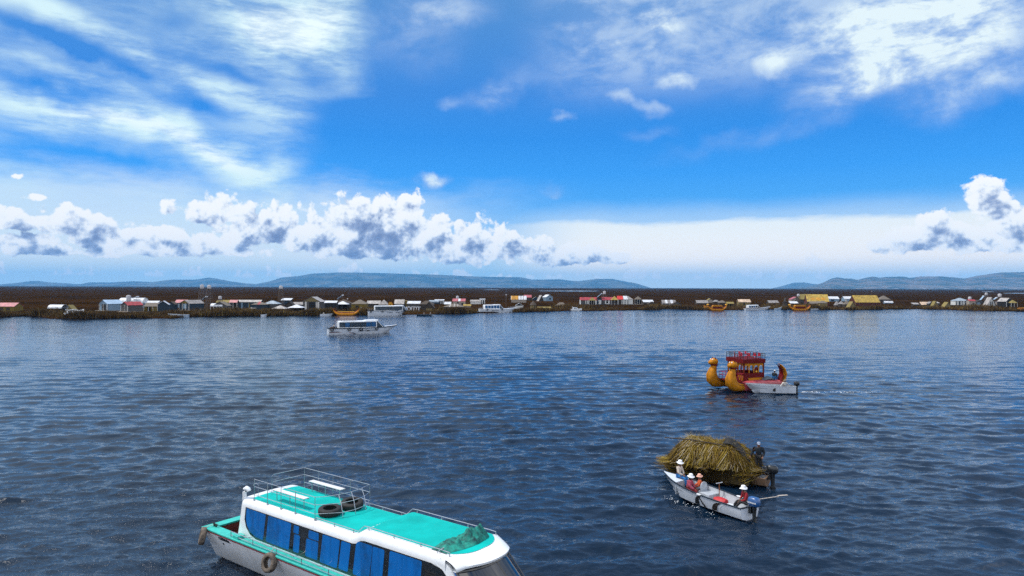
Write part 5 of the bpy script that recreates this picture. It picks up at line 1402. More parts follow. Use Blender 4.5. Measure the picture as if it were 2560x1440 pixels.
# ------------------------------------------------------------------ tour boats
DGLASS = mat('dark_tinted_glass', (0.010, 0.022, 0.035), rough=0.06, var=0.5, vs=1.2, coat=.6)
BGLASS = mat('blue_film_glass', (0.004, 0.075, 0.21), rough=0.10, var=0.2, vs=2, coat=.4)
BSTRIPE = mat('slate_blue_stripe', (0.10, 0.13, 0.18), rough=.4, var=.15); OSTRIPE = mat('rust_orange_stripe', (0.30, 0.07, 0.02), rough=.4, var=.15)
DARKHULL = mat('dark_blue_hull_stripe', (0.010, 0.030, 0.060), rough=.4, var=.3)
def tour_boat(label, loc, rz, L=16.3, B=3.3, gun=1.40, roof=2.95, step=.18, x0=2.2, x1=11.4, npane=7, pane=DGLASS, frame=BLACKW, trim=DKTRIM, tyres=(), rack=None, texts=(), hullm=LGREY, roofm=WHITE, swoosh=False, group=None, lift=0.0, tilt=None, slant=1.9):
    t = thing('tour_boat', label, 'tour boat', loc, rz, group)
    if tilt: t.rotation_euler = (tilt[0], tilt[1], rz)
    hb = lambda x: B / 2 * (.94 + .06 * min(1, x / 3)) if x < L * .55 else B / 2 * max(0, 1 - ((x - L * .55) / (L * .452)) ** 2.4)
    gz = lambda x: gun + (.45 * ((x - L * .5) / (L * .5)) ** 2 if x > L * .5 else 0)
    rings = []
    for i in range(19):
        x = L * i / 18; h = max(hb(x), .015); u = i / 18
        ch = h * .80 * (1 - .35 * max(0, u - .6) / .4); zc = -.05 + .5 * max(0, (u - .75) / .25) ** 2 * gun
        xk = x - 1.9 * max(0, (u - .7) / .3) ** 1.4
        side = [(x, h, gz(x)), ((x + xk) / 2, (h + ch) / 2 + .05, (gz(x) + zc) / 2), (xk, ch, zc), (xk, .01, -.5 + .6 * max(0, (u - .8) / .2))]
        rings.append([(a, b, c) for a, b, c in side] + [(a, -b, c) for a, b, c in side[::-1]])
    h_ = MB().loft(rings, closed=False); h_.add(rings[0], [tuple(range(8))]); h_.build('hull', hullm, t, ang=35)
    g_ = MB(); X = [L * i / 26 for i in range(27)]
    for s in (1, -1): g_.loft([[(x, s * (max(hb(x), .01) + .06), gz(x) - .16), (x, s * (max(hb(x), .01) + .06), gz(x) + .02), (x, s * max(hb(x) - .30, 0), gz(x) + .02), (x, s * max(hb(x) - .30, 0), gz(x) - .05)] for x in X], closed=False)
    g_.box(-.08, .3, -B * .47, B * .47, gun - .14, gun + .02)
    g_.build('gunwale', trim, t)
    fdk = [x1 + .6 + (L - x1 - .75) * i / 8 for i in range(9)]
    MB().loft([[(x, s * hb(x) * .95, gz(x) + (.03 if s else .10)) for x in fdk] for s in (1, 0, -1)], closed=False).build('foredeck', WHITE, t)
    MB().box(.3, x0 + .2, -B * .38, B * .38, .5, .56).build('cockpit', DARK, t)
    w_ = B / 2 - .28
    zr = lambda x: roof + (step if x > x1 - 3.0 else 0) + .10 * x / L
    secs = []
    xsn = [x0, x0 + .08, x0 + .5] + [x1 - 3.3, x1 - 3.05, x1 - 2.8, x1 - 1.2, x1 - .3]
    for i, x in enumerate(xsn):
        z = roof + .10 * x / L + (0 if x < x1 - 3.2 else step * min(1, (x - x1 + 3.3) / .5)); k = .94 if i == 0 else 1
        half = [(w_ * k, gun), (w_ * k, z - .26), (w_ * k - .05, z - .08), (w_ * k - .20, z), (w_ * .4, z + .05)]
        secs.append([(x, a, c) for a, c in half] + [(x, -a, c) for a, c in half[::-1]])
    c_ = MB().loft(secs, closed=False); c_.add(secs[0], [tuple(range(10))])
    zt_ = roof + step + .10 * x1 / L
    # visor
    vs_ = [[(x1 - .32 + (.55 * (1 - .5 * abs(v) ** 2.5)) * q, w_ * .97 * v, zt_ + .045 * (1 - v * v) - .05 * q - (.10 if abs(v) == 1 else 0)) for v in [-1 + j / 4 for j in range(9)]] for q in (0, .5, 1)]
    vs_.append([(p[0] - .05, p[1], p[2] - .10) for p in vs_[-1]])
    c_.loft(vs_, closed=False)
    for s in (1, -1):
        c_.slab([(x1 - .35, s * w_, zt_ - .15), (x1 - .18, s * w_, zt_ - .15), (x1 + slant * .70, s * w_ * .93, gun + .05), (x1 + slant * .70 - .20, s * w_ * .93, gun + .05)], .06)
        c_.slab([(x1 - .42, s * w_, zt_ - .15), (x1 - .30, s * w_, zt_ - .15), (x1 - .30, s * w_, gun), (x1 - .42, s * w_, gun)], .06)
    cab_ = c_.build('cabin', roofm, t, ang=45)
    tp = [Vector((x1 + .18 - .28 * abs(v) ** 2.5, w_ * .93 * v, zt_ - .16)) for v in [-1 + j / 5 for j in range(11)]]
    bt_ = [Vector((x1 + slant - .35 * abs(v) ** 2.5, w_ * .90 * v, gun + .08)) for v in [-1 + j / 5 for j in range(11)]]
    wsn = MB().loft([tp, bt_], closed=False).build('windscreen', DGLASS, t)
    MB().tube([tp[5], bt_[5]], .04, 5).build('mullion', roofm, wsn)
    for s in (1, -1):
        zz = zt_ - .28
        MB().prism([(x1 - .18, zz), (x1 + .02, zz), (x1 + slant * .62 - .2, gun + .14), (x1 - .26, gun + .14)], s * (w_ - .09), s * (w_ - .07)).build('quarter_window', DGLASS, t, smooth=False)
        yo = s * (w_ + .004)
        band = MB().prism(smoothrect(x0 + .22, x1 - .48, gun + .16, roof - .22, .16), yo - s * .003, yo + s * .004).build('window_band', frame, t, smooth=False)
        W_ = (x1 - .48 - x0 - .22) / npane
        for i in range(npane):
            a = x0 + .22 + i * W_
            MB().prism(smoothrect(a + .10, a + W_ - .08, gun + .22, roof - .29 + (.10 if i == npane - 1 else 0), .08), yo + s * .005, yo + s * .010).build('pane', pane[i % len(pane)] if isinstance(pane, (list, tuple)) else pane, band, smooth=False)
    rl = MB()
    for s in (1, -1):
        rl.tube([(x, s * hb(x) * .96, gz(x) + .55) for x in [L - 3.4 + 3.3 * i / 8 for i in range(9)]], .025, 5)
        for x in (L - 3.4, L - 2.2, L - 1.1): rl.tube([(x, s * hb(x) * .96, gz(x)), (x, s * hb(x) * .96, gz(x) + .55)], .022, 5)
        rl.tube([(.2, s * B * .44, gun + .55), (x0, s * B * .44, gun + .5)], .022, 5); rl.tube([(.2, s * B * .44, gun), (.2, s * B * .44, gun + .55)], .022, 5)
    rl.build('bow_railing', STEEL, t)
    for x in tyres:
        MB().tyre((x, -hb(x) - .16, gun - .28), .40, .20, (0, -1, .1), n=20).build('fender_tyre', RUBBER, t, ang=50)
    if swoosh:
        ys = lambda z: -B / 2 * .97 + (gun - z) / gun * B / 2 * .17 - .02
        def band(z0, z1, xe, m):
            P = [(0.15, z1)] + [(xe - 1.0, z1), (xe - .3, z1 - .06), (xe + .5, z1 - .30), (xe + 1.15, .04)]; Q = [(0.15, z0), (xe - 1.15, z0), (xe - .55, z0 - .06), (xe + .1, z0 - .25), (xe + .65, .04)]
            MB().loft([[(x, ys(max(z, .03)) - .03, max(z, .03)) for x, z in P], [(x, ys(max(z, .03)) - .03, max(z, .03)) for x, z in Q]], closed=False).build('hull_stripe', m, t, smooth=False)
        band(.46, .62, 5.2, BSTRIPE); band(.40, .455, 5.1, OSTRIPE)
    for txt, x, z, sz, m, sh in texts:
        text_mesh(txt, sz, m, 'hull_lettering', t, Matrix.Translation((x, -hb(x) - .02 + .03, z)) @ Matrix.Rotation(rad(90 - 8), 4, 'X'), .004, bold=.012, shear=sh)
    if rack:
        rk = MB(); xa, xb, hh = rack
        for s in (1, -1):
            for z in (hh, hh * .55): rk.tube([(xa, s * w_ * .75, roof + z), (xb, s * w_ * .75, roof + z)], .05, 5)
            for i in range(6): x = xa + (xb - xa) * i / 5; rk.tube([(x, s * w_ * .75, roof), (x, s * w_ * .75, roof + hh)], .05, 5)
        for i in range(6): x = xa + (xb - xa) * i / 5; rk.tube([(x, -w_ * .75, roof + hh), (x, w_ * .75, roof + hh)], .025, 5)
        rk.build('roof_rack', mat('rusty_rack', (0.34, 0.26, 0.21), rough=.7, var=.4, vs=6), t)
    return t
MA = math.atan2(6.3, 14.9); m_loc = (-42.6, 160.2, 0)
tour_boat('white tour boat with dark windows and rust striped hull crossing mid lake', m_loc, MA, tyres=(.7, 4.6, 7.3, 11.0), rack=(2.9, 6.1, .85), npane=7, pane=[DGLASS, BGLASS, DGLASS, DGLASS, DGLASS, BGLASS, BGLASS], swoosh=True,
          texts=(('New Class', 8.1, .80, .62, INK, .25), ('Turismo', 10.0, .84, .26, DARKHULL, 0)))
MM = Matrix.Translation(m_loc) @ Matrix.Rotation(MA, 4, 'Z')
make_person('person in grey shirt and dark cap standing at the stern of the tour boat', pose('stand', .1), tuple(MM @ Vector((1.3, -.6, .56))), MA - 1.2, OWHITE, BLK, (BLK, 'cap'), scale=1.1)
make_person('person with blue cap sitting beside the standing one in the tour boat stern', pose('sit', .1), tuple(MM @ Vector((1.9, -.9, 1.0))), MA + PI, NAVY, BLK, (JEANS, 'cap'))
o = MB().ellipsoid((0, 0, .1), (.55, .35, .42), 12, 8).build('bundle', mat('brown_sack', (.06, .035, .025), rough=.9, var=.4, bump=.5), None); o.location = tuple(MM @ Vector((.75, -.75, .95 + .3))); tag(o, 'brown covered bundle at the stern of the mid lake tour boat', 'bundle')
# ------------------------------------------------------------------ the floating reed village along the far shore
CROP = {'A': (0, 680, 5.818), 'B': (420, 680, 5.818), 'C': (840, 680, 5.818), 'D': (1160, 690, 8.533), 'E': (1420, 690, 8.533), 'F': (1640, 690, 8.533), 'G': (1920, 690, 7.529), 'H': (2220, 690, 7.529)}
def cpx(c, x, y):
    o = CROP[c]; return o[0] + x / o[2], o[1] + y / o[2]
def sheet(n, c, v=.25): return mat(n, c, rough=.5, var=min(.75, v * 2.2), vs=.9, stretch=(1, 1, 1), bump=.12, bs=5)
def rough_(n, c, v=.35): return mat(n, c, rough=.9, var=v, vs=2.5, bump=.4, bs=10)
RM_ = {'white': sheet('white_roof_sheet', (.60, .62, .66), .16), 'grey': sheet('grey_roof_sheet', (.26, .24, .23)), 'bluegrey': sheet('blue_grey_roof_sheet', (.30, .36, .42)), 'pale': sheet('pale_worn_roof_sheet', (.38, .35, .33)),
       'red': sheet('red_roof_sheet', (.33, .035, .04)), 'pink': sheet('faded_pink_roof_sheet', (.42, .11, .13)), 'scarlet': sheet('scarlet_roof_sheet', (.55, .03, .02)), 'thatch': rough_('grey_thatch', (.16, .135, .11)), 'brown': rough_('brown_thatch', (.07, .052, .038)),
       'straw': rough_('straw_thatch', (.24, .185, .055)), 'yellow': sheet('yellow_roof_sheet', (.40, .27, .045)), 'orange': sheet('orange_roof_sheet', (.50, .24, .015)), 'cream': sheet('cream_roof_sheet', (.62, .46, .33)), 'dark': rough_('dark_roof', (.03, .025, .022)), 'blue': sheet('sky_blue_roof_sheet', (.32, .45, .60), .15)}
WM_ = {'grey': rough_('grey_board_wall', (.085, .08, .078)), 'brown': rough_('brown_reed_wall', (.05, .038, .028)), 'yellow': rough_('yellow_reed_wall', (.17, .115, .012)), 'blue': rough_('dark_blue_wall', (.018, .035, .055)), 'beige': rough_('beige_wall', (.34, .29, .24)), 'white': rough_('white_panel_wall', (.60, .60, .58), .15),
       'lblue': rough_('pale_blue_wall', (.20, .30, .40)), 'dark': rough_('dark_opening', (.010, .010, .012), .2), 'straw': rough_('straw_wall', (.20, .15, .06)), 'red': rough_('red_brown_wall', (.09, .02, .012)), 'wpost': rough_('white_post', (.62, .60, .57), .12)}
HG = 'huts and houses on the reed islands'
def hut(c, kind, x0, x1, yr, ye, yb, roof, wall, label, cat='hut', D=None, yaw=0.0, over=.25, doors=(), wins=(), posts=None, ridge=.5, name='hut', deck=False, patch=None, gable=None, open_=False, dz=0.0):
    p0, p1 = cpx(c, x0, yb), cpx(c, x1, yb)
    pm = ((p0[0] + p1[0]) / 2, p0[1])
    P = atz(pm[0], pm[1], GZ); k = P.y / FOC
    W = (p1[0] - p0[0]) * k; s = CROP[c][2]
    he, hr = max(.4, (yb - ye) / s * k), (yb - yr) / s * k
    hr = max(hr, he + .15)
    D = D or min(6.0, max(3.0, W * .8))
    t = thing(name, label, cat, (P.x, P.y + D / 2, GZ - .15 + dz), yaw, HG)
    he += .15; hr += .15
    w2, d2 = W / 2, D / 2
    rm, wm = RM_[roof], WM_[wall]
    o = over
    wl = MB(); rf = MB()
    ww, wd = w2 - o, d2 - o
    if kind == 'side':            # ridge runs across the view
        if not open_: wl.prism([(-wd, 0), (wd, 0), (wd, he), (0, hr - .08), (-wd, he)], -ww, ww, 'yz')
        rx = w2 * (1 - .0)
        rf.slab([(-rx, -d2, he - .05), (rx, -d2, he - .05), (rx, 0, hr), (-rx, 0, hr)], .07); rf.slab([(rx, d2, he - .05), (-rx, d2, he - .05), (-rx, 0, hr), (rx, 0, hr)], .07)
    elif kind == 'front':         # gable faces the viewer
        cx = (ridge - .5) * 2 * ww
        if not open_: wl.prism([(-ww, 0), (ww, 0), (ww, he), (cx, hr - .08), (-ww, he)], -wd, wd, 'xz')
        cr = (ridge - .5) * 2 * w2
        rf.slab([(-w2, d2, he - .05), (-w2, -d2, he - .05), (cr, -d2, hr), (cr, d2, hr)], .07); rf.slab([(w2, -d2, he - .05), (w2, d2, he - .05), (cr, d2, hr), (cr, -d2, hr)], .07)
    elif kind == 'hip':
        q = max(0, w2 - d2) * .9 if ridge == .5 else ridge * w2
        if not open_: wl.box(-ww, ww, -wd, wd, 0, he)
        e = [(-w2, -d2, he), (w2, -d2, he), (w2, d2, he), (-w2, d2, he)]; r_ = [(-q - .02, 0, hr), (q + .02, 0, hr)]
        rf.add(e + r_, [(0, 1, 5, 4), (1, 2, 5), (2, 3, 4, 5), (3, 0, 4), (3, 2, 1, 0)])
    elif kind == 'tent':          # A-frame down to the ground
        cr = (ridge - .5) * 2 * w2
        rf.slab([(-w2, d2, 0), (-w2, -d2, 0), (cr, -d2, hr), (cr, d2, hr)], .12); rf.slab([(w2, -d2, 0), (w2, d2, 0), (cr, d2, hr), (cr, -d2, hr)], .12)
        wl.prism([(-w2 * .86, 0), (w2 * .86, 0), (cr, hr * .88)], -d2 * .85, d2 * .85, 'xz')
    elif kind == 'vault':
        n = 12; arc = [(-d2 * math.cos(PI * i / n), he + (hr - he) * math.sin(PI * i / n)) for i in range(n + 1)]
        if not open_: wl.prism([(-d2 * .96, 0), (d2 * .96, 0)] + [(a * .97, b * .985) for a, b in arc[::-1]], -ww, ww, 'yz')
        rf.loft([[(x, a, b) for a, b in arc] for x in (-w2, w2)] + [[(x, a * .97, b - .06) for a, b in arc] for x in (w2, -w2)], closed=False)
    elif kind == 'arch':          # rounded gable towards the viewer
        n = 12; arc = [(-w2 * math.cos(PI * i / n), he + (hr - he) * math.sin(PI * i / n) ** .8) for i in range(n + 1)]
        wl.prism([(-w2 * .95, 0), (w2 * .95, 0)] + [(a * .96, b * .98) for a, b in arc[::-1]], -wd, wd, 'xz')
        rf.loft([[(a, y, b) for a, b in arc] for y in (-d2, d2)] + [[(a * .96, y, b - .08) for a, b in arc] for y in (d2, -d2)], closed=False)
    elif kind == 'flat':          # single pitched sheet, low edge to the viewer
        if not open_: wl.prism([(-wd, 0), (wd, 0), (wd, hr - .1), (-wd, he - .1)], -ww, ww, 'yz')
        rf.slab([(-w2, -d2, he), (w2, -d2, he), (w2, d2, hr), (-w2, d2, hr)], .08)
    elif kind == 'cone':
        wl.lathe([(w2 * .78, 0), (w2 * .80, he)], 16); rf.lathe([(w2, he - .1), (w2 * .55, he + (hr - he) * .5), (.04, hr)], 16)
    if open_:
        wl.box(-ww, ww, wd * .6, wd * .6 + .08, 0, he)
    if wl.v: wl.build('wall', wm, t, smooth=False)
    roof_o = rf.build('roof', rm, t, ang=30)
    fy = -wd if kind not in ('tent',) else -d2 * .85
    for (a, b, z0, z1, m) in doors:
        MB().box(-w2 + W * a, -w2 + W * b, fy - .05, fy + .03, max(z0 * he, .02), z1 * he).build('door', WM_[m], t, smooth=False)
    for (a, b, z0, z1, m) in wins:
        MB().box(-w2 + W * a, -w2 + W * b, fy - .055, fy + .03, z0 * he, z1 * he).build('window' if m in ('dark', 'blue', 'lblue') else 'panel', WM_[m], t, smooth=False)
    if posts:
        n, m = posts
        for i in range(n):
            x = -w2 + .12 + (W - .24) * i / (n - 1)
            MB().box(x - .07, x + .07, -d2 + .05, -d2 + .19, 0, he - .02).build('post', WM_[m], t, smooth=False)
    if gable:
        cx = (ridge - .5) * 2 * ww
        MB().prism([(-ww * .92, he * 1.01), (ww * .92, he * 1.01), (cx, hr - .18)], fy - .05, fy + .02).build('gable_board', WM_[gable], t, smooth=False)
    if deck:
        MB().box(-w2 - .6, w2 + .6, -d2 - 1.3, d2, .12, .30).build('deck', WM_['beige' if deck == 2 else 'brown'], t, smooth=False)
    for (a, b, m) in (patch or ()):
        A_, B_ = -w2 + W * a, -w2 + W * b
        if kind in ('side', 'hip'): q = [(A_, -d2 - .02, he), (B_, -d2 - .02, he), (B_ * (.9 if kind == 'hip' else 1), -.05, hr + .01), (A_ * (.9 if kind == 'hip' else 1), -.05, hr + .01)]
        else: q = [(A_, -d2 - .02, he + .03), (B_, -d2 - .02, he + .03), (B_, d2, hr + .03), (A_, d2, hr + .03)]
        MB().slab(q, .03).build('roof_sheet', RM_[m], roof_o, smooth=False)
    return t
H = hut
# --- crop A, from the left edge
H('A', 'side', -70, 205, 448, 500, 566, 'pink', 'yellow', 'yellow walled hut with faded pink roof cut by the left picture edge', wins=((.2, .4, .2, .75, 'brown'), (.55, .75, .2, .75, 'brown')))
H('A', 'vault', 688, 895, 476, 530, 610, 'white', 'brown', 'low shed with curved white sheet roof behind the beached cabin boat', 'shed', posts=(4, 'brown'), open_=True, D=4)
H('A', 'tent', 900, 1075, 478, 500, 566, 'straw', 'straw', 'straw tent shelter beside the curved white roofed shed', 'shelter', D=3.5)
H('A', 'front', 1440, 1660, 405, 462, 566, 'blue', 'lblue', 'pale blue gabled house with white posts and dark doorway', 'house', yaw=-.55, D=7, ridge=.45, doors=((.28, .82, 0, .95, 'dark'),), posts=(3, 'wpost'), deck=2, name='house')
H('A', 'vault', 1722, 2072, 376, 455, 520, 'white', 'white', 'long white barrel roofed hall behind the red gabled hut', 'hall', D=6, name='house')
H('A', 'front', 1755, 1960, 432, 482, 580, 'red', 'grey', 'grey hut with red sheeted gable roof in front of the white barrel hall', yaw=-.6, D=6.5, doors=((.3, .55, 0, .9, 'dark'),), posts=(3, 'wpost'), deck=2)
H('A', 'side', 2085, 2292, 448, 500, 568, 'thatch', 'yellow', 'small thatched porch hut with white posts beside the grey red roofed hut', doors=((.25, .5, 0, .9, 'dark'),), posts=(4, 'wpost'))
H('A', 'side', 2020, 2290, 420, 452, 520, 'white', 'lblue', 'long white roofed house behind the small thatched porch hut', 'house', D=5, name='house')
H('A', 'front', 2255, 2415, 420, 474, 598, 'white', 'blue', 'tall dark blue hut with white gable roof edge by the shrub', yaw=.35, D=5)
# --- crop B
H('B', 'front', -20, 100, 430, 470, 560, 'brown', 'blue', 'narrow dark blue hut next to the faded pink roofed hut')
H('B', 'side', 90, 262, 404, 446, 520, 'pink', 'blue', 'dark hut with faded pink roof left of the yellow gabled house', doors=((.3, .6, .1, .8, 'lblue'),))
H('B', 'front', 172, 400, 408, 458, 560, 'grey', 'blue', 'yellow gabled house with grey roof and pale blue door on a long deck', 'house', yaw=-.5, D=8, gable='yellow', ridge=.55, doors=((.42, .72, .3, .95, 'lblue'),), posts=(4, 'wpost'), deck=2, name='house')
H('B', 'side', 690, 885, 408, 442, 500, 'straw', 'grey', 'straw roofed hut behind the white domed canopy')
H('B', 'front', 640, 860, 432, 490, 560, 'thatch', 'grey', 'grey thatched gable hut right behind the white domed canopy', wins=((.6, .8, .3, .7, 'dark'),))
H('B', 'vault', 612, 790, 458, 500, 560, 'white', 'dark', 'white domed canopy open in front on thin posts', 'canopy', posts=(5, 'wpost'), open_=True, D=4)
H('B', 'side', 885, 1005, 406, 442, 545, 'pink', 'brown', 'tall open stall with rose pink roof on bare poles', 'stall', posts=(3, 'wpost'), open_=True, D=3)
H('B', 'side', 990, 1346, 406, 436, 530, 'pale', 'blue', 'long dark blue building with worn pale roof', 'house', D=4.5, doors=((.05, .09, 0, .95, 'lblue'), (.2, .27, 0, .9, 'lblue'), (.5, .56, .1, .8, 'yellow')), posts=(5, 'lblue'), name='house')
H('B', 'hip', 1380, 1600, 418, 464, 556, 'bluegrey', 'grey', 'blue grey hip roofed house right of the red patched pyramid roof', 'house', wins=((.3, .45, .3, .75, 'blue'),), name='house')
H('B', 'hip', 1200, 1420, 434, 474, 560, 'thatch', 'blue', 'pavilion with grey pyramid roof carrying a red patch', 'pavilion', ridge=.05, patch=((.42, .58, 'red'),), deck=True, name='pavilion')
H('B', 'hip', 1170, 1290, 505, 528, 560, 'pale', 'brown', 'tiny pale roofed stall below the red patched pavilion', 'stall', ridge=.02, D=2.5)
H('B', 'flat', 1632, 1786, 382, 410, 480, 'white', 'blue', 'dark blue cabin with flat white roof behind the white pyramid canopies', 'cabin', D=4)
H('B', 'front', 1680, 1840, 428, 500, 560, 'dark', 'brown', 'brown dark roofed gable hut behind the two pale pyramid canopies')
H('B', 'side', 1800, 1985, 438, 472, 530, 'grey', 'brown', 'low grey roofed shed left of the open gabled hall', 'shed')
H('B', 'hip', 1498, 1712, 488, 536, 578, 'pale', 'brown', 'pale pyramid canopy, left one of the pair by the shore', 'canopy', ridge=.05, posts=(4, 'brown'), open_=True, name='canopy')
H('B', 'hip', 1732, 1952, 476, 520, 580, 'white', 'brown', 'white pyramid canopy, right one of the pair by the shore', 'canopy', ridge=.05, posts=(4, 'brown'), open_=True, name='canopy')
H('B', 'front', 1958, 2245, 360, 432, 548, 'pale', 'grey', 'large open gabled hall with white columns and pink edged roof', 'hall', D=6, yaw=-.15, doors=((.36, .70, .0, .95, 'dark'),), wins=((.13, .23, 0, .98, 'wpost'), (.72, .77, 0, .98, 'wpost'), (.80, .90, 0, .98, 'wpost')), gable='straw', deck=True, patch=None, name='hall')
H('B', 'side', 2268, 2450, 418, 446, 600, 'white', 'dark', 'dark shed with white edged flat roof beside the yellow reed canoe', 'shed', D=4)
# --- crop C
H('C', 'hip', -30, 205, 398, 452, 560, 'brown', 'brown', 'large brown pyramid roofed hut behind the white pyramid canopy', ridge=.03)
H('C', 'hip', -8, 172, 424, 470, 585, 'white', 'dark', 'white pyramid canopy behind the yellow reed canoe', 'canopy', ridge=.03, posts=(3, 'brown'), open_=True, name='canopy')
H('C', 'hip', 212, 442, 403, 466, 565, 'thatch', 'yellow', 'grey thatched hip hut with yellow walls behind the canoe stern', ridge=.1, doors=((.3, .5, 0, .8, 'dark'),))
H('C', 'side', 440, 640, 418, 460, 510, 'pale', 'brown', 'pale grey roofed shed behind the moored white tour boat', 'shed')
H('C', 'hip', 615, 760, 405, 474, 520, 'grey', 'brown', 'grey pyramid roofed hut left of the wooden sun emblem', ridge=.05)
H('C', 'side', 845, 990, 400, 462, 520, 'pale', 'brown', 'steep pale roofed hut between sun emblem and yellow rounded house')
H('C', 'arch', 905, 1062, 414, 470, 508, 'yellow', 'yellow', 'yellow round gabled house with a dark square window', 'house', wins=((.34, .68, .3, 1.25, 'dark'),), D=4, name='house')
H('C', 'side', 1030, 1225, 424, 458, 510, 'white', 'grey', 'white roofed house right of the yellow rounded house', 'house', name='house')
H('C', 'hip', 1200, 1420, 418, 470, 545, 'brown', 'brown', 'wide brown thatched hut behind the big letters', posts=(5, 'grey'))
H('C', 'front', 1275, 1430, 432, 520, 565, 'brown', 'brown', 'brown reed screen hut right of the big letters', doors=((.2, .8, .1, .8, 'straw'),))
H('C', 'vault', 1350, 1500, 410, 440, 470, 'bluegrey', 'blue', 'blue grey barrel roofed cabin left of the white box cabin', 'cabin', D=3)
H('C', 'flat', 1430, 1572, 400, 412, 468, 'white', 'white', 'white box cabin with two dark doors', 'cabin', doors=((.5, .62, 0, .85, 'dark'), (.72, .84, 0, .85, 'dark')), D=3)
H('C', 'flat', 1572, 1672, 434, 468, 478, 'white', 'brown', 'low slanted white roof beside the two storey beige house', 'shelter', D=3)
H('C', 'side', 1690, 1882, 388, 424, 510, 'pink', 'beige', 'two storey beige house with faded pink roof and tank', 'house', doors=((.35, .5, .1, .8, 'dark'),), wins=((.7, .85, .4, .7, 'dark'),), patch=((.45, .62, 'white'),), D=5, name='house')
H('C', 'hip', 1556, 1852, 464, 508, 585, 'thatch', 'brown', 'broad striped thatch hip hut below the two storey beige house', ridge=.25, wins=((.2, .32, .3, .75, 'grey'), (.5, .62, .3, .75, 'grey')), patch=((.3, .36, 'pale'), (.52, .58, 'pale'), (.7, .75, 'pale')))
H('C', 'vault', 1950, 2110, 405, 440, 468, 'pale', 'white', 'white boat shaped cabin on the bank with rounded roof', 'cabin', D=3)
H('C', 'flat', 2085, 2172, 390, 396, 465, 'white', 'white', 'small white cube cabin joined to the boat shaped cabin', 'cabin', doors=((.2, .4, 0, .8, 'dark'), (.6, .8, 0, .8, 'dark')), D=2.5)
H('C', 'side', 1850, 1965, 470, 490, 512, 'yellow', 'beige', 'low yellow roofed bench stall beside the striped thatch hut', 'stall', D=2)
# --- crop D
H('D', 'side', 1000, 1335, 424, 502, 575, 'white', 'beige', 'shed with half orange and half white striped roof', 'shed', patch=((.02, .48, 'orange'), (.62, .66, 'grey'), (.78, .82, 'grey')), D=5)
H('D', 'side', 1272, 1442, 404, 456, 545, 'pink', 'brown', 'brown hut with faded pink roof behind the orange and white striped shed')
H('D', 'front', 1455, 1610, 438, 490, 540, 'pale', 'blue', 'small blue gabled hut left of the tall A frame')
H('D', 'tent', 1555, 1695, 408, 450, 550, 'pale', 'brown', 'tall narrow A frame hut with pale left slope', D=5, yaw=.3, ridge=.6)
H('D', 'front', 1690, 1885, 398, 452, 548, 'white', 'lblue', 'pale blue hut with gleaming white gable roof', yaw=.55, D=5, ridge=.5, wins=((.5, .7, .45, .85, 'blue'),), name='house', cat='house')
H('D', 'cone', 1400, 1555, 528, 615, 692, 'brown', 'straw', 'conical brown roofed reed hut at the water edge', doors=((.62, .78, 0, .85, 'dark'),))
H('D', 'front', 1085, 1272, 578, 632, 690, 'white', 'white', 'white tent shed with dark gable beside the blue windowed tour boat', 'shed', gable='dark', D=3)
H('D', 'hip', 1955, 2205, 566, 636, 648, 'thatch', 'brown', 'low flattened grey thatch hut on yellow straw ground', ridge=.3)
H('D', 'side', 1565, 1860, 655, 682, 700, 'straw', 'straw', 'low straw bench platform right of the conical hut', 'platform', D=2)
# --- crop E
H('E', 'side', 258, 625, 453, 514, 608, 'red', 'white', 'long red roofed guest house with white panels, leftmost of the row', 'house', D=6, wins=((.05, .30, .0, .95, 'grey'), (.36, .40, 0, 1, 'dark'), (.55, .62, 0, 1, 'dark'), (.72, .8, 0, 1, 'dark')), deck=True, name='house')
H('E', 'hip', 452, 595, 452, 522, 612, 'straw', 'dark', 'straw pyramid porch in front of the leftmost red roofed guest house', 'porch', ridge=.03, posts=(4, 'wpost'), open_=True, D=3, name='pavilion')
H('E', 'front', 575, 725, 458, 500, 608, 'dark', 'blue', 'dark blue gabled house between the two red roofed guest houses', 'house', wins=((.52, .9, .1, .9, 'white'),), deck=True, name='house')
H('E', 'side', 722, 995, 450, 510, 608, 'red', 'grey', 'second red roofed guest house, grey walls and white framed windows', 'house', wins=((.25, .62, .15, .9, 'white'), (.35, .48, .3, .9, 'dark')), deck=True, name='house')
H('E', 'hip', 920, 1075, 428, 512, 610, 'yellow', 'brown', 'yellow pyramid porch left of the scarlet and white hip roof', 'porch', ridge=.03, posts=(3, 'wpost'), open_=True, D=3, name='pavilion')
H('E', 'hip', 1035, 1395, 426, 500, 608, 'grey', 'white', 'broad hip roofed house half scarlet half white with white panel walls', 'house', ridge=.42, D=6, patch=((.02, .40, 'scarlet'), (.42, .68, 'white')), wins=((.12, .3, 0, .95, 'brown'), (.36, .39, 0, 1, 'dark'), (.5, .53, 0, 1, 'dark'), (.66, .70, 0, 1, 'dark')), deck=True, name='house')
H('E', 'hip', 1425, 1580, 433, 500, 605, 'thatch', 'dark', 'small gazebo with grey pyramid roof and white posts', 'gazebo', ridge=.03, posts=(4, 'wpost'), open_=True, D=3.2, deck=2, name='gazebo')
H('E', 'flat', 1605, 1832, 510, 556, 608, 'white', 'brown', 'shed with gleaming flat white roof right of the gazebo', 'shed', D=4)
H('E', 'front', 1700, 1905, 545, 600, 612, 'brown', 'brown', 'low brown tent hut in front of the flat white roof')
H('E', 'side', 2010, 2310, 512, 582, 660, 'grey', 'grey', 'grey hut with two white roof strips on a low jetty', patch=((.25, .4, 'white'), (.62, .8, 'white')), D=4.5, posts=(5, 'wpost'), deck=2)
H('E', 'front', 2195, 2445, 552, 612, 672, 'brown', 'grey', 'grey gabled hut with a pink strip right of the white stripped hut', patch=None, D=4)
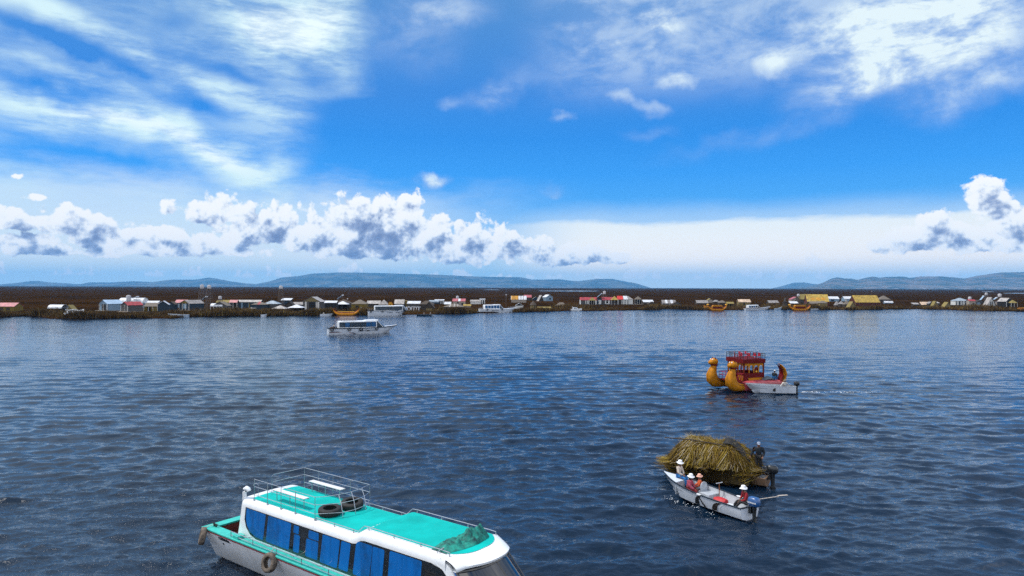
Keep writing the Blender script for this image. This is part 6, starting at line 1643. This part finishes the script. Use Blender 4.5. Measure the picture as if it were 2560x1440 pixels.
# --- crop F
H('F', 'side', 870, 1125, 518, 575, 605, 'grey', 'brown', 'low grey roofed hut behind the small yellow puma boat', 'hut')
H('F', 'front', 1085, 1235, 478, 530, 580, 'straw', 'beige', 'straw gabled hut above the small yellow puma boat', D=4)
H('F', 'hip', 1225, 1360, 512, 548, 590, 'grey', 'brown', 'small grey roofed hut right of the straw gabled hut', ridge=.3)
H('F', 'hip', 1345, 1510, 520, 570, 620, 'thatch', 'brown', 'small thatched hut near the yellow puma boat prow', ridge=.2)
H('F', 'side', 1508, 1670, 552, 588, 655, 'straw', 'dark', 'low straw stall left of the cream roofed hut', 'stall', open_=True, posts=(4, 'straw'), D=3)
H('F', 'side', 1765, 2030, 498, 556, 632, 'cream', 'straw', 'straw walled hut with cream roof behind the small white tour boat', doors=((.4, .5, 0, .9, 'dark'),), D=4.5)
# --- crop G
H('G', 'side', 15, 212, 460, 505, 545, 'grey', 'brown', 'low grey roofed hut left of the dark reed watch tower')
H('G', 'front', 440, 630, 392, 440, 510, 'pink', 'beige', 'beige house with curved faded pink gable roof', 'house', wins=((.4, .62, .3, .8, 'dark'),), name='house')
H('G', 'side', 585, 770, 342, 440, 520, 'straw', 'brown', 'straw roofed hall left of the big yellow roof with orange discs', 'hall', D=6, name='hall')
big1 = H('G', 'side', 790, 1180, 346, 482, 560, 'yellow', 'red', 'big yellow roofed hall with three orange discs', 'hall', D=11, yaw=-.22, name='hall')
H('G', 'side', 1148, 1348, 386, 430, 490, 'white', 'lblue', 'pale blue house with white roof between the two big yellow roofs', 'house', doors=((.2, .5, .3, .8, 'blue'),), name='house')
H('G', 'side', 1440, 1655, 384, 430, 490, 'white', 'lblue', 'pale blue house with white roof just left of the second yellow hall', 'house', doors=((.05, .2, .1, .9, 'white'), (.55, .8, .1, .9, 'blue')), name='house')
H('G', 'side', 1648, 2118, 364, 496, 560, 'yellow', 'red', 'second big yellow roofed hall with orange lower edge and dark red walls', 'hall', D=9, patch=None, posts=(7, 'straw'), name='hall')
H('G', 'hip', 2108, 2315, 368, 442, 505, 'thatch', 'brown', 'grey hip roofed hut at the right end of the second yellow hall', ridge=.05)
H('G', 'side', 2195, 2365, 472, 500, 520, 'white', 'lblue', 'small white and blue stall in front of the grey hip roofed hut', 'stall', D=2.5)
H('G', 'side', 795, 1010, 478, 518, 595, 'thatch', 'brown', 'brown reed hut with thatch roof below the orange discs')
H('G', 'hip', 975, 1130, 468, 510, 605, 'thatch', 'straw', 'straw walled thatched hut right below the big yellow roof', ridge=.3)
H('G', 'hip', 1275, 1355, 470, 550, 575, 'grey', 'brown', 'narrow pointed grey hut between the two yellow halls', ridge=.02)
H('G', 'hip', 1352, 1445, 470, 528, 580, 'grey', 'brown', 'pointed grey hut left of the bigger pale thatch hut', ridge=.02)
H('G', 'hip', 1440, 1575, 470, 535, 590, 'thatch', 'brown', 'pale thatch hut left of the straw A frame', ridge=.1)
H('G', 'tent', 1515, 1690, 480, 520, 612, 'straw', 'straw', 'straw A frame hut at the water below the second yellow hall', D=4)
# --- crop H
H('H', 'flat', 482, 610, 505, 532, 560, 'pale', 'brown', 'low pale roofed shelter on the right hand reed bank', 'shelter')
H('H', 'side', 628, 778, 488, 540, 562, 'cream', 'brown', 'hut with cream and pink roof on the right hand reed bank')
H('H', 'front', 770, 870, 482, 520, 565, 'grey', 'brown', 'small grey gabled hut right of the cream and pink roof')
H('H', 'tent', 842, 960, 470, 510, 575, 'straw', 'straw', 'straw tent with pointed top right of the small grey gabled hut', 'shelter')
H('H', 'flat', 900, 982, 486, 510, 560, 'pale', 'brown', 'pale lean to beside the pointed straw tent', 'shelter', D=2.5)
H('H', 'hip', 1280, 1535, 414, 468, 552, 'bluegrey', 'white', 'eight sided white panel house with blue grey hip roof on stilts', 'house', ridge=.1, wins=((.0, .06, 0, 1, 'blue'), (.24, .34, 0, 1, 'blue'), (.46, .5, 0, 1, 'blue'), (.68, .76, 0, 1, 'blue')), deck=True, name='house')
H('H', 'hip', 1285, 1360, 428, 482, 545, 'yellow', 'grey', 'tiny yellow pyramid porch left of the eight sided house', 'porch', ridge=.02, D=2.5)
H('H', 'side', 1530, 1660, 440, 468, 585, 'red', 'beige', 'beige house with red roof right of the eight sided house', 'house', wins=((.5, .8, .4, .7, 'grey'),), name='house')
H('H', 'front', 1665, 1840, 448, 490, 560, 'dark', 'grey', 'dark gabled house below the right hand solar heater', 'house', wins=((.1, .42, .1, .9, 'lblue'), (.55, .9, .3, .95, 'brown')), deck=True, name='house')
H('H', 'tent', 1850, 2060, 398, 470, 570, 'pale', 'white', 'white panelled A frame house with pale roof edges', 'house', D=4, wins=((.38, .46, 0, .9, 'blue'), (.52, .60, 0, .9, 'blue')), deck=True, name='house')
H('H', 'side', 2045, 2160, 484, 500, 545, 'grey', 'beige', 'low beige wall hut between the A frame and the dark gabled house')
H('H', 'front', 2140, 2375, 413, 480, 575, 'pale', 'dark', 'dark fronted gable house with pale left roof slope', 'house', yaw=.45, D=5, wins=((.1, .2, 0, .95, 'wpost'),), name='house')
H('H', 'hip', 2318, 2442, 450, 508, 578, 'straw', 'brown', 'straw pyramid gazebo at the far right of the village', 'gazebo', ridge=.02, posts=(3, 'wpost'), open_=True, D=3, name='gazebo')
H('H', 'tent', 1060, 1215, 490, 520, 580, 'straw', 'straw', 'heap shaped straw tent left of the eight sided house', 'shelter')
for cx in (890, 975, 1070):    # orange discs painted on the big yellow roof
    pass
rf_ = [c for c in big1.children if c.name.startswith('roof')][0]
bb = [Vector(v.co) for v in rf_.data.vertices]
zx = max(v.z for v in bb); zn = min(v.z for v in bb); xm = max(v.x for v in bb); ym = max(v.y for v in bb)
for fx in (-.42, .05, .52):
    n = 18; nrm = Vector((0, -(zx - zn), ym)).normalized()
    c = Vector((fx * xm, -ym * .62, zn + (zx - zn) * .38 + .06)); sl_ = Vector((0, ym, zx - zn)).normalized()
    MB().slab([c + nrm * .05 + Vector((1, 0, 0)) * 1.25 * math.cos(2 * PI * k / n) + sl_ * 1.25 * math.sin(2 * PI * k / n) for k in range(n)], .03).build('roof_disc', RM_['orange'], rf_, smooth=False)

# --- tanks, towers, heaters, masts
TANK = mat('grey_plastic_tank', (.46, .45, .47), rough=.5, var=.2, vs=1.5)
LATT = mat('rusty_lattice', (.13, .10, .085), rough=.8, var=.3)
def water_tower(c, x0, x1, yt, y1, yb, label, spread=1.6, legs=True, depth=None):
    p = cpx(c, (x0 + x1) / 2, yb); P = atz(p[0], p[1], GZ)
    k = P.y / FOC / CROP[c][2]
    r = (x1 - x0) / 2 * k; ht = (yb - yt) * k; hb_ = (yb - y1) * k
    t = thing('water_tower', label, 'water tank', (P.x, P.y, GZ - .1), 0, 'water tanks above the village')
    MB().lathe([(r * .96, hb_), (r, hb_ + .15), (r, ht - .5), (r * .85, ht - .22), (r * .35, ht - .12), (r * .34, ht), (.01, ht)], 16).build('tank', TANK, t)
    if hb_ > .5:
        f = MB()
        for sx in (1, -1):
            for sy in (1, -1): f.tube([(sx * r * spread, sy * r * spread, 0), (sx * r * .9, sy * r * .9, hb_)], .12, 5)
        n = max(1, int(hb_ / 2))
        for i in range(n + 1):
            u = (i + .3) / (n + .5); q = r * (spread + (.9 - spread) * u); z = hb_ * u
            f.tube([(q, q, z), (-q, q, z), (-q, -q, z), (q, -q, z)], .08, 4, closed=True)
            if i < n:
                u2 = (i + 1.3) / (n + .5); q2 = r * (spread + (.9 - spread) * u2); z2 = hb_ * u2
                f.tube([(-q, -q, z), (q2, -q2, z2)], .07, 4).tube([(q, -q, z), (-q2, -q2, z2)], .07, 4)
        f.box(-r * 1.1, r * 1.1, -r * 1.1, r * 1.1, hb_ - .1, hb_)
        f.build('lattice', LATT, t)
    return t
water_tower('B', 468, 522, 178, 236, 540, 'water tank on a tall lattice tower, left one of the twin towers', 1.9)
water_tower('B', 573, 628, 182, 238, 545, 'water tank on a tall lattice tower, right one of the twin towers', 1.5)
water_tower('B', 1617, 1670, 194, 242, 520, 'single tall tank tower above the white pyramid canopies', 1.3)
water_tower('B', 733, 782, 344, 392, 500, 'squat tank above the straw roofed hut', 1.0)
water_tower('C', 1746, 1788, 342, 392, 500, 'tank on the two storey beige house', 1.0)
water_tower('E', 748, 808, 314, 382, 600, 'round tank above the second red roofed guest house', 1.1)
water_tower('A', 1838, 1902, 330, 420, 560, 'white tank pillar in front of the white barrel hall', 1.0)
water_tower('H', 1510, 1566, 384, 440, 560, 'tank behind the eight sided house', 1.0)
water_tower('H', 1824, 1872, 308, 356, 560, 'tank high above the dark gabled house', 1.0)
water_tower('H', 2070, 2132, 328, 388, 560, 'tank high right of the white A frame house', 1.0)
water_tower('G', 545, 595, 333, 378, 520, 'tank beside the straw roofed hall', 1.0)
def solar(c, x0, x1, yt, y1, yb, label, flip=1):
    p = cpx(c, (x0 + x1) / 2, yb); P = atz(p[0], p[1], GZ); k = P.y / FOC / CROP[c][2]
    w_ = (x1 - x0) * k; zt_ = (yb - yt) * k; z1 = (yb - y1) * k
    t = thing('solar_heater', label, 'solar heater', (P.x, P.y, GZ - .1), 0, 'solar water heaters on the village roofs')
    MB().slab([(-flip * w_ / 2, -.8, z1), (-flip * w_ / 2, .8, z1), (flip * w_ * .3, .8, zt_ - .3), (flip * w_ * .3, -.8, zt_ - .3)], .10).build('collector', RM_['blue'], t, smooth=False)
    MB().tube([(flip * w_ * .36, -1.0, zt_ - .2), (flip * w_ * .36, 1.0, zt_ - .2)], .28, 12).build('cylinder', RM_['white'], t)
    f = MB()
    for x in (-.4, .36):
        for y in (-.7, .7): f.tube([(flip * w_ * x, y, 0), (flip * w_ * x, y, (z1 if x < 0 else zt_ - .4))], .05, 5)
    f.build('stand', LATT, t)
solar('B', 478, 572, 350, 420, 545, 'slanted solar heater at the foot of the twin towers')
solar('E', 628, 735, 364, 446, 606, 'slanted solar heater above the first red roofed guest house')
solar('H', 1735, 1812, 368, 450, 556, 'slanted solar heater above the dark gabled house')
solar('C', 18, 110, 328, 392, 580, 'white solar heater above the brown pyramid roofed hut')
solar('H', 1990, 2050, 398, 440, 560, 'small solar heater right behind the white A frame house')
solar('A', 1922, 2012, 350, 378, 520, 'white solar heater on the white barrel hall')
def mast(c, x, yt, yb, label, head=None):
    p = cpx(c, x, yb); P = atz(p[0], p[1], GZ); k = P.y / FOC / CROP[c][2]; h = (yb - yt) * k
    t = thing('mast', label, 'mast', (P.x, P.y, GZ - .1), 0)
    MB().tube([(0, 0, 0), (.1, 0, h)], .09, 6).tube([(-.5, 0, h * .8), (.6, 0, h * .82)], .05, 5).tube([(-.35, 0, h * .6), (.4, 0, h * .62)], .05, 5).build('pole', LATT, t)
    MB().ellipsoid((.1, 0, h), (.35, .12, .3), 8, 6).build('finial', TANK, t)
mast('D', 895, 400, 700, 'thin mast with cross arms behind the blue windowed tour boat')
mast('C', 165, 388, 560, 'carved pale figure pole beside the brown pyramid roofed hut')
mast('G', 1945, 285, 500, 'star topped mast behind the second yellow hall')
# dark reed watch tower
p = cpx('G', 318, 600); P = atz(p[0], p[1], GZ)
t = thing('reed_tower', 'dark reed watch tower with a grey figure on top, near the shore', 'tower', (P.x, P.y, GZ - .2), 0)
MB().lathe([(1.5, 0), (1.25, 1.8), (1.1, 3.4), (1.15, 3.5), (.0, 3.55)], 10).build('shaft', WM_['brown'], t); MB().tube([(0, 0, 3.5), (0, 0, 4.6), (.1, 0, 5.1), (.05, 0, 5.6)], [.4, .5, .3, .22], 8).build('figure', WM_['grey'], t)

# --- wooden sun sign, big letters, white curved sculpture
p = cpx('C', 792, 535); P = atz(p[0], p[1], GZ); k = P.y / FOC / 5.818
t = thing('sun_sign', 'yellow smiling sun sign on a post left of the yellow rounded house', 'sign', (P.x, P.y, GZ - .1), 0)
R_ = 42 * k; zc = 68 * k
MB().prism([((R_ if i % 2 else R_ * .68) * math.sin(PI * i / 8), zc + (R_ if i % 2 else R_ * .68) * math.cos(PI * i / 8)) for i in range(16)], -.08, .08).build('rays', YEL, t, smooth=False)
MB().lathe([(R_ * .6, -.04), (R_ * .6, .04), (.01, .05)], 20, (0, -.09, zc), Matrix.Rotation(rad(90), 3, 'X')).build('face', YEL2, t)
MB().box(-R_ * .34, -R_ * .08, -.17, -.13, zc + R_ * .06, zc + R_ * .22).box(R_ * .08, R_ * .34, -.17, -.13, zc + R_ * .06, zc + R_ * .22).prism([(-R_ * .3, zc - R_ * .12), (R_ * .3, zc - R_ * .12), (R_ * .14, zc - R_ * .34), (-R_ * .14, zc - R_ * .34)], -.17, -.13).build('features', DARK, t, smooth=False)
MB().tube([(0, .1, 0), (0, .1, zc)], .14, 6).build('post', LATT, t)
p = cpx('C', 1090, 565); P = atz(p[0], p[1], GZ); k = P.y / FOC / 5.818
t = thing('letter_sign', 'big white letters seen from behind, standing on the bank', 'letters', (P.x, P.y - 1, GZ - .1), 0)
WLET = rough_('white_letter_board', (.66, .68, .72), .12)
for i, ch_ in enumerate('TITICACA'):
    x = (1210 - i * 35.5 - 1090) * k * 1.0
    text_mesh(ch_, 82 * k, WLET, 'letter', t, Matrix.Translation((x, 0, 33 * k)) @ Matrix.Rotation(PI, 4, 'Z') @ Matrix.Rotation(rad(90), 4, 'X'), .12, bold=.05)
fb_ = MB()
for i in (0, 2.3, 4.6, 7): fb_.tube([((1210 - i * 35.5 - 1090) * k, .2, 0), ((1210 - i * 35.5 - 1090) * k, .2, 50 * k)], .06, 5)
fb_.tube([((1215 - 1090) * k, .2, 22 * k), ((955 - 1090) * k, .2, 22 * k)], .05, 5)
fb_.build('frame', LATT, t)
p = cpx('C', 405, 575); P = atz(p[0], p[1], GZ); k = P.y / FOC / 5.818
t = thing('curved_sculpture', 'white sculpture of two outcurving arms on the bank behind the canoe', 'sculpture', (P.x, P.y, GZ - .1), 0)
MB().tube([(0, 0, .05), (-8 * k, 0, 22 * k), (-22 * k, 0, 48 * k), (-48 * k, 0, 68 * k)], [.3, .35, .25, .1], 8).build('arm', WLET, t); MB().tube([(0, 0, .05), (12 * k, 0, 22 * k), (32 * k, 0, 44 * k), (62 * k, 0, 50 * k)], [.3, .35, .25, .1], 8).build('arm', WLET, t)

# --- boats along the far shore
def shore_boat(c, x0, x1, yw, **kw):
    pa = cpx(c, x0, yw[0]); pb = cpx(c, x1, yw[1]); A_ = atz(pa[0], pa[1], 0); B_ = atz(pb[0], pb[1], 0)
    return A_, B_
def tour_at(c, xa, xb, yw0, yw1, label, **kw):
    A_, B_ = shore_boat(c, xa, xb, (yw0, yw1)); d = B_ - A_
    a = math.atan2(d.y, d.x)
    a = max(-.30, min(.30, a))
    return tour_boat(label, (A_.x, A_.y, 0), a, L=math.hypot(d.x, d.y) if abs(d.y) < abs(d.x) * .4 else abs(d.x) * 1.02, **kw)
tour_at('C', 468, 1072, 634, 622, 'long white tour boat with dark windows moored beside the big letters', tyres=(.9, 5.2, 14.0), npane=7, x0=2.3, x1=13.2, B=3.6, gun=1.9, roof=3.7, swoosh=False, texts=(('Corazon', 8.0, 1.25, .62, DARKHULL, 0), ('del Lago', 11.0, 1.25, .55, DARKHULL, 0)))
tour_at('D', 325, 1100, 778, 770, 'white tour boat with bright blue windows and dark stern moored by the white tent shed', tyres=(3.2, 9.8), npane=5, x0=2.0, x1=9.2, B=3.5, gun=1.55, roof=3.3, step=.1, pane=BGLASS, frame=WHITE, trim=WHITE, rack=None, texts=(('Brisas del Lago', 6.8, 1.0, .5, DARKHULL, 0),))
tour_at('F', 1885, 2395, 722, 712, 'small white tour boat with a red brown rail moored below the cream roofed hut', tyres=(), npane=4, x0=1.7, x1=7.6, B=2.6, gun=.95, roof=2.35, step=.05, pane=[BGLASS, DGLASS], frame=WHITE, trim=WM_['red'], slant=1.4)
# canopies standing on the roof of the blue windowed boat
def cabin_cruiser(label, loc, rz, L, tilt=0.0, z=0.0, group=None):
    t = thing('cabin_boat', label, 'cabin boat', (loc[0], loc[1], z), rz, group); t.rotation_euler = (tilt * .3, -tilt, rz)
    hb = lambda u: L * .15 * (1 - max(0, (u - .5) / .5) ** 2.2)
    MB().loft([[(L * u, s * max(hb(u), .01) * q, zz) for s, q, zz in ((1, 1, .75 + .3 * u * u), (1, .8, .05), (1, .02, -.25 + .6 * max(0, u - .8) * 4), (-1, .02, -.25 + .6 * max(0, u - .8) * 4), (-1, .8, .05), (-1, 1, .75 + .3 * u * u))] for u in [i / 10 for i in range(11)]], closed=False, cap0=True).build('hull', WHITE, t, ang=35)
    MB().loft([[(L * u, s * max(hb(u), .01) * .98, .76 + .3 * u * u + (.06 if s == 0 else 0)) for s in (1, 0, -1)] for u in [i / 10 for i in range(11)]], closed=False).build('deck', WHITE, t)
    w_ = L * .12
    MB().loft([[(L * a, w_ * .9, .8), (L * b, w_ * .85, 1.55), (L * b, 0, 1.62), (L * b, -w_ * .85, 1.55), (L * a, -w_ * .9, .8)] for a, b in ((.18, .22), (.55, .50), (.72, .55))], closed=False, cap0=True).build('cabin', WHITE, t, ang=35)
    for s in (1, -1): MB().prism([(L * .24, 1.0), (L * .26, 1.42), (L * .49, 1.42), (L * .58, 1.0)], s * w_ * .90, s * w_ * .93).build('window', DGLASS, t, smooth=False)
    MB().tube([(L * .2, w_ * .8, .8), (L * .12, w_ * .8, 2.0), (L * .12, -w_ * .8, 2.0), (L * .2, -w_ * .8, .8)], .06, 6).build('arch', WHITE, t)
    return t
p = cpx('A', 945, 632); P = atz(p[0], p[1], GZ); p2 = cpx('A', 1215, 575); k = P.y / FOC
cabin_cruiser('white cabin boat lying tilted on the reed bank', (P.x, P.y), .12, (1215 - 945) / 5.818 * k, tilt=.16, z=GZ + .1)
p = cpx('E', 62, 742); P = atz(p[0], p[1], 0); k = P.y / FOC
cabin_cruiser('small grey white cabin boat moored left of the leftmost guest house', (P.x, P.y), .05, 235 / 8.533 * k)
MW = mat('blue_white_skiff_paint', (.40, .50, .62), rough=.4, var=.3, vs=2)
skn = 0
def shore_skiff(c, x0, x1, yw, label, mh=LGREY, trim=GREYP, B=1.7, hs=.7, hb=1.0, flip=False):
    pa = cpx(c, x0, yw); pb = cpx(c, x1, yw); A_ = atz(pa[0], pa[1], 0); B_ = atz(pb[0], pb[1], 0); L = B_.x - A_.x
    y = (A_.y + B_.y) / 2
    skiff('rowing_boat', label, (A_.x, y, 0) if not flip else (B_.x, y, 0), 0.0 if not flip else PI, L, B, hs, hb, mh, GREYP, trim, group='small boats along the far shore', seats=((.3, .3), (.55, .3)))
    return A_.x, y, L
x, y, L = shore_skiff('B', -10, 300, 655, 'long blue and white motor boat beached below the yellow gabled house', MW, WHITE, 2.1, .9, 1.2, flip=True)
shore_skiff('B', 1355, 1442, 652, 'small pale boat pulled up below the blue grey hip roof', LGREY, DKTRIM, 1.5, .9, 1.1)
x, y, L = shore_skiff('B', 2215, 2400, 640, 'pale grey skiff with a seated person left of the yellow reed canoe', LGREY, GREYP, 1.6)
make_person('person in white seated in the pale skiff left of the yellow reed canoe', pose('sit', .1), (x + 1.2, y, .5), -1.2, OWHITE, BLK, (WHAT, 'cap'))
x, y, L = shore_skiff('C', 1175, 1430, 640, 'low dark skiff with two people in white passing the letters', DARKHULL, DKTRIM, 1.7, .6, .8)
make_person('left person in white in the low dark skiff', pose('sit', .1), (x + 2.6, y, .45), .4, OWHITE, BLK, (WHAT, 'cap')); make_person('right person in white in the low dark skiff', pose('sit', .1), (x + 5.2, y, .45), 2.6, OWHITE, BLK, (WHAT, 'cap'))
shore_skiff('D', 160, 330, 788, 'dark skiff tucked behind the stern of the blue windowed tour boat', DARKHULL, DKTRIM, 1.5)
shore_skiff('G', 130, 262, 632, 'grey blue boat with raised bow left of the second puma boat', MW, GREYP, 1.5, .6, 1.5)
shore_skiff('G', 805, 990, 630, 'low pale skiff right of the second puma boat', LGREY, GREYP, 1.4, .4, .6)
def reed_canoe(label, c, x0, x1, yw, rise, group='yellow reed boats by the far shore', heads=0, awning=False):
    pa = cpx(c, x0, yw); pb = cpx(c, x1, yw); A_ = atz(pa[0], pa[1], 0); B_ = atz(pb[0], pb[1], 0); k = A_.y / FOC / CROP[c][2]
    L = B_.x - A_.x; hh = rise * k
    t = thing('reed_canoe', label, 'reed boat', ((A_.x + B_.x) / 2, (A_.y + B_.y) / 2 + 1.0, 0), 0, group)
    for nm, yy, m, r, dz_ in (('hull', 0.0, YEL, .75, 0), ('hull_lining', 0.0, DRED, .45, .62)):
        rr = []
        for i in range(21):
            u = -1 + i / 10; a = abs(u)
            x = L / 2 * (u if a < .9 else math.copysign(.9 + (a - .9) * .3, u)) * 1.0; z = .35 + (hh - .5) * max(0, (a - .45) / .55) ** 1.9 + dz_ * (1 - .5 * a)
            q = r * (1 - .45 * a ** 3); x *= (1 - .05 * dz_)
            rr.append([(x, q * 1.5 * math.cos(2 * PI * j / 14), z + q * math.sin(2 * PI * j / 14)) for j in range(14)])
        MB().loft(rr, True, True, True).build(nm, m, t)
    rc = MB()
    for s in (1, -1): rc.tube([(L * .32 * u, s * .8, 1.35) for u in (-1, -.5, 0, .5, 1)], .10, 6)
    rc.build('gunwale_roll', YEL2, t)
    if heads:
        for s in ((-1,) if heads == 1 else (-1, 1)):
            MB().ellipsoid((s * L * .46, 0, hh + .1), (.55, .45, .45), 12, 8).ellipsoid((s * L * .46 + s * .4, 0, hh), (.3, .3, .25), 10, 6).build('animal_head', YEL2, t)
    if awning:
        cbn = MB().box(-L * .22, L * .24, -.9, .9, 1.0, 1.9); cbn.build('cabin', DRED, t, smooth=False)
        MB().prism([(-L * .26, 1.9), (L * .28, 1.9), (L * .22, 2.6), (-L * .20, 2.6)], -1.1, 1.1).build('awning', YEL, t, smooth=False)
    return t
reed_canoe('long yellow reed canoe with red lining moored behind the mid lake tour boat', 'B', 2375, 2785, 636, 100) if False else reed_canoe('long yellow reed canoe with red lining moored behind the mid lake tour boat', 'C', -68, 345, 632, 96)
reed_canoe('yellow and red puma boat with an ochre awning below the straw gabled hut', 'F', 1108, 1518, 738, 120, heads=2, awning=True)
reed_canoe('small yellow prow poking out behind the awning boat', 'F', 1035, 1105, 700, 72)
reed_canoe('yellow and red puma boat under a flat white canopy below the pink gabled house', 'G', 412, 808, 648, 100, heads=1, awning=True)
reed_canoe('yellow canoe tip at the right picture edge', 'H', 2478, 2680, 652, 40)
H('G', 'flat', 425, 582, 478, 514, 590, 'white', 'dark', 'flat white canopy over the second puma boat', 'canopy', D=3, posts=(3, 'wpost'), open_=True)

# --- reeds along the water's edge
rn = np.random.RandomState(21)
def reed_belt(n, lo, hi, hmin, hmax, clump, thr, wid):
    az = rn.uniform(_saz[0] + .12, _saz[-1] - .12, n); off_ = lo + (hi - lo) * rn.rand(n) ** 1.6
    r = np.interp(az, ta, base) + off_
    X, Y = r * np.sin(az), r * np.cos(az)
    den = fbm(X / clump, Y / clump * 1.0, 31, 4)
    keep = den + rn.uniform(-.10, .10, n) > thr
    X, Y, den = X[keep], Y[keep], den[keep]
    m = len(X); h = (hmin + (hmax - hmin) * np.clip((den - thr) / .22, 0, 1)) * rn.uniform(.65, 1.15, m)
    a = rn.uniform(0, 2 * PI, m); lean = rn.normal(0, .28, (m, 2)) * h[:, None]; w_ = wid * rn.uniform(.6, 1.4, m)
    dx, dy = np.cos(a) * w_, np.sin(a) * w_
    z0 = np.full(m, .15)
    V = np.stack([np.stack([X - dx, Y - dy, z0], -1), np.stack([X + dx, Y + dy, z0], -1), np.stack([X + lean[:, 0] * .4 + dx * .8, Y + lean[:, 1] * .4 + dy * .8, z0 + h * .6], -1), np.stack([X + lean[:, 0] * .4 - dx * .8, Y + lean[:, 1] * .4 - dy * .8, z0 + h * .6], -1),
                  np.stack([X + lean[:, 0] + dx * .2, Y + lean[:, 1] + dy * .2, z0 + h], -1), np.stack([X + lean[:, 0] - dx * .2, Y + lean[:, 1] - dy * .2, z0 + h], -1)], 1)
    i = np.arange(m)[:, None] * 6
    F = np.concatenate([i + np.array([[0, 1, 2, 3]]), i + np.array([[3, 2, 4, 5]])], 0)
    tone = np.clip(rn.normal(.42, .20, m) + .5 * (fbm(X / 14, Y / 14, 77, 3) - .5), 0, 1)
    return V.reshape(-1, 3), F, np.repeat(tone, 6)
def belt_mat(name, stops):
    m = bpy.data.materials.new(name); m.use_nodes = True
    n = NT(m.node_tree); b = m.node_tree.nodes['Principled BSDF']; b.inputs['Roughness'].default_value = .85; b.inputs['Specular IOR Level'].default_value = .15
    at = n.node('ShaderNodeAttribute'); at.attribute_name = 'tone'
    n.setin(b.inputs['Base Color'], n.ramp(at.outputs['Fac'], stops)); return m
for (nm, args, m) in (('reed_bed', (120000, -.3, 28, .8, 2.7, 12, .46, .10), belt_mat('brown_reeds', [(0, (.028, .015, .005)), (.5, (.11, .064, .020)), (.8, (.20, .135, .036)), (1, (.32, .25, .07))])),
                      ('dry_grass', (50000, 6, 75, .25, .6, 9, .44, .12), belt_mat('dry_straw', [(0, (.030, .020, .012)), (.5, (.075, .052, .028)), (.8, (.15, .115, .04)), (1, (.26, .21, .10))]))):
    V, F, T = reed_belt(*args)
    o = obj_np(nm, V, F, m, False, 'stuff')
    at = o.data.attributes.new('tone', 'FLOAT', 'POINT'); at.data.foreach_set('value', T.astype(np.float32))
